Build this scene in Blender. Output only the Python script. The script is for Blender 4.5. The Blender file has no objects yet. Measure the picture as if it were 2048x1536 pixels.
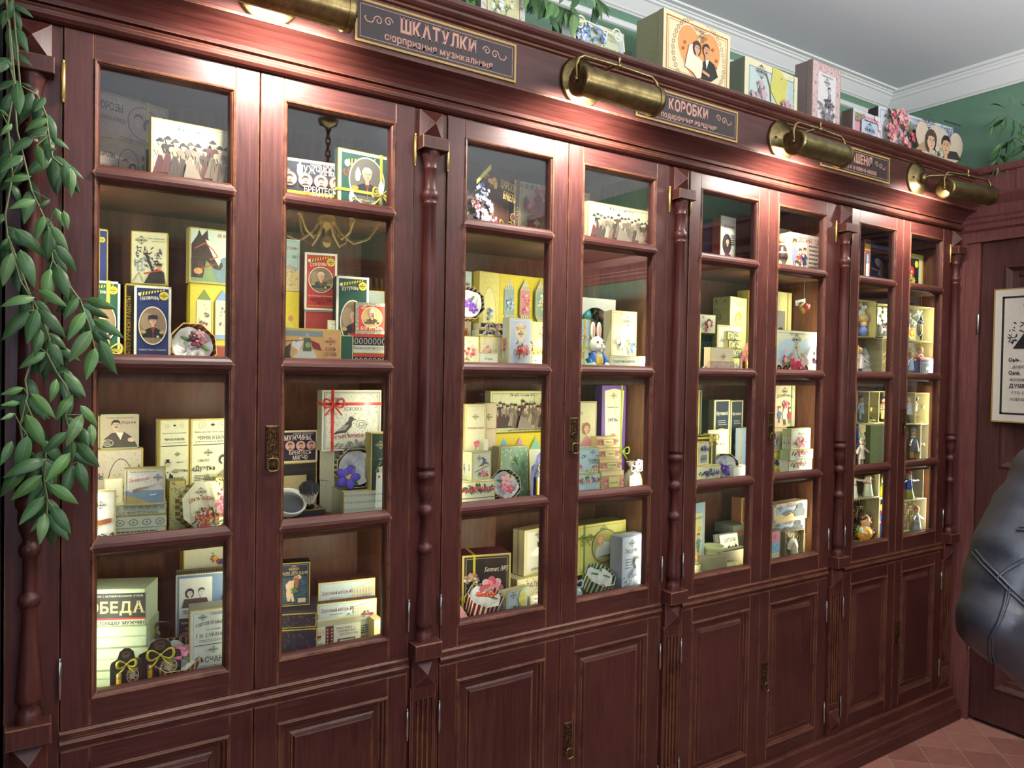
import bpy, bmesh, math, random
from math import sin, cos, pi, radians, sqrt, atan2
from mathutils import Vector, Matrix
SC = bpy.context.scene
COL = SC.collection

# ------------------------------------------------------------------ camera
YAW, PITCH, ROLL, FPX = radians(33.18045806), radians(-1.08312761), radians(.98802601), 1485.54924
CAMP = Vector((0, -1.72199, 1.544703))
_f = Vector((sin(YAW)*cos(PITCH), cos(YAW)*cos(PITCH), sin(PITCH)))
_r = Vector((cos(YAW), -sin(YAW), 0)); _u = _r.cross(_f)
RR = _r*cos(ROLL)+_u*sin(ROLL); UU = -_r*sin(ROLL)+_u*cos(ROLL)
cam = bpy.data.cameras.new('camera'); camo = bpy.data.objects.new('camera', cam); COL.objects.link(camo)
M = Matrix((RR, UU, -_f)).transposed().to_4x4(); M.translation = CAMP
camo.matrix_world = M
cam.sensor_width = 36; cam.lens = 36*FPX/2048; cam.clip_start = .02; cam.clip_end = 60
SC.camera = camo

# ------------------------------------------------------------------ exposure, world, lights
SC.view_settings.view_transform = 'Standard'; SC.view_settings.look = 'None'
SC.view_settings.exposure = 0.0; SC.view_settings.gamma = 1; SC.view_settings.use_curve_mapping = False
SC.cycles.max_bounces = 7; SC.cycles.transparent_max_bounces = 12; SC.cycles.sample_clamp_indirect = 3
SC.cycles.caustics_reflective = False; SC.cycles.caustics_refractive = False
W = bpy.data.worlds.new('world'); SC.world = W; W.use_nodes = True
bg = W.node_tree.nodes['Background']; bg.inputs[0].default_value = (.55, .68, 1, 1); bg.inputs[1].default_value = .3

def area(name, loc, target, sx, sy, power, color, spread=180):
 l = bpy.data.lights.new(name, 'AREA'); l.shape = 'RECTANGLE'; l.size = sx; l.size_y = sy
 l.energy = power; l.color = color; l.spread = radians(spread)
 o = bpy.data.objects.new(name, l); COL.objects.link(o); o.location = loc
 d = Vector(target)-Vector(loc); o.rotation_euler = d.to_track_quat('-Z', 'Y').to_euler()
 return o
BAYX = [(.058, .4375, .8204), (.9126, 1.3094, 1.7110), (1.8058, 2.2028, 2.5964), (2.7036, 3.0728, 3.4484)]
LAMPX = [.435, 1.295, 2.175, 3.045]
# daylight from the shop window behind and left of the camera
area('window_daylight', (-.57, -3.0, 1.7), (1.6, -.6, 1.0), 1.1, 1.6, 45, (.72, .80, 1.0))
# added upward fill that brightens the ceiling, then the chandelier's candle bulbs
area('ceiling_fill_light', (2.0, -2.3, 2.05), (2.0, -2.299, 2.94), 3.0, .8, 250, (.93, .96, 1.0))
CH = Vector((1.42, -2.36, 2.38))
for i in range(6):
 l = bpy.data.lights.new('candle_bulb_light', 'POINT'); l.energy = 3.2; l.color = (1, .88, .72); l.shadow_soft_size = .012
 o = bpy.data.objects.new('candle_bulb_light', l); COL.objects.link(o); o.location = CH+Vector((.30*cos(pi/3*i+.3), .30*sin(pi/3*i+.3), .20))
# led strips behind outer stiles, and a centre one added for evener light
for k, (a, m, b) in enumerate(BAYX):
 for sx, x, p in ((1, a+.036, 1.7), (0, m, 1.9), (-1, b-.036, 1.7)):
  area('led_strip_light', (x, .032, 1.375), (x+sx*.10, .20, 1.375), .012, 1.02, p*(1.15, 1.15, 1.2, 1.5)[k], (1.0, .97, .74), 175)
# picture lamps: one long bulb each
for x in LAMPX:
 area('picture_lamp_light', (x+.03, -.172, 2.288), (x+.03, .0, 2.10), .19, .02, 8.8, (1.0, .91, .82), 150)

# ------------------------------------------------------------------ helpers
def rgb(h):
 h = h.lstrip('#')
 if len(h) == 3: h = ''.join(c*2 for c in h)
 return tuple(((int(h[i:i+2], 16)/255) ** 2.2) for i in (0, 2, 4))
def ray(px, py): return _f+RR*((px-1024)/FPX)-UU*((py-768)/FPX)
def uy(px, py, y): d = ray(px, py); return CAMP+d*((y-CAMP.y)/d.y)
def ux(px, py, x): d = ray(px, py); return CAMP+d*((x-CAMP.x)/d.x)
def uz(px, py, z): d = ray(px, py); return CAMP+d*((z-CAMP.z)/d.z)
def pj(p):
 d = Vector(p)-CAMP; w = d.dot(_f); return 1024+FPX*d.dot(RR)/w, 768-FPX*d.dot(UU)/w

MATS = {}
def nodes(name):
 m = bpy.data.materials.new(name); m.use_nodes = True; MATS[name] = m
 nt = m.node_tree; return m, nt, nt.nodes['Principled BSDF']
def simple(name, c, rough=.5, metal=0, **kw):
 m, nt, b = nodes(name); b.inputs['Base Color'].default_value = (*(rgb(c) if isinstance(c, str) else c), 1)
 b.inputs['Roughness'].default_value = rough; b.inputs['Metallic'].default_value = metal
 for k, v in kw.items(): b.inputs[k.replace('_', ' ')].default_value = v
 return m
def N(nt, t, **kw):
 n = nt.nodes.new(t)
 for k, v in kw.items(): setattr(n, k, v)
 return n
def L(nt, a, b): nt.links.new(a, b)
def ramp(nt, fac, stops):
 r = N(nt, 'ShaderNodeValToRGB'); e = r.color_ramp.elements
 while len(e) < len(stops): e.new(.5)
 for el, (p, c) in zip(e, stops): el.position = p; el.color = (*c, 1) if len(c) == 3 else c
 L(nt, fac, r.inputs[0]); return r.outputs[0]
def mix(nt, f, a, b, mode='MIX'):
 n = N(nt, 'ShaderNodeMix', data_type='RGBA', blend_type=mode)
 for s, v in ((0, f), (6, a), (7, b)):
  if hasattr(v, 'links'): L(nt, v, n.inputs[s])
  else: n.inputs[s].default_value = v if s == 0 else (*v, 1)
 return n.outputs[2]
def coords(nt, scale):
 tc = N(nt, 'ShaderNodeTexCoord'); mp = N(nt, 'ShaderNodeMapping'); mp.inputs['Scale'].default_value = scale
 L(nt, tc.outputs['Object'], mp.inputs[0]); return mp.outputs[0]
def noise(nt, vec, scale=5, detail=4, rough=.6):
 n = N(nt, 'ShaderNodeTexNoise'); n.inputs['Scale'].default_value = scale; n.inputs['Detail'].default_value = detail
 n.inputs['Roughness'].default_value = rough; L(nt, vec, n.inputs['Vector']); return n.outputs['Fac']
def bump(nt, b, h, strength=.2, dist=.001):
 n = N(nt, 'ShaderNodeBump'); n.inputs['Strength'].default_value = strength; n.inputs['Distance'].default_value = dist
 L(nt, h, n.inputs['Height']); L(nt, n.outputs[0], b.inputs['Normal'])

def wood(name, scale, dark, mid, light, wear='#b27a50', rough=.40, wearamt=1.0):
 m, nt, b = nodes(name)
 v = coords(nt, scale); n1 = noise(nt, v, 9, 6, .65)
 c = ramp(nt, n1, [(.3, rgb(dark)), (.52, rgb(mid)), (.75, rgb(light))])
 v2 = coords(nt, (1, 1, 1)); n2 = noise(nt, v2, 2.3, 3)
 c = mix(nt, .35, c, ramp(nt, n2, [(.35, rgb(dark)), (.65, rgb(light))]))
 if wearamt:
  bv = N(nt, 'ShaderNodeBevel', samples=3); bv.inputs['Radius'].default_value = .0035
  g = N(nt, 'ShaderNodeNewGeometry'); d = N(nt, 'ShaderNodeVectorMath', operation='DOT_PRODUCT')
  L(nt, bv.outputs[0], d.inputs[0]); L(nt, g.outputs['Normal'], d.inputs[1])
  e = ramp(nt, d.outputs['Value'], [(.86, (1, 1, 1)), (.985, (0, 0, 0))])
  n3 = ramp(nt, noise(nt, v2, 13, 4, .7), [(.36, (0, 0, 0)), (.56, (1, 1, 1))])
  mu = N(nt, 'ShaderNodeMath', operation='MULTIPLY'); L(nt, e, mu.inputs[0]); L(nt, n3, mu.inputs[1])
  mu2 = N(nt, 'ShaderNodeMath', operation='MULTIPLY'); L(nt, mu.outputs[0], mu2.inputs[0]); mu2.inputs[1].default_value = .75*wearamt
  c = mix(nt, mu2.outputs[0], c, rgb(wear))
 L(nt, c, b.inputs['Base Color']); b.inputs['Roughness'].default_value = rough
 b.inputs['Specular IOR Level'].default_value = .36
 L(nt, ramp(nt, n1, [(.2, (rough-.06,)*3), (.8, (rough+.1,)*3)]), b.inputs['Roughness'])
 bump(nt, b, n1, .25, .0012)
 return m
wood('stained_wood_upright', (14, 14, .9), '#331a17', '#4a2622', '#5d3731')
wood('stained_wood_level', (.9, 14, 14), '#331a17', '#4a2622', '#5d3731')
wood('cabinet_lining', (7, 7, 1.1), '#4a2c20', '#664231', '#80573f', rough=.42, wearamt=0)
wood('room_door_wood', (12, 12, .8), '#352020', '#4a2c2a', '#5c3a36', wear='#6b4434', rough=.42)
wood('casing_wood', (12, 12, .8), '#54302e', '#6e4441', '#805450', wear='#8a5240', rough=.4)

def attr_mat(name, rough=.5, coat=0, **kw):
 m, nt, b = nodes(name); a = N(nt, 'ShaderNodeAttribute', attribute_name='Col')
 v = coords(nt, (1, 1, 1)); n = noise(nt, v, 90, 2)
 c = mix(nt, .12, a.outputs['Color'], ramp(nt, n, [(.3, (.25, .25, .22)), (.7, (1, 1, .95))]), 'MULTIPLY')
 L(nt, c, b.inputs['Base Color']); b.inputs['Roughness'].default_value = rough; b.inputs['Coat Weight'].default_value = coat
 for k, v in kw.items(): b.inputs[k.replace('_', ' ')].default_value = v
 return m
attr_mat('printed_card', .55); attr_mat('painted_clay', .3, .3); attr_mat('cloth', .8, 0, Sheen_Weight=.3)
attr_mat('satin_ribbon', .3, .2); attr_mat('petal', .6)
simple('gold_foil', '#c2a763', .34, .8); simple('silver_metal', '#b9b6ae', .28, 1)
simple('white_paint', '#dcdbd6', .55); simple('black_void', '#050505', .9)
simple('unlit_black', '#0b0a0a', .9)  # near-black colour stands in for the unlit space at the left
simple('bulb_glass', '#ffffff', .3, 0, Emission_Color=(1, .93, .82, 1), Emission_Strength=70)
simple('led_bulb', '#ffffff', .3, 0, Emission_Color=(1, .94, .88, 1), Emission_Strength=14)
simple('string', '#cdbb86', .8)

m, nt, b = nodes('aged_brass')
n = noise(nt, coords(nt, (1, 1, 1)), 26, 5, .7)
L(nt, ramp(nt, n, [(.3, rgb('#5a4c34')), (.55, rgb('#86754f')), (.8, rgb('#a5946c'))]), b.inputs['Base Color'])
b.inputs['Metallic'].default_value = .95; L(nt, ramp(nt, n, [(.3, (.42,)*3), (.8, (.2,)*3)]), b.inputs['Roughness'])
m, nt, b = nodes('bronze_plate')
n = noise(nt, coords(nt, (1, 1, 1)), 160, 4, .7)
L(nt, ramp(nt, n, [(.35, rgb('#33241a')), (.6, rgb('#6d5337')), (.85, rgb('#b09468'))]), b.inputs['Base Color'])
b.inputs['Metallic'].default_value = .9; b.inputs['Roughness'].default_value = .4; bump(nt, b, n, .8, .0012)

m, nt, b = nodes('pane_glass')
nt.nodes.remove(b); out = nt.nodes['Material Output']
tr = N(nt, 'ShaderNodeBsdfTransparent'); gl = N(nt, 'ShaderNodeBsdfGlossy'); gl.inputs['Roughness'].default_value = 0
mx = N(nt, 'ShaderNodeMixShader'); tr.inputs[0].default_value = (.97, .98, .97, 1)
g = N(nt, 'ShaderNodeNewGeometry'); dp = N(nt, 'ShaderNodeVectorMath', operation='DOT_PRODUCT'); L(nt, g.outputs['Normal'], dp.inputs[0]); L(nt, g.outputs['Incoming'], dp.inputs[1])
def mth(op, a, b_=None):
 n_ = N(nt, 'ShaderNodeMath', operation=op)
 for i_, v_ in enumerate((a, b_)):
  if v_ is None: continue
  if hasattr(v_, 'links'): L(nt, v_, n_.inputs[i_])
  else: n_.inputs[i_].default_value = v_
 return n_.outputs[0]
sch = mth('MULTIPLY_ADD', mth('POWER', mth('SUBTRACT', 1.0, mth('ABSOLUTE', dp.outputs['Value'])), 5.0), .96)
sch.node.inputs[2].default_value = .04
L(nt, sch, mx.inputs[0]); L(nt, tr.outputs[0], mx.inputs[1]); L(nt, gl.outputs[0], mx.inputs[2]); L(nt, mx.outputs[0], out.inputs[0])

class MB:
 """collects polygons (with a material and a colour each) and links them as one mesh object"""
 def __init__(s): s.v = []; s.f = []; s.m = []; s.c = []; s.sm = []; s.M = None
 def add(s, vs, fs, mat, col=(1, 1, 1), smooth=False):
  o = len(s.v)
  s.v += [tuple(s.M @ Vector(p)) if s.M else tuple(p) for p in vs]
  for f in fs: s.f.append([o+i for i in f]); s.m.append(mat); s.c.append(col); s.sm.append(smooth)
 def box(s, x0, x1, y0, y1, z0, z1, mat, col=(1, 1, 1)):
  v = [(x, y, z) for z in (z0, z1) for y in (y0, y1) for x in (x0, x1)]
  s.add(v, [(0, 2, 3, 1), (4, 5, 7, 6), (0, 1, 5, 4), (2, 6, 7, 3), (0, 4, 6, 2), (1, 3, 7, 5)], mat, col)
 def bbox(s, x0, x1, y0, y1, z0, z1, mat, col=(1, 1, 1), e=.0015):
  """box with its front (low y) edges chamfered"""
  r = [(0, y1), (0, y0+e), (e, y0)]
  s.rings(x0, x1, z0, z1, r, mat, col); s.add([(x0+e, y0, z0+e), (x1-e, y0, z0+e), (x1-e, y0, z1-e), (x0+e, y0, z1-e)], [(0, 1, 2, 3)], mat, col)
  s.add([(x0, y1, z0), (x1, y1, z0), (x1, y1, z1), (x0, y1, z1)], [(3, 2, 1, 0)], mat, col)
 def rings(s, x0, x1, z0, z1, prof, mat, col=(1, 1, 1), math_=None):
  v = []
  for d, y in prof: v += [(x0+d, y, z0+d), (x1-d, y, z0+d), (x1-d, y, z1-d), (x0+d, y, z1-d)]
  for i in range(len(prof)-1):
   for k in range(4):
    a, b = i*4+k, i*4+(k+1) % 4
    mm = mat if (math_ is None or k % 2) else math_
    s.add([v[a], v[b], v[b+4], v[a+4]], [(0, 1, 2, 3)], mm, col)
 def lathe(s, prof, c, mat, col=(1, 1, 1), n=20, axis='z', smooth=True):
  """prof: (radius, height)"""
  v = []
  for r, h in prof:
   for k in range(n):
    a = 2*pi*k/n; p = (r*cos(a), r*sin(a), h)
    if axis == 'x': p = (p[2], p[0], p[1])
    if axis == 'y': p = (p[0], p[2], p[1])
    v.append((p[0]+c[0], p[1]+c[1], p[2]+c[2]))
  fs = []
  for i in range(len(prof)-1):
   for k in range(n):
    a, b = i*n+k, i*n+(k+1) % n
    fs.append((a, b, b+n, a+n) if axis != 'y' else (a, a+n, b+n, b))
  s.add(v, fs, mat, col, smooth)
  s.add(v[:n], [tuple(range(n))[::-1]], mat, col); s.add(v[-n:], [tuple(range(n))], mat, col)
 def tube(s, pts, r, mat, col=(1, 1, 1), n=8, cap=True):
  pts = [Vector(p) for p in pts]; rs = r if isinstance(r, (list, tuple)) else [r]*len(pts)
  v = []; up = Vector((0.13, .31, .94))
  for i, p in enumerate(pts):
   t = (pts[min(i+1, len(pts)-1)]-pts[max(i-1, 0)]).normalized()
   if abs(t.dot(up)) > .95: up = Vector((1, .1, 0))
   a = t.cross(up).normalized(); b = t.cross(a)
   for k in range(n): v.append(tuple(p+(a*cos(2*pi*k/n)+b*sin(2*pi*k/n))*rs[i]))
   up = -b if False else up
  fs = [(i*n+k, i*n+(k+1) % n, (i+1)*n+(k+1) % n, (i+1)*n+k) for i in range(len(pts)-1) for k in range(n)]
  s.add(v, fs, mat, col, True)
  if cap: s.add(v[:n], [tuple(range(n))[::-1]], mat, col); s.add(v[-n:], [tuple(range(n))], mat, col)
 def ball(s, c, r, mat, col=(1, 1, 1), n=14, m=9, rot=None):
  rx, ry, rz = r if isinstance(r, (tuple, list)) else (r, r, r)
  v = []
  for i in range(m+1):
   t = pi*i/m
   for k in range(n):
    a = 2*pi*k/n; p = Vector((rx*sin(t)*cos(a), ry*sin(t)*sin(a), rz*cos(t)))
    if rot is not None: p = rot @ p
    v.append(tuple(p+Vector(c)))
  fs = [(i*n+k, (i+1)*n+k, (i+1)*n+(k+1) % n, i*n+(k+1) % n) for i in range(m) for k in range(n)]
  s.add(v, fs, mat, col, True)
 def sweep_x(s, prof, x0, x1, mat, col=(1, 1, 1), cap=True):
  """prof: (y, z) polyline, drawn along x"""
  n = len(prof); v = [(x0, y, z) for y, z in prof]+[(x1, y, z) for y, z in prof]
  s.add(v, [(i, i+n, i+1+n, i+1) for i in range(n-1)], mat, col)
  if cap: s.add(v, [tuple(range(n)), tuple(range(2*n-1, n-1, -1))], mat, col)
 def sweep_y(s, prof, y0, y1, mat, col=(1, 1, 1), cap=True):
  """prof: (x, z)"""
  n = len(prof); v = [(x, y0, z) for x, z in prof]+[(x, y1, z) for x, z in prof]
  s.add(v, [(i, i+1, i+1+n, i+n) for i in range(n-1)], mat, col)
  if cap: s.add(v, [tuple(range(n))[::-1], tuple(range(n, 2*n))], mat, col)
 def build(s, name, parent=None, loc=None, rotz=0, clean=True):
  me = bpy.data.meshes.new(name); me.from_pydata(s.v, [], s.f)
  ms = []
  for m_ in s.m:
   if m_ not in ms: ms.append(m_)
  for m_ in ms: me.materials.append(MATS[m_])
  idx = {m_: i for i, m_ in enumerate(ms)}
  me.polygons.foreach_set('material_index', [idx[x] for x in s.m])
  me.polygons.foreach_set('use_smooth', s.sm)
  ca = me.color_attributes.new('Col', 'FLOAT_COLOR', 'CORNER'); buf = []
  for f, c in zip(s.f, s.c): buf += [c[0], c[1], c[2], 1.0]*len(f)
  ca.data.foreach_set('color', buf); me.update()
  o = bpy.data.objects.new(name, me); COL.objects.link(o)
  if parent: o.parent = parent
  if loc is not None: o.location = loc
  o.rotation_euler.z = rotz
  return o
def tag(o, label=None, cat=None, group=None, kind=None):
 if label: o['label'] = label
 if cat: o['category'] = cat
 if group: o['group'] = group
 if kind: o['kind'] = kind
 return o
def empty(name, loc=(0, 0, 0), rz=0):
 o = bpy.data.objects.new(name, None); COL.objects.link(o); o.location = loc; o.rotation_euler.z = rz
 o.empty_display_size = .05; return o
WV, WH = 'stained_wood_upright', 'stained_wood_level'
# ------------------------------------------------------------------ the room
CEIL = 2.94; WX = 3.62; WY = .40
m, nt, b = nodes('wall_green'); n = noise(nt, coords(nt, (1, 1, 1)), 7, 3)
L(nt, ramp(nt, n, [(.3, rgb('#5e7f68')), (.7, rgb('#68896f'))]), b.inputs['Base Color']); b.inputs['Roughness'].default_value = .6
simple('ceiling_white', '#c9cacb', .8)
m, nt, b = nodes('floor_tiles')
tc = N(nt, 'ShaderNodeTexCoord'); mp = N(nt, 'ShaderNodeMapping'); mp.vector_type = 'POINT'
mp.inputs['Location'].default_value = (0, 0, 0); mp.inputs['Rotation'].default_value = (0, 0, pi/4); S = 1/.1556; mp.inputs['Scale'].default_value = (S, S, S)
off = N(nt, 'ShaderNodeVectorMath', operation='ADD'); off.inputs[1].default_value = (-3.14, .083, 0)
L(nt, tc.outputs['Object'], off.inputs[0]); L(nt, off.outputs[0], mp.inputs[0])
fl = N(nt, 'ShaderNodeVectorMath', operation='FLOOR'); L(nt, mp.outputs[0], fl.inputs[0])
wn = N(nt, 'ShaderNodeTexWhiteNoise'); L(nt, fl.outputs[0], wn.inputs[0])
frc = N(nt, 'ShaderNodeVectorMath', operation='FRACTION'); L(nt, mp.outputs[0], frc.inputs[0])
sx = N(nt, 'ShaderNodeSeparateXYZ'); L(nt, frc.outputs[0], sx.inputs[0])
def edge(sock):
 a = N(nt, 'ShaderNodeMath', operation='SUBTRACT'); L(nt, sock, a.inputs[0]); a.inputs[1].default_value = .5
 b_ = N(nt, 'ShaderNodeMath', operation='ABSOLUTE'); L(nt, a.outputs[0], b_.inputs[0]); return b_.outputs[0]
mxx = N(nt, 'ShaderNodeMath', operation='MAXIMUM'); L(nt, edge(sx.outputs[0]), mxx.inputs[0]); L(nt, edge(sx.outputs[1]), mxx.inputs[1])
gt = N(nt, 'ShaderNodeMath', operation='GREATER_THAN'); L(nt, mxx.outputs[0], gt.inputs[0]); gt.inputs[1].default_value = .49
tcol = ramp(nt, wn.outputs[0], [(0, rgb('#784d43')), (.35, rgb('#8a5a4e')), (.7, rgb('#976658')), (1, rgb('#a17162'))])
n = noise(nt, coords(nt, (1, 1, 1)), 20, 4)
tcol = mix(nt, .25, tcol, ramp(nt, n, [(.3, rgb('#6f4a40')), (.7, rgb('#a87a6a'))]))
L(nt, mix(nt, gt.outputs[0], tcol, rgb('#a08476')), b.inputs['Base Color']); b.inputs['Roughness'].default_value = .45
def struct(mb, name): return tag(mb.build(name), kind='structure')
q = MB(); q.box(-.6, WX, -4.2, WY, -.1, 0, 'floor_tiles'); struct(q, 'floor')
q = MB(); q.box(-.6, WX, -4.2, WY, CEIL, CEIL+.1, 'ceiling_white'); struct(q, 'ceiling')
q = MB(); q.box(-.7, WX+.15, WY, WY+.1, 0, CEIL+.1, 'wall_green'); struct(q, 'wall_back')
q = MB(); q.box(WX, WX+.15, -4.2, WY, 0, CEIL+.1, 'wall_green'); struct(q, 'wall_right')
q = MB(); q.box(-.6, -.04, -.03, .05, 0, CEIL, 'unlit_black'); struct(q, 'dark_void_panel')  # added black panel standing for the darkness left of the cabinets
q = MB()
for ya, yb, za, zb in ((-4.2, -3.6, 0, 3.04), (-2.4, WY, 0, 3.04), (-3.6, -2.4, 0, .85), (-3.6, -2.4, 2.55, 3.04)): q.box(-.7, -.6, ya, yb, za, zb, 'unlit_black')
struct(q, 'wall_left')
q = MB()
q.box(-.7, WX+.15, -4.3, -4.2, 0, CEIL+.1, 'wall_green'); struct(q, 'wall_front')
q = MB()
for ya, yb, za, zb in ((-3.6, -3.55, .85, 2.55), (-2.45, -2.4, .85, 2.55), (-3.6, -2.4, .85, .9), (-3.6, -2.4, 2.5, 2.55), (-3.02, -2.98, .9, 2.5), (-3.6, -2.4, 1.95, 1.99)): q.box(-.6, -.575, ya, yb, za, zb, 'white_paint')
struct(q, 'window_1')
# crown moulding
cr = [(0, 0), (0, .14), (.012, .142), (.02, .132), (.03, .128), (.035, .118), (.085, .05), (.098, .045), (.105, .03), (.115, .028), (.12, .018), (.148, .016), (.15, 0)]
q = MB(); q.sweep_x([(WY-a*.64, CEIL-b_*.42) for a, b_ in [(b_*1.0, a) for a, b_ in []] or [(a_*1.0, b2) for a_, b2 in cr]], -.6, WX-.0, 'white_paint'); struct(q, 'trim_1')
q = MB(); q.sweep_y([(WX-a*.64, CEIL-b_*.75) for a, b_ in cr], -4.2, WY, 'white_paint'); struct(q, 'trim_2')
q = MB(); q.sweep_x([(WY, 2.825), (WY-.008, 2.828), (WY-.012, 2.838), (WY-.008, 2.848), (WY, 2.851)], -.6, WX, 'white_paint'); struct(q, 'trim_3')

# ---- right wall: panelling, door casing, door
CW = 'casing_wood'
X0 = 3.55
q = MB()
q.box(X0, WX, -.02, .33, 0, 2.20, CW)            # casing strip next to the cabinet
q.bbox(0, 1, 0, 1, 0, 1, CW) if False else None
q.box(X0+.012, WX, -.075, -.02, 0, 2.16, CW)
q.box(X0, WX, -1.15, -.02, 2.15, 2.2, CW); q.box(X0, WX, -1.15, -1.06, 0, 2.2, CW)
struct(q, 'trim_4')
q = MB()
pr = [(WX, 2.195), (X0-.0, 2.195), (X0-.012, 2.205), (X0-.012, 2.225), (X0-.02, 2.235), (X0-.02, 2.25), (X0-.026, 2.258), (X0-.03, 2.30), (X0-.06, 2.335), (X0-.065, 2.345), (X0-.05, 2.345), (X0-.05, 2.43), (X0-.066, 2.436), (X0-.074, 2.452), (X0-.078, 2.46), (WX, 2.46)]
q.sweep_y(pr, -4.2, .33, CW); q.box(X0-.055, X0-.045, -.32, -.24, 2.345, 2.455, CW); struct(q, 'trim_5')
d = empty('door_1', (3.575, -.08, 0)); tag(d, kind='structure'); DW = 'room_door_wood'
# hinge side at y=-.08, leaf towards -y
q = MB()
def yz(q, y0, y1, z0, z1, xf, xb, mat): q.box(xf, xb, y0, y1, z0, z1, mat)
yz(q, -.09, 0, .02, 2.148, 0, .04, DW); yz(q, -.96, -.87, .02, 2.148, 0, .04, DW)
for a, b_ in ((.02, .17), (1.07, 1.15), (2.04, 2.148)): yz(q, -.87, -.09, a, b_, 0, .04, DW)
q.M = Matrix.Rotation(-pi/2, 4, 'Z')
for a, b_ in ((.17, 1.07), (1.15, 2.04)):
 q.rings(.089, .871, a-.001, b_+.001, [(0, .0002), (.004, -.004), (.012, -.006), (.018, .0), (.03, .012), (.05, .014), (.054, .02), (.09, .02), (.094, .012), (.11, .010)], DW)
 q.add([(.199, .010, a+.109), (.761, .010, a+.109), (.761, .010, b_-.109), (.199, .010, b_-.109)], [(0, 1, 2, 3)], DW)
q.M = None
q.build('door_leaf', d)
for zc in (1.785, .36):
 q = MB(); q.lathe([(.0035, zc-.045), (.006, zc-.04), (.006, zc+.04), (.0035, zc+.045)], (-.012, .006, 0), 'silver_metal', n=10); q.box(-.012, .0, .006, .012, zc-.035, zc+.035, 'silver_metal'); q.build('hinge', d)
# ------------------------------------------------------------------ the cabinets
DT, DB, LT, LB = 2.2045, .8046, .7623, .138
SHELF = [1.937, 1.53, 1.16, .835]
YB = .32
LIN = 'cabinet_lining'
MUNT = [1.928, 1.5445, 1.168]
PLACE = ['far left', 'second from left', 'third from left', 'far right']
def hinge(parent, x, zc, mat, ln=.036):
 q = MB(); q.lathe([(.001, zc-ln-.006), (.0035, zc-ln-.003), (.002, zc-ln), (.0041, zc-ln+.002), (.0041, zc+ln-.002), (.002, zc+ln), (.0035, zc+ln+.003), (.001, zc+ln+.006)], (x, -.004, 0), mat, n=10)
 return q.build('hinge', parent)
def lockplate(parent, x, z1, h=.1, w=.03):
 q = MB(); z0 = z1-h
 q.rings(x-w/2, x+w/2, z0, z1, [(0, .001), (0, -.002), (.002, -.0035)], 'bronze_plate')
 q.add([(x-w/2+.002, -.0035, z0+.002), (x+w/2-.002, -.0035, z0+.002), (x+w/2-.002, -.0035, z1-.002), (x-w/2+.002, -.0035, z1-.002)], [(0, 1, 2, 3)], 'bronze_plate')
 q.rings(x-w/2+.003, x+w/2-.003, z1-.045, z1-.004, [(0, -.0035), (.0005, -.005), (.002, -.005), (.0025, -.0035)], 'bronze_plate')
 zk = z0+.05
 q.lathe([(.0085, -.0036), (.008, -.0055), (.0065, -.0055)], (x, 0, zk-.001), 'bronze_plate', axis='y', n=16)
 q.add([(x+.0028*cos(a), -.0062, zk+.003+.0028*sin(a)) for a in [2*pi*i/10 for i in range(10)]], [tuple(range(10))], 'black_void')
 q.add([(x-.0014, -.0062, zk+.002), (x-.002, -.0062, zk-.009), (x+.002, -.0062, zk-.009), (x+.0014, -.0062, zk+.002)], [(0, 1, 2, 3)], 'black_void')
 for i in range(7):
  a = 2*pi*i/7; q.ball((x+.006*cos(a), -.0045, z1-.025+.012*sin(a)), .0022, 'bronze_plate', n=6, m=4)
 p = q.build('lock_plate', parent)
 q = MB(); q.ball((x, -.0075, z0+.026), .0035, 'bronze_plate', n=10, m=6)
 pts = []
 for i in range(25):
  a = 2*pi*i/24+pi/2; cx, cz = cos(a), sin(a); e = .55
  pts.append((x+.0125*math.copysign(abs(cx)**e, cx), -.0125-.002*(1-cz)/2, z0+.011+.0145*math.copysign(abs(cz)**e, cz)))
 q.tube(pts, .0019, 'aged_brass', n=7); q.build('ring_pull', parent)
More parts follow.
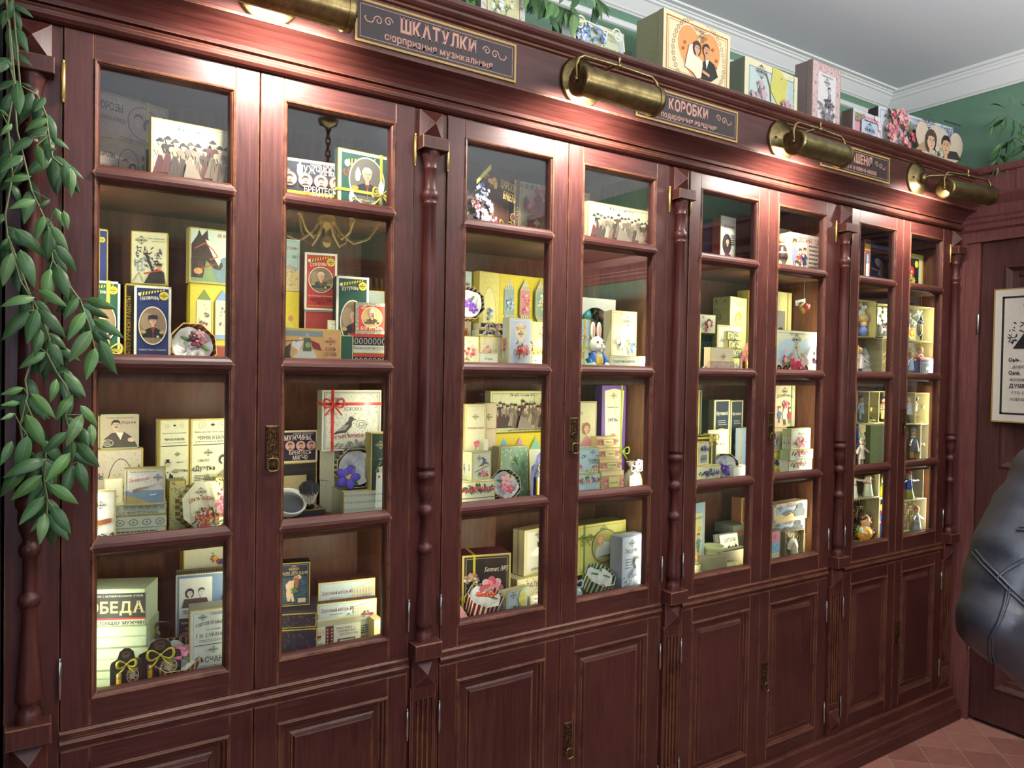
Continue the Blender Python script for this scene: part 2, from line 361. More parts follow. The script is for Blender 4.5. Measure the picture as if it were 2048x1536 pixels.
def glazed_door(parent, xa, xb, hl, side):
 q = MB(); s = .052; x0, x1 = xa+.0012, xb-.0012
 q.bbox(x0, x0+s, 0, .024, DB, DT, WV); q.bbox(x1-s, x1, 0, .024, DB, DT, WV)
 q.bbox(x0+s, x1-s, .0003, .024, DT-.05, DT, WH, e=.001); q.bbox(x0+s, x1-s, .0003, .024, DB, DB+.052, WH, e=.001)
 q.rings(x0+s-.001, x1-s+.001, DB+.051, DT-.049, [(0, .0003), (.001, -.0015), (.003, -.0028), (.0055, -.002), (.0065, .001), (.008, .0015), (.0105, .004), (.0125, .009), (.0135, .014), (.0135, .024)], WV, math_=WH)
 gx0, gx1 = x0+s+.0125, x1-s-.0125
 for z in MUNT:
  pr = [(-.0195, .012), (-.018, .006), (-.0165, .004), (-.013, -.001), (-.0075, -.0052), (0, -.0068), (.0075, -.0052), (.013, -.001), (.0165, .004), (.018, .006), (.0195, .012)]
  n = len(pr); v = []
  for sgn, xg in ((-1, gx0), (1, gx1)):
   for dz, y in pr:
    t = max(0, 1-abs(dz)/.0195); v.append((xg+sgn*(.001+.0145*t), y if t < .8 else y, z+dz))
  q.add(v, [(i, i+n, i+1+n, i+1) for i in range(n-1)]+[tuple(range(n)), tuple(range(2*n-1, n-1, -1))], WH)
  q.box(gx0-.005, gx1+.005, .009, .022, z-.012, z+.012, WH)
 d = q.build('glazed_door', parent)
 lv = [DT-.05]+MUNT+[DB+.052]
 for i in range(4):
  g = MB(); g.box(gx0-.004, gx1+.004, .0145, .0175, lv[i+1]-.004, lv[i]+.004, 'pane_glass'); g.build('glass_pane', d)
 for z, m_ in ((2.097, 'gold_foil'), (1.06+.03, 'silver_metal') if False else (.912, 'silver_metal')): hinge(d, xa if hl else xb, z, m_)
 if side: lockplate(d, xa+.034, 1.408)
 return d
def panel_door(parent, xa, xb, hl, side):
 q = MB(); s = .052; x0, x1 = xa+.0012, xb-.0012
 q.bbox(x0, x0+s, 0, .022, LB, LT, WV, e=.002); q.bbox(x1-s, x1, 0, .022, LB, LT, WV, e=.002)
 q.bbox(x0+s, x1-s, .0003, .022, LT-.048, LT, WH, e=.001); q.bbox(x0+s, x1-s, .0003, .022, LB, LB+.048, WH, e=.001)
 q.rings(x0+s-.001, x1-s+.001, LB+.047, LT-.047, [(0, .0003), (.002, -.002), (.005, -.0035), (.008, -.001), (.010, .003), (.014, .0045), (.017, .011), (.019, .0125), (.034, .0125), (.038, .0095), (.040, .0105), (.0445, .0045), (.0465, .0035), (.05, .0035)], WV, math_=WH)
 a0, a1, b0, b1 = x0+s+.049, x1-s-.049, LB+.097, LT-.097
 q.add([(a0, .0035, b0), (a1, .0035, b0), (a1, .0035, b1), (a0, .0035, b1)], [(0, 1, 2, 3)], WV)
 d = q.build('panel_door', parent)
 for z in (.63, .235): hinge(d, xa if hl else xb, z, 'silver_metal')
 if side: lockplate(d, xa+.034, .508)
for k, (a, m_, b_) in enumerate(BAYX):
 c = empty('display_cabinet', ((a+b_)/2, 0, .138))
 tag(c, ['reddish-brown glazed display cabinet at the far left, behind the hanging vine', 'reddish-brown glazed display cabinet second from left, holding the rabbit figurine', 'reddish-brown glazed display cabinet third from left, with a red heart hanging inside', 'reddish-brown glazed display cabinet at the far right, full of boxed dolls'][k], 'cabinet', 'display cabinets along the wall')
 inv = Vector((-(a+b_)/2, 0, -.138))
 q = MB(); la, lb = a+.013, b_-.013
 q.box(la, lb, YB, YB+.012, .14, 2.2, LIN); q.box(la-.012, la, .026, YB+.012, .14, 2.2, LIN); q.box(lb, lb+.012, .026, YB+.012, .14, 2.2, LIN)
 q.box(la, lb, .026, YB, 2.195, 2.21, LIN); q.box(la, lb, .03, YB, .138, .15, LIN)
 qs = [('carcass', q)]
 for z in SHELF:
  s = MB(); s.box(la, lb, .03, YB, z-.025, z, LIN); qs.append(('shelf', s))
 s = MB(); s.sweep_x([(.03, LT+.001), (.002, LT+.001), (.001, LT+.008), (-.006, LT+.012), (-.009, LT+.018), (-.006, LT+.023), (.0, LT+.025), (.0, LT+.030), (-.004, LT+.032), (-.005, LT+.037), (.001, DB-.001), (.03, DB-.001)], a, b_, WH); qs.append(('middle_rail', s))
 for nm, s in qs:
  o = s.build(nm, c); o.location = inv
 for f, x0, x1, hl, sd in ((glazed_door, a, m_, True, False), (glazed_door, m_, b_, False, True), (panel_door, a, m_, True, False), (panel_door, m_, b_, False, True)):
  n0 = len(c.children); f(c, x0, x1, hl, sd)
  for o in c.children[n0:]: o.location = inv
 for o in c.children: o.location = inv
# ---- cornice, plinth
q = MB()
pr = [(.03, 2.205), (-.006, 2.205), (-.014, 2.208), (-.021, 2.214), (-.023, 2.221), (-.019, 2.229), (-.012, 2.232), (-.004, 2.232), (-.004, 2.236), (-.014, 2.238), (-.017, 2.246), (-.025, 2.256), (-.038, 2.267), (-.055, 2.277), (-.072, 2.283), (-.076, 2.284), (-.076, 2.290), (-.072, 2.293), (-.060, 2.293), (-.060, 2.410), (-.064, 2.412), (-.068, 2.414), (-.068, 2.418), (-.076, 2.421), (-.082, 2.427), (-.084, 2.432), (-.086, 2.432), (-.094, 2.437), (-.098, 2.443), (-.099, 2.451), (.40, 2.451), (.40, 2.211), (.03, 2.211)]
q.sweep_x(pr, -.045, 3.535, WH); tag(q.build('cornice'), 'reddish-brown moulded cornice running along the top of all four cabinets', 'cornice')
q = MB()
q.sweep_x([(YB, 0), (-.058, 0), (-.058, .052), (-.050, .062), (-.042, .072), (-.036, .086), (-.034, .092), (-.024, .094), (-.018, .128), (-.018, .132), (-.014, .137), (YB, .137)], -.045, 3.545, WH); tag(q.build('plinth'), 'stepped reddish-brown plinth along the floor under all four cabinets', 'plinth')
# ---- pilasters with half columns
edges = [(-.035, .0575), (.8209, .9121), (1.7115, 1.8053), (2.5969, 2.7031), (3.4489, 3.535)]
cx = [.006, .862, 1.758, 2.65, 3.489]
plab = ['turned half-column pilaster at the left end, half hidden by the vine', 'turned half-column pilaster right of the cabinet with the shaving brush', 'turned half-column pilaster right of the cabinet with the rabbit figurine', 'turned half-column pilaster right of the cabinet with the hanging heart', 'turned half-column pilaster at the far right beside the brown room door']
def diamond(q, x, z0, z1, w, yo, ya):
 c = [(x-w, yo, z0), (x+w, yo, z0), (x+w, yo, z1), (x-w, yo, z1), (x, ya, (z0+z1)/2)]
 q.add(c, [(0, 1, 4), (1, 2, 4), (2, 3, 4), (3, 0, 4)], WV); q.box(x-w, x+w, yo, .01, z0, z1, WV)
for k, ((e0, e1), x) in enumerate(zip(edges, cx)):
 P = empty('pilaster', (x, 0, .138)); tag(P, plab[k], 'pilaster', 'pilasters between the cabinets')
 def fin(mb, nm): o = mb.build(nm, P); o.location = (-x, 0, -.138)
 q = MB(); q.bbox(e0, e1, .004, .0255, .138, 2.204, WV, e=.0008)
 if k == 0: q.box(e0, e0+.02, .03, .34, .138, 2.2, WV)
 fin(q, 'backing_board')
 q = MB(); diamond(q, x, 2.128, 2.2, .033, -.008, -.034); fin(q, 'diamond_block')
 q = MB(); q.bbox(x-.037, x+.037, -.038, .006, 2.097, 2.129, WV, e=.002); fin(q, 'capital')
 q = MB()
 pf = [(.0225, 2.097), (.0235, 2.092), (.022, 2.086), (.0175, 2.07), (.0155, 2.058), (.0165, 2.056), (.0165, 2.053), (.0145, 2.051), (.0145, 2.003), (.0155, 2.0), (.0195, 1.995), (.0215, 1.986), (.0195, 1.977), (.0155, 1.971), (.017, 1.969), (.017, 1.963), (.0145, 1.96), (.0165, 1.80), (.0195, 1.60), (.0225, 1.42), (.024, 1.295), (.0245, 1.289), (.0205, 1.287), (.0195, 1.281), (.0235, 1.278), (.0245, 1.27), (.0235, 1.262), (.0195, 1.259), (.0205, 1.24), (.0185, 1.22), (.0125, 1.204), (.011, 1.197), (.013, 1.192), (.0175, 1.188), (.019, 1.178), (.0165, 1.168), (.0115, 1.163), (.0118, 1.10), (.0125, 1.093), (.0178, 1.089), (.0195, 1.08), (.0178, 1.071), (.0135, 1.067), (.015, 1.063), (.0135, 1.058), (.0125, 1.053), (.0165, .98), (.0215, .905), (.0235, .887), (.0225, .884), (.018, .878), (.0175, .87), (.0205, .862), (.0225, .858), (.0225, .842)]
 q.lathe(pf[::-1], (x, -.008, 0), WV, n=28); fin(q, 'column')
 q = MB(); q.bbox(x-.038, x+.038, -.04, .006, .802, .843, WV, e=.002); fin(q, 'base_block')
 q = MB(); diamond(q, x, .722, .803, .033, -.010, -.034); fin(q, 'diamond_block')
 q = MB(); w = .028; za, zb = .26, .69; xs = []; prf = []
 q.box(x-.036, x+.036, -.002, .006, .138, .722, WV)
 n = 4; st = 2*w/n
 q.box(x-.036, x-w, -.008, -.002, .138, .722, WV); q.box(x+w, x+.036, -.008, -.002, .138, .722, WV)
 q.box(x-w, x+w, -.008, -.002, zb, .722, WV); q.box(x-w, x+w, -.008, -.002, .138, za, WV)
 for i in range(n-1): q.box(x-w+st*(i+1)-.0022, x-w+st*(i+1)+.0022, -.008, -.002, za, zb, WV)
 fin(q, 'fluted_panel')
 q = MB(); diamond(q, x, .16, .235, .031, -.012, -.032); fin(q, 'diamond_block')
# ------------------------------------------------------------------ lettering and printed pictures
GL = {}
def glyph(ch, bold):
 k = (ch, bold)
 if k in GL: return GL[k]
 c = bpy.data.curves.new('t', 'FONT'); c.body = ch; c.resolution_u = 2; c.offset = bold
 o = bpy.data.objects.new('t', c); COL.objects.link(o); bpy.context.view_layer.update()
 me = o.evaluated_get(bpy.context.evaluated_depsgraph_get()).to_mesh()
 v = [(a.co.x, a.co.y) for a in me.vertices]; f = [tuple(p.vertices) for p in me.polygons]
 bpy.data.objects.remove(o); bpy.data.curves.remove(c)
 if not v: GL[k] = (v, f, 0, .3, []); return GL[k]
 x0 = min(a[0] for a in v); x1 = max(a[0] for a in v)
 # slab serifs wherever a stem ends on the base line or the cap/x height
 cnt = {}
 for p in f:
  for i in range(len(p)): e = tuple(sorted((p[i], p[(i+1) % len(p)]))); cnt[e] = cnt.get(e, 0)+1
 ser = []; top = max(a[1] for a in v)
 for (a, b_), n in cnt.items():
  if n != 1: continue
  A_, B_ = v[a], v[b_]
  if abs(A_[1]-B_[1]) < .004:
   w = abs(A_[0]-B_[0]); y = A_[1]
   if .04 < w < .2 and (abs(y+bold) < .03 or abs(y-top) < .03): ser.append((min(A_[0], B_[0])-.055, max(A_[0], B_[0])+.055, y, y+(.06 if abs(y+bold) < .03 else -.06)))
 GL[k] = (v, f, x0, x1, ser); return GL[k]
def text_polys(s, bold=0.0, serif=False, track=.10):
 x = 0; out = []
 for ch in s:
  if ch == ' ': x += .32; continue
  v, f, x0, x1, ser = glyph(ch, bold)
  for p in f: out.append([(v[i][0]-x0+x, v[i][1]) for i in p])
  if serif:
   for a, b_, y0, y1 in ser: out.append([(a-x0+x, y0), (b_-x0+x, y0), (b_-x0+x, y1), (a-x0+x, y1)])
  x += x1-x0+track
 return out, max(x-track, .01)

class Art:
 """flat print on one face: units are widths of the face, origin bottom left"""
 def __init__(s, mb, origin, ux_, uz_, nrm, w, h, mat='printed_card'):
  s.mb = mb; s.o = Vector(origin); s.a = Vector(ux_); s.b = Vector(uz_); s.n = Vector(nrm); s.w = w; s.h = h/w; s.k = 1
  s.clip = None; s.mat = mat; s.d = 8e-5
 def p(s, pts, c):
  s.k += 1; d = s.d*s.k; v = []
  for x, y in pts:
   if s.clip:
    cx_, cy_, rx, ry = s.clip; q_ = sqrt(((x-cx_)/rx)**2+((y-cy_)/ry)**2)
    if q_ > 1: x, y = cx_+(x-cx_)/q_, cy_+(y-cy_)/q_
   x = min(max(x, 0), 1); y = min(max(y, 0), s.h)
   v.append(s.o+s.a*(x*s.w)+s.b*(y*s.w)+s.n*d)
  s.mb.add(v, [tuple(range(len(v)))], s.mat, rgb(c) if isinstance(c, str) else c)
 def r(s, x0, y0, x1, y1, c): s.p([(x0, y0), (x1, y0), (x1, y1), (x0, y1)], c)
 def e(s, x, y, rx, ry=None, c='#000', n=14, rot=0):
  ry = rx if ry is None else ry; ca, sa = cos(rot), sin(rot)
  s.p([(x+rx*cos(2*pi*i/n)*ca-ry*sin(2*pi*i/n)*sa, y+rx*cos(2*pi*i/n)*sa+ry*sin(2*pi*i/n)*ca) for i in range(n)], c)
 def ring(s, x, y, rx, ry, t, c, n=28):
  s.k += 1
  P = [((x+rx*cos(2*pi*i/n), y+ry*sin(2*pi*i/n)), (x+(rx-t)*cos(2*pi*i/n), y+(ry-t)*sin(2*pi*i/n))) for i in range(n+1)]
  k = s.k
  for i in range(n): s.k = k-1; s.p([P[i][0], P[i+1][0], P[i+1][1], P[i][1]], c)
 def fr(s, i, t, c):
  H = s.h; s.r(i, i, 1-i, i+t, c); k = s.k
  for q_ in ((i, H-i-t, 1-i, H-i), (i, i, i+t, H-i), (1-i-t, i, 1-i, H-i)): s.k = k-1; s.r(*q_, c)
 def ln(s, pts, t, c):
  s.k += 1; k = s.k
  for (x0, y0), (x1, y1) in zip(pts, pts[1:]):
   d = sqrt((x1-x0)**2+(y1-y0)**2) or 1e-6; nx, ny = -(y1-y0)/d*t/2, (x1-x0)/d*t/2
   s.k = k-1; s.p([(x0+nx, y0+ny), (x1+nx, y1+ny), (x1-nx, y1-ny), (x0-nx, y0-ny)], c)
 def t(s, txt, x, y, h, c, w=None, bold=.0, serif=True, arc=0, rot=0, skew=0, sx=1):
  """centred at x, baseline y, cap height h, no wider than w"""
  P, W_ = text_polys(txt, bold, serif); sc = h/.73; sx = sc*sx
  if w and W_*sx > w: sx = w/W_
  k = s.k+1; ca, sa = cos(rot), sin(rot)
  for p in P:
   q_ = []
   for a, b_ in p:
    u = (a-W_/2)*sx+skew*b_*sc; v = b_*sc
    if arc: v += arc*(1-(2*(a/W_)-1)**2)
    q_.append((x+u*ca-v*sa, y+u*sa+v*ca))
   s.k = k-1; s.p(q_, c)
 def tx(s, x0, y0, x1, rows, rh, c, seed=1):
  R_ = random.Random(seed); k = s.k+1
  for j in range(rows):
   x = x0+R_.random()*.04*(x1-x0); xe = x1-R_.random()*.25*(x1-x0) if rows > 1 else x1
   while x < xe:
    w = (.04+.07*R_.random())*(x1-x0); s.k = k-1; s.r(x, y0-j*rh, min(x+w, xe), y0-j*rh+rh*.45, c); x += w+.02*(x1-x0)
 def emb(s, x, y, r, c='#5b5646'):
  s.ring(x, y, r*.55, r*.42, r*.06, c, 16); s.p([(x-r*.2, y), (x, y-r*.22), (x+r*.2, y), (x, y+r*.22)], c)
  for sg in (-1, 1):
   s.p([(x-r*.3, y+sg*r*.42), (x, y+sg*r*.8), (x+r*.3, y+sg*r*.42), (x, y+sg*r*.55)], c)
  s.ln([(x-r, y+r*.16), (x+r, y+r*.16)], r*.04, c); s.ln([(x-r, y-r*.16), (x+r, y-r*.16)], r*.04, c); s.tx(x-r*.95, y-r*.08, x+r*.95, 1, r*.3, c)
  for i in range(9): s.e(x+r*.72*cos(pi*i/8), y+r*.62*sin(pi*i/8), r*.06, None, c, 6); s.e(x+r*.72*cos(pi*i/8), y-r*.55*sin(pi*i/8), r*.05, None, c, 6)
 def fl(s, x, y, r, c1='#c8384a', c2='#e9a0a0', n=6, seed=0):
  for i in range(n):
   a = 2*pi*i/n+seed; s.e(x+r*.55*cos(a), y+r*.55*sin(a), r*.5, r*.38, c1 if i % 2 else c2, 9, a)
  s.e(x, y, r*.35, None, c2, 9); s.e(x, y, r*.16, None, c1, 7)
 def bq(s, x, y, rx, ry, cols, n=14, seed=1, size=.16, leaf='#4f6b3a'):
  R_ = random.Random(seed)
  if leaf:
   for i in range(n):
    a = R_.random()*6.28; d = .55+.5*R_.random(); s.e(x+rx*d*cos(a), y+ry*d*sin(a), rx*.16, rx*.06, leaf if i % 2 else '#6f8a52', 7, a+R_.random())
  for i in range(int(n*1.5)):
   a = R_.random()*6.28; d = sqrt(R_.random())*.92; c = R_.choice(cols); c2 = R_.choice(cols); z = min(rx*size, ry*.8)*(.75+.75*R_.random())
   s.fl(x+rx*d*cos(a), y+ry*d*sin(a), z, c, c2, 5, a)
 def dam(s, x0, y0, x1, y1, c, n=60, seed=1, sz=.014):
  R_ = random.Random(seed); s.k += 1; k = s.k
  for i in range(n):
   s.k = k-1; s.e(x0+(x1-x0)*R_.random(), y0+(y1-y0)*R_.random(), sz*(.5+1.4*R_.random()), sz*.4, c, 6, R_.random()*3)
 def scr(s, x, y, r, c, m=1, t=.006):
  """a flourish scroll"""
  P = [(x+m*r*(.12+.88*(1-i/22))*cos(i*.42)*.9, y+r*(.12+.88*(1-i/22))*sin(i*.42)) for i in range(22)]; s.ln(P, t, c)
 def zig(s, x0, y0, x1, y1, n=9):
  dx, dy = (x1-x0)/n, (y1-y0)/n; h = .055
  s.p([(x0, y0-h), (x1, y1-.01), (x1, y1+.012), (x0, y0+h)], '#1b1b1b')
  for i in range(n):
   f = 1-.75*i/n; s.p([(x0+dx*i, y0+dy*i-h*f), (x0+dx*(i+.55), y0+dy*(i+.55)-h*f), (x0+dx*(i+.75), y0+dy*(i+.75)+h*f), (x0+dx*(i+.2), y0+dy*(i+.2)+h*f)], '#e6cf45')
  s.e(x0, y0, .045, .05, '#e9e2cf', 12)
 def head(s, x, y, r, skin='#d9ab8a', hair='#2c2320', style='short', mus=False, hat=None, hc='#222', face=1):
  if style in ('long', 'curl'): s.e(x-.1*r, y-.1*r, r*1.15, r*1.35, hair, 14)
  s.p([(x-.3*r, y-1.5*r), (x+.3*r, y-1.5*r), (x+.28*r, y-.5*r), (x-.28*r, y-.5*r)], skin)
  s.e(x, y, r*.74, r, skin, 16)
  if style != 'bald': s.p([(x-.86*r, y-.05*r), (x-.8*r, y+.6*r), (x-.4*r, y+1.08*r), (x+.3*r, y+1.12*r), (x+.78*r, y+.7*r), (x+.8*r, y+.1*r), (x+.6*r, y+.45*r), (x+.1*r, y+.6*r), (x-.5*r, y+.5*r), (x-.66*r, y+.1*r)], hair)
  if style == 'curl':
   for i in range(9): a = pi*i/8; s.e(x+.85*r*cos(a), y+.25*r+.85*r*sin(a), r*.28, None, hair, 8)
  for sg in (-1, 1):
   s.e(x+(.08*face+sg*.28)*r, y+.08*r, r*.11, r*.07, '#2b2220', 7); s.r(x+(.08*face+sg*.28)*r-.15*r, y+.24*r, x+(.08*face+sg*.28)*r+.15*r, y+.29*r, hair)
  s.p([(x+.1*face*r, y+.1*r), (x+.2*face*r, y-.25*r), (x+.02*face*r, y-.28*r)], '#b98266')
  s.r(x-.14*r+.08*face*r, y-.56*r, x+.2*r+.08*face*r, y-.48*r, '#a2453f')
  if mus: s.p([(x-.4*r, y-.45*r), (x-.1*r, y-.3*r), (x+.28*r, y-.3*r), (x+.52*r, y-.45*r), (x+.1*r, y-.42*r)], hair)
  if hat == 'cap': s.p([(x-.85*r, y+.45*r), (x-1.0*r, y+1.0*r), (x-.2*r, y+1.3*r), (x+1.05*r, y+1.15*r), (x+.95*r, y+.5*r)], hc); s.r(x-.9*r, y+.38*r, x+1.0*r, y+.55*r, '#111')
  if hat == 'top': s.r(x-.62*r, y+.7*r, x+.62*r, y+2.1*r, hc); s.r(x-1.0*r, y+.62*r, x+1.0*r, y+.78*r, hc)
  if hat == 'wide': s.e(x, y+.85*r, 1.5*r, .4*r, hc, 14); s.e(x, y+1.1*r, .75*r, .45*r, hc, 10)
  if hat == 'helm': s.p([(x-.85*r, y), (x-.8*r, y+.8*r), (x, y+1.9*r), (x+.8*r, y+.8*r), (x+.9*r, y-1.1*r), (x+.5*r, y-1.2*r), (x+.55*r, y+.4*r), (x-.6*r, y+.4*r)], '#c9c6bd')
 def por(s, x, y, rx, ry, bg='#8a7156', coat='#23201f', rim='#efe6c8', skin='#d9ab8a', **kw):
  s.e(x, y, rx*1.07, ry*1.06, rim, 28); s.e(x, y, rx, ry, bg, 28); s.clip = (x, y, rx*.99, ry*.99)
  s.e(x-rx*.4, y+ry*.2, rx*.5, ry*.5, '#a38a68' if bg == '#8a7156' else bg, 12)
  s.p([(x-rx*1.1, y-ry), (x-rx*.85, y-ry*.35), (x-rx*.2, y-ry*.12), (x+rx*.25, y-ry*.12), (x+rx*.85, y-ry*.35), (x+rx*1.1, y-ry)], coat)
  s.e(x-rx*.7, y-ry*.36, rx*.22, ry*.1, '#b79a55', 9); s.e(x+rx*.7, y-ry*.36, rx*.22, ry*.1, '#b79a55', 9)
  s.p([(x-rx*.16, y-ry*.1), (x+rx*.2, y-ry*.1), (x+rx*.03, y-ry*.45)], kw.pop('collar', '#8e2a28'))
  for i in range(5): s.e(x+rx*.03, y-ry*(.4+.12*i), rx*.03, None, '#cdb56a', 6)
  s.e(x+rx*.38, y-ry*.6, rx*.1, None, '#d8d2bd', 8)
  s.head(x, y+ry*.28, rx*.36, skin=skin, **kw); s.clip = None
 def lady(s, x, b_, h, dress='#7a6a58', top=None, hat='#3b3330', lean=0, skin='#d8b493'):
  top = top or dress; w = h*.2
  s.p([(x-w, b_), (x+w, b_), (x+w*.75, b_+h*.2), (x+w*.22, b_+h*.55), (x-w*.22, b_+h*.55), (x-w*.7, b_+h*.2)], dress)
  s.ln([(x-w*.3, b_), (x-w*.05, b_+h*.5)], h*.012, '#2d2622'); s.ln([(x+w*.45, b_), (x+w*.05, b_+h*.5)], h*.012, '#2d2622')
  s.p([(x-w*.22, b_+h*.55), (x+w*.22, b_+h*.55), (x+w*.45, b_+h*.78), (x-w*.45, b_+h*.78)], top)
  for sg in (-1, 1): s.e(x+sg*w*.55, b_+h*.7, w*.25, h*.075, top, 9); s.ln([(x+sg*w*.6, b_+h*.66), (x+sg*w*.35, b_+h*.52)], h*.035, top)
  s.r(x-w*.12, b_+h*.76, x+w*.12, b_+h*.82, skin); s.e(x, b_+h*.86, w*.28, h*.065, skin, 10); s.e(x, b_+h*.92, w*.5, h*.035, hat, 10); s.e(x, b_+h*.955, w*.28, h*.04, hat, 8)
 def crowd(s, x0, x1, b_, h, seed=3):
  R_ = random.Random(seed); n = int((x1-x0)/(h*.17))
  C_ = ['#4a3c38', '#7a6a5a', '#a8957e', '#2f2a2a', '#8f7868', '#b8a890', '#5f3230']
  s.ln([(x0+.1*(x1-x0), b_+h*.4), (x0+.12*(x1-x0), b_+h*1.25), (x0+.16*(x1-x0), b_+h*1.35)], .004, '#b0a488'); s.ln([(x0+.7*(x1-x0), b_+h*.6), (x0+.68*(x1-x0), b_+h*1.35)], .005, '#8d8370')
  for i in range(n):
   s.lady(x0+(i+.5)*(x1-x0)/n, b_+h*.03*R_.random()+(h*.1 if i % 3 == 1 else 0), h*(.85+.15*R_.random()), R_.choice(C_), R_.choice(C_), R_.choice(['#2b2626', '#55463f', '#2b2626']))
  s.p([(x0+.35*(x1-x0), b_), (x0+.62*(x1-x0), b_), (x0+.5*(x1-x0), b_+h*.38), (x0+.4*(x1-x0), b_+h*.5)], '#8f8172')
 def bfly(s, x, y, r, c='#d8cf6a'):
  s.p([(x, y), (x+r*.15, y+r*.9), (x+r*.6, y+r*1.2), (x+r*1.15, y+r*.5), (x+r, y+r*.1)], c); s.p([(x, y), (x+r, y+r*.12), (x+r*1.05, y-r*.35), (x+r*.5, y-r*.5)], '#c6bf5e')
  s.ln([(x+r*.05, y-r*.45), (x, y+.05*r), (x-r*.25, y+r*.5)], r*.07, '#6f6334'); s.e(x+r*.7, y+r*.55, r*.05, None, '#a8813a', 6)
 def bird(s, x, y, r, c='#3a3835', m=1):
  s.p([(x-m*r*1.2, y-r*.75), (x-m*r*.3, y-r*.1), (x+m*r*.35, y+r*.55), (x+m*r*.62, y+r*.5), (x+m*r*.6, y), (x+m*r*.1, y-r*.55), (x-m*r*.5, y-r*.6)], c)
  s.e(x+m*r*.55, y+r*.62, r*.24, None, c, 10); s.p([(x+m*r*.75, y+r*.68), (x+m*r*1.05, y+r*.55), (x+m*r*.72, y+r*.52)], '#5b5348')
  s.p([(x-m*r*.8, y-r*.45), (x-m*r*.1, y+r*.1), (x+m*r*.35, y+r*.15), (x+m*r*.05, y-r*.3)], '#8b877c')
  s.ln([(x, y-r*.55), (x+m*.05*r, y-r*.9)], r*.05, c); s.ln([(x+m*r*.2, y-r*.5), (x+m*.3*r, y-r*.9)], r*.05, c)
 def car(s, x, y, r, c='#8c2f2a'):
  for d in (-.6, .62): s.ring(x+d*r, y, r*.26, r*.26, r*.06, '#6c3530', 14); s.e(x+d*r, y, r*.08, None, '#6c3530', 8)
  s.p([(x-r*.9, y+r*.1), (x+r*.9, y+r*.1), (x+r*.95, y+r*.4), (x+r*.3, y+r*.45), (x+r*.1, y+r*.3), (x-r*.85, y+r*.45)], c)
  for d in (-.45, .05): s.e(x+d*r, y+r*.62, r*.13, r*.2, '#4b403a', 8); s.e(x+d*r, y+r*.86, r*.09, None, '#caa688', 8)
 def town(s, x0, y0, x1, h, c='#b9ad8e'):
  s.p([(x0, y0), (x1, y0+h*.1), (x1, y0+h), (x0, y0+h*.6)], '#d9cfae'); s.ln([(x0, y0+h*.6), (x1, y0+h)], .005, c)
  n = 7
  for i in range(n):
   a = x0+(i+.3)*(x1-x0)/n; s.r(a, y0+h*.3, a+(x1-x0)/n*.4, y0+h*(.5+.03*i), c); s.r(a, y0+h*.08, a+(x1-x0)/n*.4, y0+h*.22, c)
 def kid(s, x, b_, h, c='#b23530', hat=None, hair='#6b4a2e', skin='#e0b290'):
  s.r(x-h*.07, b_, x-h*.02, b_+h*.3, '#4a4238'); s.r(x+h*.02, b_, x+h*.07, b_+h*.3, '#4a4238')
  s.p([(x-h*.15, b_+h*.25), (x+h*.15, b_+h*.25), (x+h*.09, b_+h*.68), (x-h*.09, b_+h*.68)], c); s.ln([(x-h*.08, b_+h*.62), (x-h*.2, b_+h*.42)], h*.06, c); s.ln([(x+h*.08, b_+h*.62), (x+h*.2, b_+h*.5)], h*.06, c)
  s.e(x, b_+h*.8, h*.11, h*.13, skin, 10); s.p([(x-h*.12, b_+h*.8), (x-h*.1, b_+h*.95), (x+h*.1, b_+h*.95), (x+h*.12, b_+h*.82), (x, b_+h*.88)], hair)
  if hat: s.e(x, b_+h*.93, h*.17, h*.05, hat, 10)
# ------------------------------------------------------------------ boxed goods
TOP = {}
REG = []
def aabb(x, y, w, T, yaw, z0, z1):
 ca, sa = cos(yaw), sin(yaw); X = [x, x+w*ca, x-T*sa, x+w*ca-T*sa]; Y = [y, y+w*sa, y+T*ca, y+w*sa+T*ca]; return (min(X), max(X), min(Y), max(Y), z0, z1)
def clash(b_): return sum(max(0, min(b_[1], o[1])-max(b_[0], o[0]))*max(0, min(b_[3], o[3])-max(b_[2], o[2]))*max(0, min(b_[5], o[5])-max(b_[4], o[4])-.001) for o in REG)
LAST = {}
def solve(z0, y, xl, xr, yt, yaw=0, z1=None):
 pm = yt+40
 for _ in range(4):
  P = uy(xl, pm, y); zt = uy(xl, yt, y).z if z1 is None else z1
  pm = (yt+pj((P.x, y, z0))[1])/2
 zt = max(zt, z0+.01); zm = (z0+zt)/2; lo, hi = .002, 1.2
 for _ in range(40):
  m_ = (lo+hi)/2
  if pj((P.x+m_*cos(yaw), y+m_*sin(yaw), zm))[0] < xr: lo = m_
  else: hi = m_
 return P.x, lo, zt-z0
PLATEAU = {}
def front(q, w, h, y=0): return Art(q, (0, y, 0), (1, 0, 0), (0, 0, 1), (0, -1, 0), w, h)
def leftside(q, t, h): return Art(q, (0, t, 0), (0, -1, 0), (0, 0, 1), (-1, 0, 0), t, h)
def rightside(q, w, t, h): return Art(q, (w, 0, 0), (0, 1, 0), (0, 0, 1), (1, 0, 0), t, h)
def topside(q, w, t, h): return Art(q, (0, 0, h), (1, 0, 0), (0, 1, 0), (0, 0, 1), w, t)
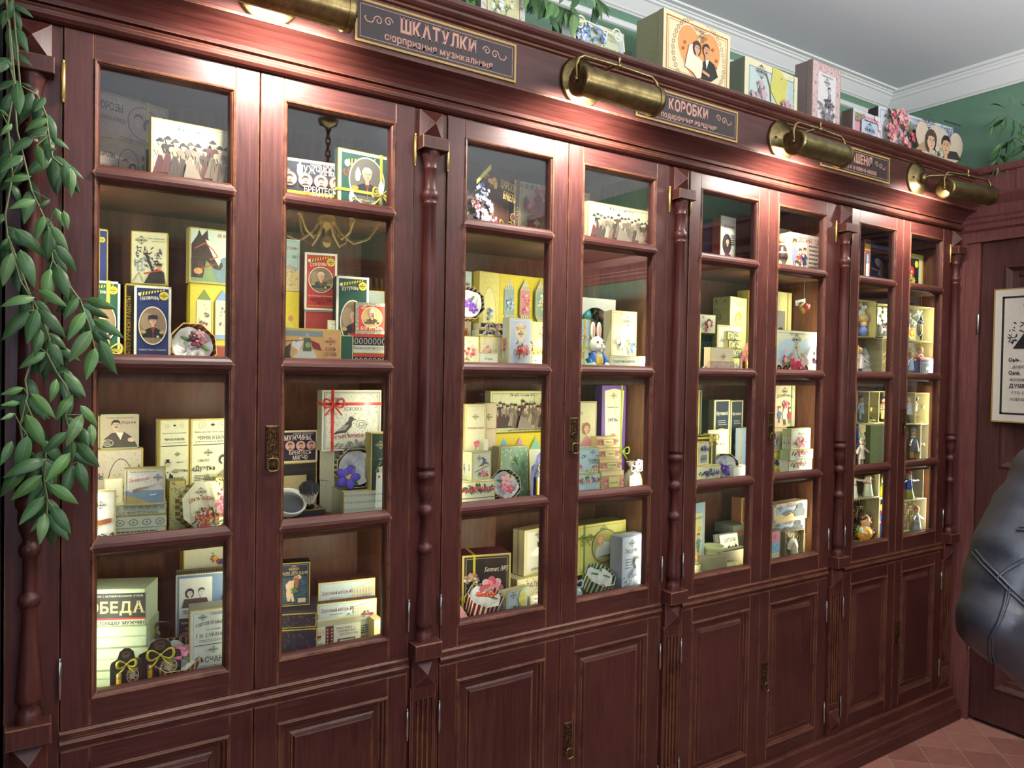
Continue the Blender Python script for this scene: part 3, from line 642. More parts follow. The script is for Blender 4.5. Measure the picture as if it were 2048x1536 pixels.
def B(key, label, z, y, xl, xr, yt, T=.04, yaw=0, lean=0, base='#e6e0b6', edge='#c2a640', art=None, side=None, sidec=None, group=None, name='gift_box', cat='box', ribbon=None, top=None, split=True, edgew=.0022, lift=0):
 """a card box whose front spans the photograph's columns xl..xr and rises to row yt; z is a shelf height or the key of the box it stands on"""
 z0 = TOP[z] if isinstance(z, str) else z
 yaw = radians(yaw)
 def fit(y, T):
  x, w, h = solve(z0+.0006, y, xl, xr, yt, yaw); cl = min([s_-.028 for s_ in SHELF if s_-.03 > z0]+([2.19] if z0 < 2.2 else [9]))-z0
  if z0 < 2.2:
   for a_, m_, b_ in BAYX:
    if a_-.05 < x+min(w, .1)/2 < b_+.02:
     while x+w*cos(yaw) > b_-.0155 and y > .04: y -= .01; x, w, h = solve(z0+.0006, y, xl, xr, yt, yaw)
   for a_, m_, b_ in BAYX:   # keep it inside its cabinet
    if a_-.05 < x+w/2 < b_+.05:
     lo_, hi_ = a_+.0155, b_-.0155; ca, sa = cos(yaw), sin(yaw)
     for _ in range(8):
      T = min(T, max(.004, (YB-.002-y-max(0, w*sa))/max(ca, .2)))
      mn = x+min(0, -T*sa); mxx_ = x+w*ca+max(0, -T*sa)
      if mn < lo_: d_ = lo_-mn; x += d_; w = max(.006, w-d_/ca)
      if mxx_ > hi_: w = max(.006, w-(mxx_-hi_)/ca)
    ymin = y+min(0, w*sin(yaw))
   if ymin < .034: y += .034-ymin
  return x, y, w, min(h, cl), T
 best = None
 for T_ in (T, T*.75, T*.5):
  for dy in (0, .01, -.01, .02, -.02, .035, -.035, .05, -.05, .07, -.07):
   if z0 > 2.2 and dy: continue
   r_ = fit(max(.036, min(.29, y+dy)) if z0 < 2.2 else y, T_); c_ = clash(aabb(r_[0], r_[1], r_[2], r_[4], yaw, z0, z0+r_[3]))*1e6+abs(dy)*60+(T-T_)*40
   if best is None or c_ < best[0]: best = (c_, r_)
 x, y, w, h, T = best[1]; REG.append(aabb(x, y, w, T, yaw, z0, z0+h))
 root = empty(name, (x, y, z0+.0006+T*sin(radians(lean))), yaw)
 if lean: root.rotation_euler.x = -radians(lean)
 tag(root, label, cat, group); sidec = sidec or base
 lid = min(T*.45, .022) if (split and T > .03) else T
 q = MB(); q.box(0, w, 0, lid, 0, h, 'printed_card', rgb(sidec))
 if edge:
  e = edgew
  for c_, (a, b_) in (((1, 0), (0, 0)),): pass
  A = front(q, w, h); A.r(0, 0, 1, A.h, base); A.fr(0, e/w, edge)
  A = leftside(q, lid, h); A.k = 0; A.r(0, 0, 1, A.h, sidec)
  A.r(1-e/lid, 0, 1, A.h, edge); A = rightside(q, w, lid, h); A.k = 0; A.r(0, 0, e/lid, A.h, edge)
  A = topside(q, w, lid, h); A.k = 0; A.r(0, 0, 1, e/w, edge)
 else: A = front(q, w, h); A.r(0, 0, 1, A.h, base)
 if art: A = Art(q, (0, 0, h*lift), (1, 0, 0), (0, 0, 1), (0, -1, 0), w, h*(1-lift)); A.k = 3; art(A)
 if side: A = leftside(q, lid, h); A.k = 2; side(A); A = rightside(q, w, lid, h); A.k = 2; side(A)
 if top: A = topside(q, w, lid, h); A.k = 2; top(A)
 q.build('lid' if lid < T else 'box_body', root)
 if lid < T:
  q = MB(); i = .0012; q.box(i, w-i, lid, T, i*0, h-i, 'printed_card', rgb(sidec));
  if side: A = Art(q, (i, T, 0), (0, -1, 0), (0, 0, 1), (-1, 0, 0), T-lid, h-i); A.k = 1; side(A)
  q.build('box_base', root)
 if ribbon:
  c, px_, pz_, bow = ribbon; q = MB(); rw = .0035; cc = rgb(c)
  if px_ is not None: q.box(px_*w-rw, px_*w+rw, -.0016, T+.0012, -0.0, h+.0012, 'satin_ribbon', cc)
  if pz_ is not None: q.box(-.0012, w+.0012, -.0018, T+.0012, pz_*h-rw, pz_*h+rw, 'satin_ribbon', cc)
  q.build('ribbon', root)
  if bow:
   q = MB(); bowmesh(q, ((px_ if px_ is not None else .8)*w, -.005, max((pz_ if pz_ is not None else .2)*h, bow*1.03)), bow, cc); q.build('bow', root)
 TOP[key] = z0+.0006+h; LAST[key] = (root, w, h, T); return root
def bowmesh(q, c, s, col, n=10):
 c = Vector(c)
 for sg in (-1, 1):
  pts = [c+Vector((sg*s*(.9*sin(t)), -.004-.004*sin(t), s*.42*sin(2*t)*.9+s*.12*sin(t))) for t in [pi*i/n for i in range(n+1)]]
  q.tube(pts, [.0009+.0022*sin(pi*i/n) for i in range(n+1)], 'satin_ribbon', col, 6)
  q.tube([c, c+Vector((sg*s*.35, -.006, -s*.5)), c+Vector((sg*s*.75, -.004, -s*.95))], [.0012, .0026, .0022], 'satin_ribbon', col, 5)
 q.ball(tuple(c+Vector((0, -.004, 0))), .0036, 'satin_ribbon', col, 8, 6)
def stack(name, label, z, y, xl, xr, yt, T, n, key, group=None, **kw):
 """n equal boxes on top of each other, reaching up to row yt"""
 z0 = TOP[z] if isinstance(z, str) else z
 yaw = radians(kw.get('yaw', 0)); x, w, h = solve(z0, y, xl, xr, yt, yaw); hh = h/n
 for i in range(n):
  zt = z0+hh*(i+1); r_, c_ = pj((x, y, zt-.0006))
  k = key+str(i); B(k, label(i) if callable(label) else label, (z0 if i == 0 else key+str(i-1)), y, xl, xr, c_, T, group=group, name=name, **kw)
 TOP[key] = TOP[key+str(n-1)]
def card(label, z, y, xl, xr, yt, lines, yaw=0, flat=False, c='#ece8c8', group=None, h=None, lean=14):
 """a small price card propped up on the shelf"""
 z0 = TOP[z] if isinstance(z, str) else z; yaw = radians(yaw)
 x, w, hh = solve(z0, y, xl, xr, yt, yaw)
 o = empty('price_card', (x, y, z0+.0005), yaw); tag(o, label, 'price card', group)
 if flat: hh = w*.35
 q = MB(); q.box(0, w, 0, .0015, 0, hh, 'printed_card', rgb(c)); A = front(q, w, hh); A.fr(0, .02, '#c2a640'); A.fr(.05, .008, '#8a8468')
 H_ = A.h
 for i, s in enumerate(lines): A.t(s, .5, H_*(.68-.27*i), min(H_*.13, .09), '#33302a', .78)
 A.scr(.14, H_*.5, .05, '#6d6852'); A.scr(.86, H_*.5, .05, '#6d6852', -1)
 q.build('card_face', o)
 if not flat:
  q = MB(); q.add([(w*.4, .002, 0), (w*.6, .002, 0), (w*.5, .002, hh*.7), (w*.5, .03, 0)], [(0, 1, 3), (0, 3, 2), (1, 2, 3)], 'printed_card', rgb(c)); q.build('card_prop', o)
  o.rotation_euler.x = 0
 else: o.rotation_euler.x = -radians(86); o.location.z += .0025
 return o
R1, R2, R3, R4 = SHELF
K = '#2b2723'
# ---------------- picture designs
def crowd_art(A):
 A.fr(.03, .004, '#4a443a'); A.t('Лѣтній сезонъ 1892 г.', .5, A.h*.87, .032, K, .5); A.crowd(.06, .94, A.h*.1, A.h*.62, 5); A.tx(.2, A.h*.05, .8, 1, .02, '#6b6456', 2)
def rose_label(A):
 A.fr(.02, .006, '#6a5c50'); A.dam(.03, .03, .97, A.h-.03, '#8f7c6e', 120, 4, .012); A.r(.05, A.h*.6, .42, A.h*.86, '#c8b4a4'); A.t('МОРОЗЫ', .23, A.h*.64, .1, K, .34, .02)
 A.ring(.66, A.h*.52, .2, A.h*.36, .012, '#4f453d'); A.head(.6, A.h*.58, .07, '#cdb6a2', '#4c4038'); A.head(.74, A.h*.5, .065, '#cdb6a2', '#4c4038', 'curl', face=-1)
 A.t('СЪМЯТА И МЯЛИ', .25, A.h*.42, .05, K, .36); A.t('СУМАСШЕДШІЙ', .6, A.h*.06, .045, K, .5)
 for i in range(4): A.p([(.9, A.h*(.2+.18*i)), (.93, A.h*(.27+.18*i)), (.96, A.h*(.2+.18*i)), (.93, A.h*(.13+.18*i))], '#6f6056')
def admiral(name, bgc, t1, t2, coat='#23201f', tc='#efe6c8', **kw):
 def f(A):
  A.fr(.0, .06, '#efe9d2'); A.r(.075, .075, .925, A.h-.075, bgc); A.fr(.07, .008, '#3c4f80'); A.zig(.14, A.h-.26, .84, A.h-.1)
  A.e(.8, A.h-.28, .13, None, '#e6cf45', 18); A.emb(.8, A.h-.28, .11, '#6b5a20')
  A.t(name, .42, A.h-.43, .12, tc, .5, .01, arc=.03, rot=.08)
  A.por(.5, A.h*.53, .36, A.h*.215, coat=coat, **kw)
  A.t(t1, .5, A.h*.235, .05, K if tc != '#efe6c8' else '#e8dcc0', .74);
  A.t(t2[0], .5, A.h*.155, .085, t2[2], .74, .02, sx=.7);
  if t2[1]: A.t(t2[1], .5, A.h*.105, .07, t2[2], .8, .02, sx=.7)
  A.t('НАБОРЪ МЫЛА РУЧНОЙ РАБОТЫ', .5, .115, .035, '#e6cf45', .8)
 return f
def spine_text(c, s='МЫЛО РУЧНОЙ РАБОТЫ'):
 def f(A): A.t(s, .5, A.h*.5, A.h*.045, c, None, rot=pi/2)
 return f
def stripes(c1, c2, n=9):
 def f(A):
  for i in range(n): A.r(0, A.h*i/n, 1, A.h*(i+.5)/n, c1 if i % 2 else c2)
 return f
def vstripes(c1, n=24):
 def f(A):
  for i in range(n): A.r(i/n, 0, (i+.5)/n, A.h, c1)
 return f
def side_band(c1, c2=None, txt=True):
 def f(A):
  A.r(0, A.h*.5, 1, A.h*.92, '#d9d8bb'); n = max(4, int(1/A.h*1.6))
  for i in range(n): A.ring((i+.5)/n, A.h*.71, .36/n, A.h*.15, .09/n, c1, 10); A.e((i+.5)/n, A.h*.71, .12/n, A.h*.05, c2 or c1, 7)
  A.r(0, A.h*.47, 1, A.h*.5, c1); A.tx(.06, A.h*.3, .94, 2, A.h*.12, '#6b6858', 3)
 return f
def damask(c, n=70, sz=.03):
 return lambda A: A.dam(0, 0, 1, A.h, c, n, 5, sz)
def barcode(x0, y0, x1, y1):
 def f(A):
  A.r(x0, y0*A.h, x1, y1*A.h, '#e9e8da'); R_ = random.Random(4)
  for i in range(16): yy = y0+(y1-y0)*(i+.4)/17; A.r(x0+.06, yy*A.h, x1-.06, (yy+(y1-y0)*.02*(1+R_.random()))*A.h, K)
 return f
def men_art(A):
 A.fr(0, .03, '#d9c7a0'); A.fr(.035, .006, '#b98f84'); A.r(.045, .045, .955, A.h-.045, '#1d2030')
 A.t('НАБОРЪ ДЛЯ БРИТЬЯ', .68, A.h*.87, .035, '#e3c4b6', .45); A.t('МУЖЧИНЫ,', .56, A.h*.7, .11, '#e8cfc0', .8, .02, sx=.7); A.emb(.09, A.h*.72, .06, '#c9a294')
 for i in range(4):
  x = .14+.235*i; A.e(x, A.h*.53, .1, .1, '#d39c90', 18); A.ring(x, A.h*.53, .11, .11, .01, '#a86f64'); A.clip = (x, A.h*.53, .1, .1); A.head(x, A.h*.53, .06, '#c99a84', '#2e2220', mus=True); A.p([(x-.09, A.h*.53-.1), (x+.09, A.h*.53-.1), (x, A.h*.53-.05)], '#2b2220'); A.clip = None
 A.t('БРЕЙТЕСЬ', .6, A.h*.26, .09, '#e8cfc0', .7, .01, sx=.8); A.t('МЯГЧЕ!', .6, A.h*.1, .09, '#e8cfc0', .7, .01, sx=.8)
def pilot_art(A):
 A.emb(.28, A.h*.83, .17, '#4c4a3a'); A.t('Наборъ туалетного мыла', .68, A.h*.86, .035, K, .46); A.t('ручной работы', .75, A.h*.81, .035, K, .36)
 A.dam(.1, A.h*.3, .85, A.h*.7, '#3b3d4a', 60, 8, .04); A.dam(.1, A.h*.25, .4, A.h*.5, '#9fb3b9', 40, 3, .03)
 A.p([(.36, A.h*.02), (.95, A.h*.02), (.9, A.h*.24), (.72, A.h*.3), (.5, A.h*.2)], '#2c2420'); A.ln([(.62, A.h*.22), (.46, A.h*.48), (.4, A.h*.6)], .07, '#2c2420'); A.e(.4, A.h*.62, .04, None, '#caa07c', 8)
 A.head(.76, A.h*.34, .085, '#c9936e', '#2c2420', hat='cap', hc='#33251e'); A.ln([(.86, A.h*.27), (.6, A.h*.24), (.35, A.h*.2)], .035, '#c23a2c'); A.ln([(.05, A.h*.04), (.22, A.h*.22), (.32, A.h*.05)], .012, '#2b2723')
def horse_art(A):
 A.r(.03, .03, .97, A.h-.03, '#cfdccb'); A.r(.03, .03, .97, A.h*.45, '#7f9464'); A.p([(.4, A.h*.3), (.6, A.h*.5), (.97, A.h*.55), (.97, .03), (.5, .03)], '#6f8a93')
 A.p([(.04, A.h*.1), (.04, A.h*.7), (.14, A.h*.86), (.17, A.h*.97), (.22, A.h*.86), (.32, A.h*.98), (.33, A.h*.82), (.46, A.h*.6), (.6, A.h*.36), (.55, A.h*.26), (.44, A.h*.28), (.3, A.h*.42), (.24, A.h*.1)], '#3b2a25')
 A.p([(.28, A.h*.8), (.36, A.h*.78), (.56, A.h*.42), (.52, A.h*.34), (.42, A.h*.5)], '#e8e2d2'); A.ln([(.09, A.h*.62), (.28, A.h*.74), (.42, A.h*.62), (.5, A.h*.5), (.36, A.h*.44)], .02, '#b8583a'); A.e(.26, A.h*.64, .02, None, '#111', 7)
 A.ln([(.12, A.h*.2), (.2, A.h*.26), (.44, A.h*.36)], .02, '#b23a2a'); A.e(.16, A.h*.22, .08, .06, '#c99263', 10)
 A.e(.82, A.h*.5, .16, .2, '#d8ab3c', 14); A.p([(.68, A.h*.55), (.82, A.h*.82), (.96, A.h*.55)], '#7a96b0'); A.r(.68, A.h*.3, .97, A.h*.46, '#cf8f52'); A.t('НЕ ВОЛКОМЪ!', .72, A.h*.86, .06, '#b8362a', .44, .01); A.fr(0, .025, '#b7a558')
def landscape_art(A):
 A.r(0, 0, 1, A.h*.4, '#d8c48c'); A.r(0, A.h*.4, 1, A.h, '#b9d3cc'); A.fr(.08, .01, '#5c7a80'); A.t('ПУТЕМЪ!', .6, A.h*.8, .12, '#b8362a', .6, .02); A.emb(.75, A.h*.66, .12, '#5c6a60'); A.dam(.1, A.h*.1, .9, A.h*.4, '#9c8a5a', 40, 3, .04); A.p([(.1, A.h*.42), (.5, A.h*.5), (.9, A.h*.42)], '#c8a89a')
def towers(cols):
 def f(A):
  A.r(0, 0, 1, A.h, '#dcc845'); n = len(cols); w = .8/n
  for i, c in enumerate(cols):
   x = .1+i*(.86/n); A.r(x-.012, A.h*.13, x+w*.9, A.h*.72, '#8d8430'); A.r(x, A.h*.17, x+w*.86, A.h*.74, '#e1dbb4'); A.p([(x, A.h*.74), (x+w*.43, A.h*.92), (x+w*.86, A.h*.74)], c); A.r(x, A.h*.1, x+w*.86, A.h*.17, c)
   A.bq(x+w*.43, A.h*.45, w*.3, A.h*.2, [c, '#b84a3c', '#5d6a88'], 7, i+3, .2)
 return f
def mail_art(A):
 A.r(.03, .03, .97, A.h-.03, '#b7a88e'); A.emb(.8, A.h*.2, .0, K) if 0 else None
 A.t('Туалетное мыло для мужчинъ', .5, A.h*.88, .035, K, .7); A.t('Жоржъ', .72, A.h*.72, .08, K, .4, serif=False, skew=.3)
 A.p([(.06, .03), (.97, .03), (.85, A.h*.3), (.62, A.h*.48), (.3, A.h*.46), (.12, A.h*.3)], '#4f463e'); A.p([(.4, A.h*.47), (.6, A.h*.47), (.52, A.h*.25)], '#e0d7c2'); A.head(.4, A.h*.68, .14, '#c8b296', '#362d28', mus=True); A.e(.8, A.h*.25, .1, .07, '#c8b296', 9); A.ring(.2, A.h*.17, .14, .1, .015, '#d8cfb6'); A.tx(.1, A.h*.2, .3, 3, .04, '#d8cfb6')
def duet(man):
 def f(A):
  A.fr(.03, .01, '#b8912e'); A.scr(.25, A.h*.93, .1, K); A.scr(.75, A.h*.93, .1, K, -1); A.e(.5, A.h*.94, .05, .03, K, 8)
  A.t('Мыло дуетомъ Тепло для купанія', .5, A.h*.865, .035, K, .8); A.t('ЧЕРНОЕ И БѢЛОЕ', .5, A.h*.8, .075, K, .82, .02, sx=.75); A.tx(.1, A.h*.775, .9, 1, .03, K, 4); A.r(.06, A.h*.745, .94, A.h*.752, K)
  x = .27 if man else .74; tx_ = .68 if man else .3
  A.emb(.6 if man else .4, A.h*.67, .11, '#4a463c'); A.t('МЫЛО', tx_, A.h*.585, .06, K, .3); A.t('«Дуэтъ»', tx_, A.h*.5, .12, K, .52, .015)
  A.tx(tx_-.22, A.h*.45, tx_+.22, 4, .035, K, 6); A.tx(tx_-.18, A.h*.3, tx_+.18, 3, .035, K, 7); A.e(tx_, A.h*.17, .13, .05, K, 14); A.tx(tx_-.08, A.h*.175, tx_+.08, 2, .03, '#d8d3b0', 8)
  if man:
   A.p([(x-.2, 0), (x+.2, 0), (x+.22, A.h*.3), (x+.18, A.h*.47), (x, A.h*.51), (x-.2, A.h*.46), (x-.23, A.h*.25)], '#2e2c2a'); A.p([(x-.06, A.h*.5), (x+.07, A.h*.5), (x, A.h*.35)], '#e8e3cc'); A.r(x-.02, 0, x+.02, A.h*.15, '#dcd6b4'); A.head(x, A.h*.58, .085, '#ddd6b8', '#22201e', mus=True, hat='top')
  else:
   A.p([(x-.12, 0), (x+.2, 0), (x+.1, A.h*.22), (x-.06, A.h*.22)], '#b8b39a'); A.p([(x-.24, A.h*.32), (x-.2, A.h*.42), (x, A.h*.5), (x+.2, A.h*.42), (x+.23, A.h*.32), (x+.1, A.h*.22), (x-.08, A.h*.22)], '#a39e88'); A.dam(x-.2, A.h*.25, x+.2, A.h*.45, '#4b473d', 60, 9, .02); A.head(x, A.h*.6, .085, '#e2dcc0', '#3a352e', 'curl', face=-1)
 return f
def plane_art(A):
 A.r(.04, .04, .96, A.h-.04, '#d6d2c4'); A.r(.04, .04, .96, A.h*.4, '#8098a6'); A.p([(.04, .04), (.7, .04), (.3, A.h*.2), (.04, A.h*.28)], '#b3a468'); A.dam(.06, A.h*.45, .94, A.h*.8, '#e4e0d2', 30, 2, .05)
 A.emb(.82, A.h*.74, .12, '#4c4a42'); A.t('За мечтой!', .36, A.h*.66, .085, '#b23a40', .5, rot=.12, serif=False, skew=.3); A.tx(.15, A.h*.9, .8, 1, .03, '#6b6456')
 A.p([(.12, A.h*.4), (.5, A.h*.52), (.62, A.h*.5), (.3, A.h*.4)], '#a87c5c'); A.p([(.3, A.h*.53), (.86, A.h*.62), (.8, A.h*.56), (.42, A.h*.48)], '#ded6bf'); A.p([(.1, A.h*.38), (.2, A.h*.42), (.22, A.h*.36)], '#d8c890'); A.p([(.62, A.h*.28), (.8, A.h*.3), (.78, A.h*.26), (.64, A.h*.25)], '#dcdcd4'); A.fr(0, .03, '#c9b86a')
def wheel_art(A):
 A.r(.04, .04, .96, A.h-.04, '#d8d6ca'); A.emb(.62, A.h*.74, .15, '#4c4a42'); A.t('отрады!', .3, A.h*.7, .07, '#b23a40', .4, serif=False); A.p([(.04, A.h*.42), (.9, A.h*.5), (.9, A.h*.42), (.3, A.h*.34)], '#93502f'); A.ring(.45, A.h*.36, .14, .14, .02, '#a8763c'); A.ln([(.31, A.h*.36), (.59, A.h*.36)], .012, '#a8763c'); A.ln([(.45, A.h*.36-.14), (.45, A.h*.36+.14)], .012, '#a8763c'); A.dam(.05, .05, .95, A.h*.22, '#4f4a44', 60, 5, .05); A.fr(0, .03, '#c9b86a')
def pobeda(A):
 A.r(0, A.h*.22, 1, A.h*.88, '#2e312f'); A.r(0, A.h*.17, 1, A.h*.22, '#c0342a'); A.t('МЫЛО ТУАЛЕТНОЕ С АКТИВИРОВАННЫМЪ УГЛЕМЪ', .5, A.h*.78, .028, '#d8ddb8', .94); A.t('ПОБЕДА', .5, A.h*.36, .17, '#cbbd84', .96, .03); A.t('ДЛЯ НАСТОЯЩИХ МУЖЧИН', .5, A.h*.04, .052, K, .96, .02)
def mint_side(A): A.r(0, A.h*.46, 1, A.h*.54, '#9fb38c')
def soap_ad(A):
 A.fr(0, .02, '#c9c09a'); A.r(.03, .03, .97, A.h-.03, '#6d86a0'); A.r(.06, A.h*.5, .56, A.h*.95, '#d9dcce'); A.fr(.0, .008, K); A.head(.22, A.h*.78, .06, '#d9dcce', '#4a3a36', 'curl'); A.head(.4, A.h*.79, .06, '#d9dcce', '#4a3a36'); A.p([(.1, A.h*.62), (.52, A.h*.62), (.48, A.h*.72), (.14, A.h*.72)], '#5a4642'); A.tx(.12, A.h*.58, .5, 2, .035, K)
 A.r(.06, A.h*.28, .56, A.h*.5, '#43282b'); A.t('Наборъ туалетного мыла', .31, A.h*.44, .035, '#e0d8c0', .44); A.t('мануфактуры', .31, A.h*.38, .035, '#e0d8c0', .3); A.t('«ДУШИСТЫЯ РАДОСТИ»', .31, A.h*.31, .05, '#e0d8c0', .46)
 A.r(.06, .05, .96, A.h*.25, '#3d4350'); A.t('ПОРОДНИТЬСЯ ПОДАРКОМЪ', .5, A.h*.18, .04, '#d8d8c8', .8); A.t('ПОДАРОКЪ', .5, A.h*.06, .09, '#e8e2cc', .8, .02)
 A.p([(.62, A.h*.3), (.97, A.h*.3), (.97, A.h*.5), (.85, A.h*.58), (.66, A.h*.5)], '#4a3c34'); A.head(.78, A.h*.68, .075, '#d9ab8a', '#2c2320', mus=True, hat='top')
def trade(A):
 A.fr(0, .02, '#c2a640'); A.r(.05, .03, .97, A.h-.03, '#cdd6c6'); A.fr(.08, .006, '#6d766a'); A.emb(.28, A.h*.88, .1, '#4b5148'); A.tx(.45, A.h*.93, .9, 2, .03, '#4b5148'); A.t('ТОРГОВЛЯ МЫЛОМЪ', .52, A.h*.73, .075, '#3c413a', .8, .01, arc=.06); A.t('въ коломнѣ', .52, A.h*.68, .04, '#3c413a', .4); A.t('Г.Н. СУРАНОВЪ', .52, A.h*.58, .08, '#3c413a', .76, .01); A.tx(.2, A.h*.53, .85, 2, .035, '#7d867a'); A.r(.1, A.h*.455, .94, A.h*.465, '#3c413a')
 A.emb(.52, A.h*.38, .11, '#4b5148'); A.t('ПѢСЧАНОЕ', .52, A.h*.2, .13, '#3c413a', .84, .01, sx=.8); A.tx(.14, A.h*.14, .9, 3, .04, '#7d867a')
def bath_art(A):
 A.fr(0, .02, '#c2a640'); A.r(.03, .03, .97, A.h-.03, '#232a38'); A.fr(.07, .008, '#a8b0b8'); A.emb(.5, A.h*.86, .17, '#b59f66'); A.t('МЫЛО ДЛЯ БАНИ', .5, A.h*.74, .085, '#cdb98a', .84, .01); A.tx(.2, A.h*.715, .8, 1, .03, '#a89868')
 A.r(.1, .08*A.h, .9, A.h*.68, '#2c4450'); A.dam(.12, A.h*.1, .88, A.h*.66, '#47606a', 50, 7, .05)
 sk = '#d8b68e'; A.p([(.3, A.h*.12), (.38, A.h*.12), (.42, A.h*.3), (.5, A.h*.45), (.5, A.h*.58), (.36, A.h*.6), (.24, A.h*.5), (.28, A.h*.38), (.26, A.h*.3)], sk); A.p([(.44, A.h*.1), (.52, A.h*.12), (.46, A.h*.34), (.36, A.h*.36)], sk); A.ln([(.46, A.h*.58), (.72, A.h*.66), (.62, A.h*.72)], .06, sk); A.e(.56, A.h*.65, .08, None, '#b98b64', 10); A.p([(.5, A.h*.66), (.66, A.h*.64), (.62, A.h*.42), (.54, A.h*.4)], '#8d5a34'); A.bq(.5, A.h*.36, .12, .1, ['#7f9a4a', '#5a7438'], 8, 4, .3); A.r(.62, A.h*.1, .86, A.h*.2, '#c8b89a')
def road_art(A):
 A.r(.02, .02, .98, A.h-.02, '#cdd1b4'); A.r(.02, A.h*.6, .98, A.h*.98, '#c8d6cf'); A.fr(.03, .004, '#6b6f60'); A.t('Дорожный наборъ №1', .33, A.h*.76, .062, '#7d2a2c', .54, .01, serif=False); A.tx(.2, A.h*.68, .42, 1, .02, '#4f4a42'); A.emb(.52, A.h*.58, .085, '#4f4a42'); A.town(.6, A.h*.66, .96, A.h*.28); A.car(.84, A.h*.57, .11)
 A.r(.08, A.h*.34, .36, A.h*.5, '#4b3a34'); A.r(.1, A.h*.4, .34, A.h*.47, '#c8bfa0'); A.ring(.12, A.h*.32, .04, .04, .01, K, 10); A.ring(.34, A.h*.32, .04, .04, .01, K, 10); A.t('Тихая дорога въ Крымъ', .72, A.h*.42, .05, K, .4, serif=False); A.tx(.55, A.h*.3, .92, 4, .04, K, 5)
def two_soaps(A):
 A.r(0, A.h*.8, 1, A.h, '#b9b48e'); A.r(.03, .03, .43, A.h*.8, '#e0dfc0'); A.r(.56, .03, .96, A.h*.8, '#e0dfc0'); A.r(.43, 0, .56, A.h*.8, '#5a2b2c')
 for x in (.46, .53):
  for i in range(6): A.e(x, A.h*(.08+.12*i), .018, None, '#b98b74', 6)
 A.town(.07, A.h*.5, .42, A.h*.24); A.car(.27, A.h*.42, .1); A.t('Туалетное мыло', .22, A.h*.2, .04, '#4a2a2a', .32, serif=False); A.t('для грязныхъ рукъ', .22, A.h*.09, .04, '#4a2a2a', .34, serif=False); A.t('Превосходное', .72, A.h*.66, .04, '#4a2a2a', .26, serif=False); A.t('туалетное мыло', .76, A.h*.55, .04, '#4a2a2a', .3, serif=False); A.t('для рукъ и лица', .8, A.h*.44, .04, '#4a2a2a', .3, serif=False); A.r(.62, A.h*.1, .9, A.h*.32, '#4b3a34'); A.r(.65, A.h*.2, .88, A.h*.28, '#c8bfa0'); A.e(.66, A.h*.08, .03, None, '#6c3530', 9); A.e(.86, A.h*.08, .03, None, '#6c3530', 9)
def warrior_art(A):
 A.fr(0, .015, '#c9b45a'); A.r(.03, .03, .7, A.h-.05, '#c9995c'); A.r(.03, .03, .7, A.h*.3, '#4f5a4a'); A.p([(.03, A.h*.2), (.35, A.h*.26), (.7, A.h*.18), (.7, .05), (.03, .05)], '#5c7488'); A.r(.03, A.h*.82, .7, A.h-.04, '#7c8a8a')
 A.p([(.3, A.h*.4), (.4, A.h*.72), (.34, A.h*.8), (.28, A.h*.66), (.24, A.h*.74), (.2, A.h*.6), (.3, A.h*.5)], '#d8d4c6'); A.p([(.28, A.h*.32), (.62, A.h*.22), (.66, A.h*.1), (.6, A.h*.36), (.56, A.h*.5), (.36, A.h*.52), (.22, A.h*.34)], '#ccc6b4'); A.ln([(.3, A.h*.34), (.24, A.h*.24), (.28, A.h*.2)], .02, '#d8d4c6'); A.p([(.38, A.h*.48), (.52, A.h*.48), (.5, A.h*.78), (.4, A.h*.78)], '#4b5a44'); A.e(.45, A.h*.84, .03, .04, '#a8a49a', 8); A.e(.46, A.h*.62, .045, None, '#8a9a5a', 10); A.p([(.5, A.h*.74), (.64, A.h*.66), (.68, A.h*.5), (.54, A.h*.56)], '#7e2430'); A.ln([(.02, A.h*.68), (.4, A.h*.74)], .01, '#5a2f22'); A.p([(.03, A.h*.3), (.1, A.h*.55), (.2, A.h*.66), (.18, A.h*.4), (.24, A.h*.12), (.14, A.h*.2)], '#3a3733')
 A.r(.71, .05, .94, A.h*.84, '#cf9a6a'); A.emb(.82, A.h*.72, .09, '#8a5a38'); A.t('ВОИНЪ', .82, A.h*.5, .06, '#5a3a28', .17); A.t('БОГАТЫРЬ', .82, A.h*.38, .06, '#5a3a28', .2); A.tx(.74, A.h*.2, .92, 2, .035, '#5a3a28')
def bogatyr(A):
 A.r(0, 0, 1, A.h, '#8d8a76'); A.dam(0, 0, 1, A.h, '#d8d6c4', 130, 4, .02); A.r(.1, .1, .9, A.h-.1, '#c5402f'); A.por(.5, A.h*.53, .3, .3, bg='#c8a868', coat='#5a4a3c', hat='helm', style='bald', mus=True, hair='#4a3428'); A.t('БОГАТЫРЬ', .5, A.h*.13, .09, '#efe3c8', .72, .02); A.emb(.26, A.h*.82, .11, '#e0c0a0')
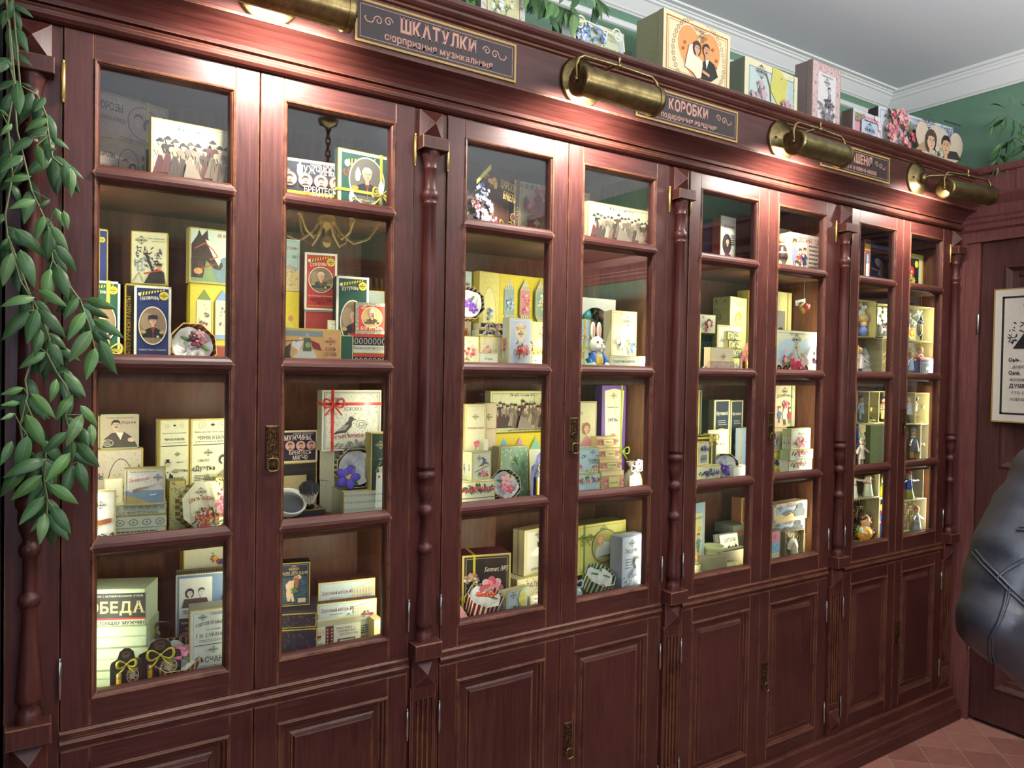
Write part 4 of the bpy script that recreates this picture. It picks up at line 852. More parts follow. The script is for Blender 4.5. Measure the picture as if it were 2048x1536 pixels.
def seasons_art(A):
 A.r(0, 0, 1, A.h, '#d6d4c0'); A.fr(.03, .012, '#6a675c'); A.fr(.06, .006, '#6a675c'); A.dam(.07, .07, .93, A.h-.07, '#a8a594', 260, 11, .014); A.dam(.07, .07, .93, A.h-.07, '#77746a', 90, 12, .012)
 A.e(.52, A.h*.74, .24, .12, '#d6d4c0', 18); A.t('СЮРПРИЗНАЯ', .52, A.h*.74, .055, K, .34); A.t('КОРОБКА', .52, A.h*.66, .055, K, .3); A.bird(.38, A.h*.4, .19, '#3f3d3b'); A.ring(.66, A.h*.43, .1, .07, .01, '#77746a'); A.ring(.66, A.h*.43, .05, .035, .01, '#55534c'); A.p([(.15, A.h*.1), (.88, A.h*.1), (.85, A.h*.22), (.2, A.h*.22)], '#d0cdb9'); A.t('ЧЕТЫРЕ ВРЕМЕНИ ГОДА', .54, A.h*.18, .06, '#9a3f3c', .72, .01, arc=.03); A.bq(.55, A.h*.1, .34, .04, ['#8a877c', '#a8a594'], 9, 3, .1, '#8a877c')
def cards_art(A):
 A.fr(0, .04, '#b8a85a'); A.r(.05, .05, .95, A.h-.05, '#23392f'); A.emb(.35, A.h*.86, .2, '#a8a070'); A.t('ВЕЛИКIЙ КОНЪ', .6, A.h*.7, .07, '#c8b890', .6, rot=.2); A.t('НАБОРЪ МЫЛА', .3, A.h*.6, .06, '#c8b890', .4, rot=1.1)
 for i in range(4): A.p([(.3+.14*i, A.h*(.5+.05*i)), (.52+.14*i, A.h*(.52+.05*i)), (.5+.14*i, A.h*(.62+.05*i)), (.28+.14*i, A.h*(.6+.05*i))], '#b9c4a8')
 A.p([(.16, A.h*.12), (.95, A.h*.12), (.95, A.h*.54), (.2, A.h*.54)], '#d5dccb'); A.e(.3, A.h*.49, .05, .06, '#b8362a', 4); A.kid(.65, A.h*.18, .62, '#8a5c40', '#7d5a2c')
def flowers_tag(A): A.bq(.7, A.h*.86, .2, .14, ['#4a5a9a', '#c04a3a', '#e0b040'], 9, 2, .2); A.t('Утро', .7, A.h*.62, .12, '#4a463c', .5, serif=False, skew=.3); A.scr(.5, A.h*.4, .15, '#6a655a')

# ---------------- cabinet 1, top shelf
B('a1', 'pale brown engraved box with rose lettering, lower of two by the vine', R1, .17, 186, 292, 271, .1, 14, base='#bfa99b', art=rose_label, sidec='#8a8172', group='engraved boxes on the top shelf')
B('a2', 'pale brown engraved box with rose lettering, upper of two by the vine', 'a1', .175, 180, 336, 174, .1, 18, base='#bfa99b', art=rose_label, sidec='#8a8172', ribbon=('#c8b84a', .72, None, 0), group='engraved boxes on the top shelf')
B('a3', 'cream box printed with a crowd of ladies, top shelf, leftmost glass door', R1, .06, 302, 468, 233, .03, 2, base='#e2dcb2', art=crowd_art)
B('a4', 'black shaving set box with four moustached heads, top shelf behind bulb reflections', R1, .07, 560, 691, 312, .05, -6, base='#d9c7a0', sidec='#2c2622', art=men_art, ribbon=('#dcc93c', None, .24, 0))
B('a5', 'green general portrait box with yellow ribbon, top shelf, second glass door', R1, .13, 676, 800, 294, .05, 3, base='#efe9d2', sidec='#1f3e30', ribbon=('#dcc93c', .68, .3, .03), art=lambda A: (A.r(.05, .05, .95, A.h-.05, '#1f5240'), A.zig(.14, A.h-.2, .6, A.h-.08), A.t('Кутузовъ', .28, A.h*.66, .1, '#b8402f', .4, .02, rot=.6, serif=False), A.por(.45, A.h*.5, .27, .33, bg='#6f6a5c', hair='#d8d4c8', coat='#23262e'), A.e(.86, A.h*.78, .1, None, '#dcc93c', 16), A.emb(.86, A.h*.78, .08, '#6b5a20'), A.t('Князь Михаилъ Кутузовъ', .45, A.h*.14, .03, '#d8cfa8', .6), A.t('НАПОРЪ ТАЛАНТЪ', .5, A.h*.04, .05, '#b8402f', .7, .02)))
# ---------------- cabinet 1, second shelf
B('b1', 'green general portrait box with yellow bow, left edge of second shelf by the vine', R2, .12, 168, 240, 559, .05, 0, base='#efe9d2', sidec='#1f3e30', ribbon=('#c8b84a', .66, .22, .03), art=admiral('Кутузовъ', '#1f5240', 'Князь Михаилъ', ('СИЛА', 'И УМЪ', '#b8402f')))
B('b2', 'navy box with yellow ribbon standing on the green general box', 'b1', .17, 176, 216, 455, .035, 0, base='#e6e0c8', sidec='#c8c29a', ribbon=('#dcc93c', .5, None, 0), art=lambda A: (A.r(.06, .06, .94, A.h-.1, '#26367a'), A.e(.7, A.h*.8, .16, None, '#dcc93c', 14), A.emb(.7, A.h*.8, .13, '#6b5a20')))
stack('gift_box', lambda i: 'plain yellow-edged box under the red scarf pilot box, '+['lower', 'upper'][i]+' one', R2, .2, 250, 334, 566, .05, 2, 'b3_', base='#ddd9a4', edge='#d6cf55', group='yellow-edged boxes under the pilot box')
B('b4', 'cream box with a pilot in a red scarf, second shelf', 'b3_1', .2, 262, 335, 461, .035, -14, base='#e4dfb6', sidec='#cfc98c', art=pilot_art)
B('b5', 'dark box spine behind the blue admiral box', R2, .12, 250, 272, 568, .06, 18, base='#2a2420', sidec='#2a2420', art=spine_text('#b9993c'), split=False)
B('b6', 'blue admiral portrait box, second shelf beside the flower box', R2, .07, 268, 342, 570, .04, -6, base='#efe9d2', sidec='#d9d2b8', art=admiral('Нахимовъ', '#24305f', 'Адмиралъ Павелъ Степановичъ', ('ПОБѢДИЛЪ', 'ЖЕЛАННОЕ ВЗЯЛЪ', '#b8323c'), hat='cap', hc='#2a2a30'))
B('b7', 'red backing box under the yellow tower box, second shelf', R2, .2, 380, 500, 689, .07, 2, base='#9b3a2c', edge='#b3a04a', group=None)
B('b8', 'yellow box of little tower candles with a green archer, second shelf', 'b7', .2, 380, 505, 566, .05, 2, base='#dcc845', edge='#bfb268', art=towers(['#7d8a48', '#7f9ac8', '#b8563a']))
B('b9', 'box with a white-nosed horse in red bridle, second shelf', 'b8', .19, 378, 490, 453, .03, 3, base='#e0e0c4', sidec='#b8b07a', art=horse_art)
stack('gift_box', lambda i: 'yellow tower box '+['below', 'directly above', 'topmost above'][i]+' the fold at the left edge of the second door', R2, .2, 560, 598, 580, .05, 1, 'c1_', base='#dcc845', edge='#b3a04a', art=lambda A: (A.e(.5, A.h*.5, .3, .4, '#c8d27a', 14), A.e(.55, A.h*.66, .14, .16, '#c98a5a', 10)))
B('c2', 'pale landscape box above the yellow box at the left edge of the second door', 'c1_0', .2, 556, 599, 476, .03, -4, base='#b9d3cc', art=landscape_art)
stack('soap_box', lambda i: 'red soap box lying under the red general box, '+['lowest', 'middle', 'topmost'][i]+' of three', R2, .17, 609, 680, 620, .07, 3, 'c3_', yaw=-16, base='#a83a2e', sidec='#b0402f', edge='#cfd2c2', art=lambda A: (A.r(0, 0, 1, A.h*.1, '#cfd2c2'), A.t('СУВОРОВЪ', .8, A.h*.4, .06, K, .3)))
B('c4', 'tall red general portrait box, second shelf, second glass door', 'c3_2', .16, 609, 674, 504, .035, -14, base='#efe9d2', sidec='#8e2a26', art=admiral('Суворовъ', '#c23a2e', 'Кн. Александръ Васильевичъ', ('ЧИСТОТУ - ВСЕ', 'ЧИСТО!', '#2b1a18'), coat='#3d4a3c', hair='#d8cfa8', collar='#c8402f'))
B('c5', 'green general portrait box, second shelf beside the tall red one', R2, .14, 672, 737, 551, .05, -8, base='#efe9d2', sidec='#23392f', art=admiral('Кутузовъ', '#1f4a38', 'Князь Михаилъ', ('НАПОРЪ', 'ТАЛАНТЪ', '#b8402f'), coat='#2a2a30', hair='#d8d4c8', style='bald'))
B('c6', 'grey-green box behind the knight soap box, right end of second shelf', R2, .24, 728, 768, 580, .04, -4, base='#8f9a90', art=lambda A: (A.emb(.6, A.h*.8, .15, '#4c564c'), A.bird(.5, A.h*.6, .2, '#7c5a50')))
stack('soap_box', lambda i: 'red and black patterned soap box, '+['lower', 'upper'][i]+' of two under the knight soap box', R2, .07, 701, 792, 666, .06, 2, 'c7_', yaw=-12, base='#cfccb0', edge='#b3a04a', art=lambda A: (A.r(0, A.h*.84, 1, A.h, '#b8362a'), A.r(0, A.h*.42, 1, A.h*.84, '#2a2624'), [A.ring(.05+.1*i, A.h*.63, .04, A.h*.16, .012, '#cfc8b0', 9) for i in range(10)], A.tx(.06, A.h*.3, .94, 2, .03, '#6b6858')))
B('c8', 'square red box with a helmeted knight, second shelf, right end', 'c7_1', .06, 711, 776, 604, .035, -8, base='#8d8a76', sidec='#4a2a22', art=bogatyr)
B('c9', 'green soap box half hidden behind the patterned soap boxes', R2, .12, 676, 706, 670, .05, 0, base='#1f4a38', edge='#a8b07a', split=False)
card('white price card in front of the green general box, second shelf', 'c9', .1, 655, 712, 640, ['Подарочный наборъ', 'мыла', '1200-'])
B('c10', 'orange box with knights on horseback, second shelf, left end of second door', R2, .045, 556, 682, 654, .035, 0, base='#c9995c', art=warrior_art)
# ---------------- cabinet 1, third shelf
B('d1', 'cream box with a couple engraving and diamond border, third shelf by the vine', R3, .18, 150, 286, 901, .06, 2, base='#cbbfa6', art=rose_label)
B('d2', 'grey-brown box with a moustached man clasping hands, third shelf', 'd1', .18, 200, 278, 829, .04, 0, base='#a9bd93', sidec='#a9bd93', edge='#9fb08a', art=mail_art)
B('d3', 'grey-brown moustached man box at the very left of the third shelf', 'd1', .18, 160, 199, 831, .04, 0, base='#b7a88e', art=mail_art)
B('d4', 'tall cream soap box with a gentleman in a top hat, third shelf', R3, .19, 318, 378, 839, .05, 4, base='#e3dfb6', sidec='#c9bf86', art=duet(True), side=damask('#4a463c', 60, .03))
B('d5', 'tall cream soap box with a lady in a lace collar, third shelf', R3, .19, 380, 468, 838, .05, 4, base='#e3dfb6', sidec='#c9bf86', art=duet(False))
B('d6', 'hexagon-patterned pale green soap box, lower of two under the seaplane box', R3, .085, 226, 333, 1034, .07, -8, base='#d8dcc0', edge='#b8a85a', art=side_band('#8fa07a'), name='soap_box')
B('d7', 'hexagon-patterned pale green soap box directly under the seaplane box', 'd6', .085, 228, 333, 1012, .07, -8, base='#d8dcc0', edge='#b8a85a', art=side_band('#8fa07a'), name='soap_box')
B('d8', 'square box with a seaplane over blue water, third shelf', 'd7', .075, 248, 330, 938, .03, -10, base='#d6d2c4', sidec='#b3a878', art=plane_art)
B('d9', 'small box with a wooden wheel picture, left end of third shelf', R3, .05, 150, 231, 984, .03, -8, base='#d8d6ca', art=wheel_art)
card('white price card behind the seaplane box, third shelf', R3, .13, 208, 246, 958, ['«Истец»', 'туалетное', 'мыло'])
B('d10', 'yellow floral soap box behind the octagonal flower box, third shelf', R3, .12, 338, 372, 962, .05, 0, base='#d8cf8a', sidec='#8f8a5a', art=damask('#6b6034', 50, .06), name='soap_box')
B('d11', 'yellow floral soap box right of the octagonal flower box, third shelf', R3, .16, 430, 480, 955, .05, 0, base='#d8cf8a', art=damask('#6b6034', 50, .06), name='soap_box')
B('e0', 'low dark box under the shaving set box, third shelf', R3, .215, 545, 633, 928, .08, 0, base='#2c2622')
B('e1', 'black shaving set box with moustached heads, third shelf behind the brush', 'e0', .215, 545, 635, 862, .05, -2, base='#d9c7a0', sidec='#2c2622', art=men_art)
stack('gift_box', lambda i: 'pale engraved gift box, '+['lowest', 'middle', 'upper'][i]+' under the black bird box', R3, .16, 668, 740, 900, .11, 2, 'e2_', yaw=24, base='#c9c8b2', edge='#dcdcc8', side=damask('#77746a', 60, .03), sidec='#b8b7a0', ribbon=('#c8382c', .18, None, 0), art=damask('#8a877c', 60, .02))
B('e3', 'large engraved box with a black bird and red ribbon, third shelf', 'e2_1', .14, 644, 762, 780, .05, -3, base='#d6d4c0', edge='#e0e0cc', sidec='#8a8a72', art=seasons_art, ribbon=('#c8382c', .17, .77, .03))
B('e4', 'green playing card soap box, right end of third shelf, second door', R3, .15, 741, 800, 866, .05, -4, base='#23392f', sidec='#b8b070', art=cards_art)
B('e5', 'blue star-patterned soap box under the white satin flower box', R3, .07, 688, 800, 985, .11, -4, base='#b9bca0', edge='#c2a640', sidec='#a8ae98', art=lambda A: [A.ring((i+.5)/18, A.h*(.15+.24*j), .02, .02, .007, '#5d7480', 6) for i in range(18) for j in range(4)], name='soap_box')
card('white price card lying flat in front of the shaving brush box', R3, .045, 574, 652, 1020, ['Бритвенный', 'наборъ'], flat=True)
# ---------------- cabinet 1, bottom shelf
for i in range(3): B('f1_%d' % i, 'long mint-green soap box, '+['lowest', 'second lowest', 'third from bottom'][i]+' in the pile under the black lettered box', R4 if i == 0 else 'f1_%d' % (i-1), .13, 150, 300-3*i, [1345, 1300, 1256][i], .1, -22, base='#c3d6ae', edge='#8fa07a', sidec='#b3c89e', art=mint_side, name='soap_box', group='mint soap boxes on the bottom shelf')
B('f2', 'mint-green box with black panel reading ПОБЕДА, bottom shelf', 'f1_2', .13, 150, 291, 1180, .09, -24, base='#c3d6ae', edge='#8fa07a', art=pobeda, name='soap_box')
B('f3', 'cream box with blue and red flowers at the back of the bottom shelf', R4, .25, 366, 470, 1095, .04, 4, base='#e4e0b8', sidec='#c2a640', art=flowers_tag)
B('f4', 'blue soap advertisement box with a kissing couple, bottom shelf', R4, .17, 350, 480, 1150, .05, -10, base='#c9c09a', sidec='#a8a890', edge='#d8c85a', art=soap_ad, top=vstripes('#4a4a60', 26))
B('f5', 'two-panel trade soap box in pale green paper, bottom shelf right end', R4, .07, 379, 470, 1222, .06, -6, base='#cdd6c6', sidec='#8a8f80', art=trade)
B('g1', 'dark blue soap box lying under the bather soap box', R4, .07, 545, 634, 1262, .14, -20, base='#222633', edge='#c8b040', art=damask('#7d5a3c', 60, .02), name='soap_box')
B('g2', 'dark blue soap box, upper of two lying under the bather soap box', 'g1', .08, 545, 633, 1230, .14, -20, base='#222633', edge='#c8b040', art=damask('#7d5a3c', 60, .02), name='soap_box', top=lambda A: A.fr(.05, .01, '#8a97a8'))
B('g3', 'tall dark blue soap box with a bather picture, bottom shelf', 'g2', .13, 555, 620, 1128, .05, -14, base='#232a38', art=bath_art, edge='#c8b040', name='soap_box')
B('g4', 'long travel soap set with a red motorcar, rear one on the bottom shelf', R4, .17, 636, 752, 1167, .06, -8, base='#cdd1b4', edge='#cfc04a', sidec='#5a2b2c', art=road_art, top=damask('#8a5a48', 60, .02), name='soap_set', group='travel soap sets on the bottom shelf')
B('g5', 'long travel soap set with a red motorcar, middle one on the bottom shelf', R4, .10, 634, 753, 1209, .05, -9, base='#cdd1b4', edge='#cfc04a', sidec='#5a2b2c', art=road_art, top=damask('#8a5a48', 60, .02), name='soap_set', group='travel soap sets on the bottom shelf')
B('g6', 'pale two-part soap set with two small motorcars, front of the bottom shelf', R4, .05, 595, 722, 1250, .035, -6, base='#d9d8b0', edge='#cfc04a', art=two_soaps, name='soap_set')
B('g7', 'small cream soap box standing behind the motorcar sets', R4, .14, 748, 764, 1240, .05, 0, base='#cfc28a', split=False, name='soap_box')
def G(bg=None, fr=None, emb=None, t=(), bq=(), dam=None, ex=None, fr2=None):
 def f(A):
  H = A.h
  if bg: A.r(.02, .02, .98, H-.02, bg)
  if dam: A.dam(.02, .02, .98, H-.02, *dam)
  if fr: A.fr(.05, .012, fr)
  if fr2: A.fr(.0, .07, fr2)
  if ex: ex(A)
  for (x, y, rx, ry, cols, n) in bq: A.bq(x, y*H, rx, ry*H, cols, n, int(x*100+n), .2)
  if emb: A.emb(emb[0], emb[1]*H, emb[2], emb[3] if len(emb) > 3 else '#5b5646')
  for (s, x, y, h, c, w) in t: A.t(s, x, y*H, h, c, w, .008)
 return f
ROSE = ['#c8485a', '#e0929a', '#b8384a', '#e8b8b0']; BLUE = ['#4a64a0', '#8aa4c8', '#d8d8e0']; MIXC = ['#c8485a', '#e0a040', '#e8dcc8', '#8a5a9a', '#d06050']; YEL = ['#d8b040', '#e8d890', '#c88030']; VIO = ['#5a4a8a', '#8a78b8', '#3a3060']
# ---------------- cabinet 2, top shelf
def tsar(A):
 A.r(0, 0, 1, A.h, '#5c3426'); A.r(0, 0, .35, A.h, '#3c2a26'); A.bq(.3, A.h*.3, .3, .3, ['#b83a3a', '#e8e0d8', '#e0a0a0', '#8a98c8', '#f0e8e0'], 20, 3, .17); A.bq(.2, A.h*.58, .16, .16, ['#8a98c8', '#c8c8e0', '#7a86b8'], 12, 5, .2); A.bq(.42, A.h*.75, .12, .1, ['#d88a30', '#e0a848'], 7, 2, .3); A.t('ЦАРСКIЙ', .75, A.h*.7, .13, '#dcb85a', .36, .02, rot=-.12); A.t('БУКЕТЪ', .78, A.h*.54, .13, '#dcb85a', .3, .02, rot=-.12); A.e(.88, A.h*.3, .07, None, '#b8863a', 14); A.e(.88, A.h*.3, .055, None, '#5c3426', 14); A.emb(.2, A.h*.84, .09, '#b8863a')
 A.p([(0, A.h*.72), (0, A.h*.66), (.33, A.h*.94), (.33, A.h), (.3, A.h)], '#d8c83c')
B('h1', 'dark floral box with a yellow ribbon corner reading ЦАРСКIЙ БУКЕТЪ', R1, .12, 934, 1018, 326, .05, 14, base='#5c3426', sidec='#3c2a26', edge='#c8a650', art=tsar)
LAST_h1 = LAST['h1']
qq = MB(); bowmesh(qq, (LAST_h1[1]*.84, -.006, .034), .03, rgb('#c8b83a')); qq.build('bow', LAST_h1[0])
def chem(A):
 A.r(0, 0, 1, A.h, '#d9cfa0');
 for i in range(16):
  for yy in (.04, A.h-.04): A.e(.03+i*.0625, yy, .02, None, '#7a3038', 8); A.e(.03+i*.0625, yy, .009, None, '#e8dcb0', 6)
  for xx in (.03, .97): A.e(xx, A.h*(i+.5)/16, .02, None, '#7a3038', 8); A.e(xx, A.h*(i+.5)/16, .009, None, '#e8dcb0', 6)
 A.fr(.07, .006, '#a8863a'); A.bq(.3, A.h*.68, .2, .16, ['#a83848', '#c87888', '#8a2838'], 12, 3, .3); A.bq(.2, A.h*.3, .12, .14, ['#7a2438', '#a83848'], 8, 6, .3); A.t('О чемъ', .42, A.h*.34, .09, '#7a3038', .3, serif=False, skew=.2); A.t('мечтаютъ розы', .7, A.h*.26, .07, '#7a3038', .4, serif=False, skew=.2); A.p([(.25, A.h*.22), (.5, A.h*.55), (.9, A.h*.5), (.9, A.h*.52), (.5, A.h*.57), (.24, A.h*.25)], '#8a7a3a')
B('h2', 'wide cream box with a rosette border and dark red flowers, top shelf', R1, .15, 1028, 1177, 360, .05, 0, base='#d9cfa0', sidec='#3a2e22', art=chem)
B('h3', 'cream crowd-of-ladies box on the top shelf, fourth glass door', R1, .09, 1176, 1306, 401, .035, 0, base='#e2dcb2', art=crowd_art)
# ---------------- cabinet 2, second shelf
B('i1', 'pale blue box with a small lady, left edge of third glass door', R2, .2, 912, 942, 540, .04, 0, base='#c8d6cc', art=G('#c8d6cc', ex=lambda A: (A.t('ПРЕСТО', .5, A.h*.72, .12, '#b8405a', .8), A.lady(.65, A.h*.2, A.h*.45, '#d88a4a', '#e8c8a0')), emb=(.7, .87, .18)))
B('i2', 'tall yellow floral box with a blue bouquet oval, second shelf', R2, .19, 957, 998, 541, .06, 10, base='#dccf72', sidec='#cdbd60', side=damask('#8a5a4a', 90, .04), art=lambda A: (A.dam(0, 0, 1, A.h, '#b0884a', 110, 4, .02), A.e(.5, A.h*.55, .34, A.h*.3, '#e6dc90', 20), A.ring(.5, A.h*.55, .34, A.h*.3, .02, '#a8985a'), A.bq(.5, A.h*.58, .16, .25, BLUE, 9, 4, .3), A.bq(.55, A.h*.48, .14, .12, YEL, 6, 4, .3)))
def four(A):
 A.r(0, 0, 1, A.h, '#d0bd35')
 C_ = [BLUE, ROSE, ['#e8e8e0', '#d8c850', '#b8c8d0'], ['#a84838', '#d08850', '#e0d0a0']]
 for i in range(4):
  x = .09+.245*i; w = .17; A.p([(x-.015, A.h*.28), (x-.015, A.h*.72), (x+w*.5, A.h*.9), (x+w*.5, A.h*.12)], '#6e6420'); A.r(x, A.h*.28, x+w, A.h*.74, ['#8a9c98', '#b87a78', '#8a9a88', '#7a7060'][i]); A.p([(x, A.h*.74), (x+w/2, A.h*.93), (x+w, A.h*.74)], '#b8b498'); A.p([(x, A.h*.28), (x+w/2, A.h*.1), (x+w, A.h*.28)], '#b8b498')
  for j in range(5): A.r(x+w*(j+.3)/5, A.h*.745, x+w*(j+.5)/5, A.h*.8, '#5f5c4a'); A.r(x+w*(j+.3)/5, A.h*.22, x+w*(j+.5)/5, A.h*.275, '#5f5c4a')
  A.bq(x+w/2, A.h*.5, w*.4, A.h*.19, C_[i], 9, i+2, .26, None)
B('i4', 'lower white box under the yellow box of four flower towers', R2, .2, 1004, 1100, 660, .06, 2, base='#b8b498', edge='#a8963a')
B('i3', 'wide yellow box with four flower-printed pointed towers, second shelf', 'i4', .2, 998, 1110, 547, .03, 3, base='#d0bd35', edge='#a8963a', sidec='#a8963a', art=four)
B('i5', 'pale box with pink roses, left end of second shelf, third door', R2, .1, 915, 958, 671, .05, 0, base='#dcd8b0', art=G(bq=[(.5, .6, .3, .25, ROSE, 9)], emb=(.75, .2, .14)))
B('i6', 'pale box with pink and yellow roses behind the price card', R2, .1, 959, 1006, 672, .05, 0, base='#cfc69a', art=G(bq=[(.3, .65, .2, .18, ROSE, 6), (.7, .45, .24, .22, YEL, 6)]))
for i in range(2): B('i7_%d' % i, ['lower', 'upper'][i]+' black soap box with red blossoms under the violet flower box', 'i6', .11, 958, 1005, 672-14*(i+1), .05, -4, base='#d8d4b0', art=lambda A: (A.r(0, A.h*.3, 1, A.h*.9, '#2a2c30'), A.bq(.5, A.h*.6, .42, .1, ['#b84848', '#e8c8b8', '#5a7a98'], 16, 4, .1))) if i == 0 else B('i7_1', 'upper black soap box with red blossoms under the violet flower box', 'i7_0', .11, 962, 1006, 645, .05, -4, base='#d8d4b0', art=lambda A: (A.r(0, A.h*.3, 1, A.h*.9, '#2a2c30'), A.bq(.5, A.h*.6, .42, .1, ['#b84848', '#e8c8b8', '#5a7a98'], 16, 4, .1)))
def balloon(A):
 A.r(.06, .04, .94, A.h-.04, '#b7bfca'); A.fr(.08, .008, '#e8e4d8'); A.e(.5, A.h*.76, .24, .27, '#dcc9a4', 18); A.p([(.3, A.h*.7), (.7, A.h*.7), (.58, A.h*.58), (.42, A.h*.58)], '#dcc9a4'); A.emb(.5, A.h*.72, .13, '#6b5a44'); A.dam(.3, A.h*.8, .7, A.h*.87, '#b8865a', 12, 4, .03); A.ln([(.36, A.h*.62), (.44, A.h*.52)], .008, '#6b5a44'); A.ln([(.64, A.h*.62), (.56, A.h*.52)], .008, '#6b5a44'); A.bq(.5, A.h*.42, .3, .2, ['#c8484a', '#e08a80', '#b83838'], 14, 3, .2); A.bird(.2, A.h*.56, .07); A.bird(.82, A.h*.57, .07, m=-1); A.t('С наилучшими', .45, A.h*.18, .07, '#5a3a3a', .6, serif=False, skew=.3); A.t('пожеланіями', .55, A.h*.12, .07, '#8a2a3a', .6, serif=False, skew=.3); A.t('Наборъ туалетного мыла', .45, A.h*.05, .035, K, .6)
B('i8', 'tall blue-grey box with a flower balloon, second shelf, third door', R2, .06, 1017, 1064, 634, .055, 8, base='#c9cdc8', sidec='#a8aca0', side=lambda A: A.bq(.5, A.h*.5, .3, .9, ['#b83838', '#d86a60'], 16, 3, .3), art=balloon)
B('i9', 'yellow-green flower box reading РАСЦВЕТЪ behind the balloon box', R2, .13, 1063, 1110, 643, .05, 0, base='#cdcf7c', art=G(bq=[(.6, .8, .3, .1, ROSE, 8), (.6, .15, .35, .12, ROSE, 8)], t=[('РАСЦВЕТЪ', .5, .4, .1, K, .8)], ex=lambda A: A.e(.4, A.h*.6, .3, .16, '#e0e0a0', 14)))
card('price card at the bottom left of the third glass door, second shelf', R2, .06, 957, 996, 705, ['«Утро»', 'наборъ мыла', '800'])
card('price card right of the balloon box', R2, .08, 1063, 1096, 709, ['«Расцветъ»', 'мыло', '120'])
# egg box with oval window
x_, w_, h_ = solve(R2+.0006, .18, 1150, 1230, 593)
o = empty('egg_box', (x_, .18, R2+.0006)); tag(o, 'white box with an oval window showing straw and painted eggs', 'box')
q = MB()
n = 32; cxx, czz, ra, rb = w_*.5, h_*.62, w_*.4, h_*.26
def outer(a):
 dx, dz = cos(a), sin(a); t_ = min((w_-cxx)/dx if dx > 1e-6 else (cxx/-dx if dx < -1e-6 else 9), (h_-czz)/dz if dz > 1e-6 else (czz/-dz if dz < -1e-6 else 9)); return cxx+dx*t_, czz+dz*t_
ang = sorted([2*pi*i/n for i in range(n)]+[atan2(zz-czz, xx-cxx) % (2*pi) for xx in (0, w_) for zz in (0, h_)])
for yy in (0, .003):
 for a, b_ in zip(ang, ang[1:]+[ang[0]+2*pi]):
  o1, o2 = outer(a), outer(b_); q.add([(cxx+ra*cos(a), yy, czz+rb*sin(a)), (o1[0], yy, o1[1]), (o2[0], yy, o2[1]), (cxx+ra*cos(b_), yy, czz+rb*sin(b_))], [(0, 1, 2, 3)], 'printed_card', rgb('#e2dfd4'))
for a, b_ in zip(ang, ang[1:]+[ang[0]+2*pi]): q.add([(cxx+ra*cos(a), 0, czz+rb*sin(a)), (cxx+ra*cos(b_), 0, czz+rb*sin(b_)), (cxx+ra*cos(b_), .003, czz+rb*sin(b_)), (cxx+ra*cos(a), .003, czz+rb*sin(a))], [(0, 1, 2, 3)], 'printed_card', rgb('#d8d5c8'))
q.build('window_front', o)
q = MB(); q.box(0, .002, .003, .07, 0, h_, 'printed_card', rgb('#e2dfd4')); q.box(w_-.002, w_, .003, .07, 0, h_, 'printed_card', rgb('#e2dfd4')); q.box(0, w_, .068, .07, 0, h_, 'printed_card', rgb('#3a3226')); q.box(0, w_, .003, .07, h_-.002, h_, 'printed_card', rgb('#e2dfd4')); q.box(0, w_, .003, .07, 0, .002, 'printed_card', rgb('#e2dfd4')); q.build('box_base', o)
def strawmesh(q, x0, x1, y0, y1, z0, z1, n, seed=1, cols=('#b59d62', '#8f7a48', '#cdb87c'), ln=.03):
 R_ = random.Random(seed)
 for i in range(n):
  p = Vector((x0+(x1-x0)*R_.random(), y0+(y1-y0)*R_.random(), z0+(z1-z0)*R_.random())); d = Vector((R_.uniform(-1, 1), R_.uniform(-.4, .4), R_.uniform(-1, 1))).normalized()*ln*(.6+R_.random()*.6); m_ = p+d*.5+Vector((R_.uniform(-1, 1), 0, R_.uniform(-1, 1)))*ln*.25
  c_ = lambda v: Vector((min(max(v.x, x0), x1), min(max(v.y, y0), y1), min(max(v.z, z0), z1)))
  q.tube([c_(p), c_(m_), c_(p+d)], .0011, 'cloth', rgb(R_.choice(cols)), 4, False)
q = MB(); strawmesh(q, .01, w_-.01, .01, .06, .01, h_-.01, 120, 5); tag(q.build('straw', o), kind='stuff')
def egg(label, x, y, z, r, c, name='painted_egg', rest=None):
 q = MB(); n, m = 16, 12; v = []
 for i in range(m+1):
  t = pi*i/m
  for k in range(n): a = 2*pi*k/n; rr = r*.76*sin(t)*(1-.14*cos(t)); v.append((rr*cos(a), rr*sin(a), r*cos(t)))
 q.add(v, [(i*n+k, (i+1)*n+k, (i+1)*n+(k+1) % n, i*n+(k+1) % n) for i in range(m) for k in range(n)], 'painted_clay', rgb(c), True)
 o = q.build(name, None, (x, y, z)); tag(o, label, 'egg', 'painted eggs around the rabbit'); return o
P = uy(1171, 629, .21); egg('turquoise egg inside the oval window of the white box', P.x, .21, P.z, .026, '#4fb0b4')
P = uy(1208, 627, .21); egg('pink egg inside the oval window of the white box', P.x, .21, P.z, .024, '#e0958a')
for nm, px, py, r, c, yy, ry in (('large turquoise egg lying to the right of the rabbit', 1221, 696, .027, '#52b4c0', .11, 1.35), ('pale green egg lying in front of the rabbit', 1183, 718, .027, '#8ec078', .045, 1.45), ('yellow egg at the left front of the rabbit, mostly behind the door stile', 1156, 722, .022, '#e0cf50', .06, 1.3)):
 P = uy(px, py, yy); e_ = egg(nm, P.x, yy, R2+r*.78, r, c); e_.rotation_euler = (0, ry, 0)
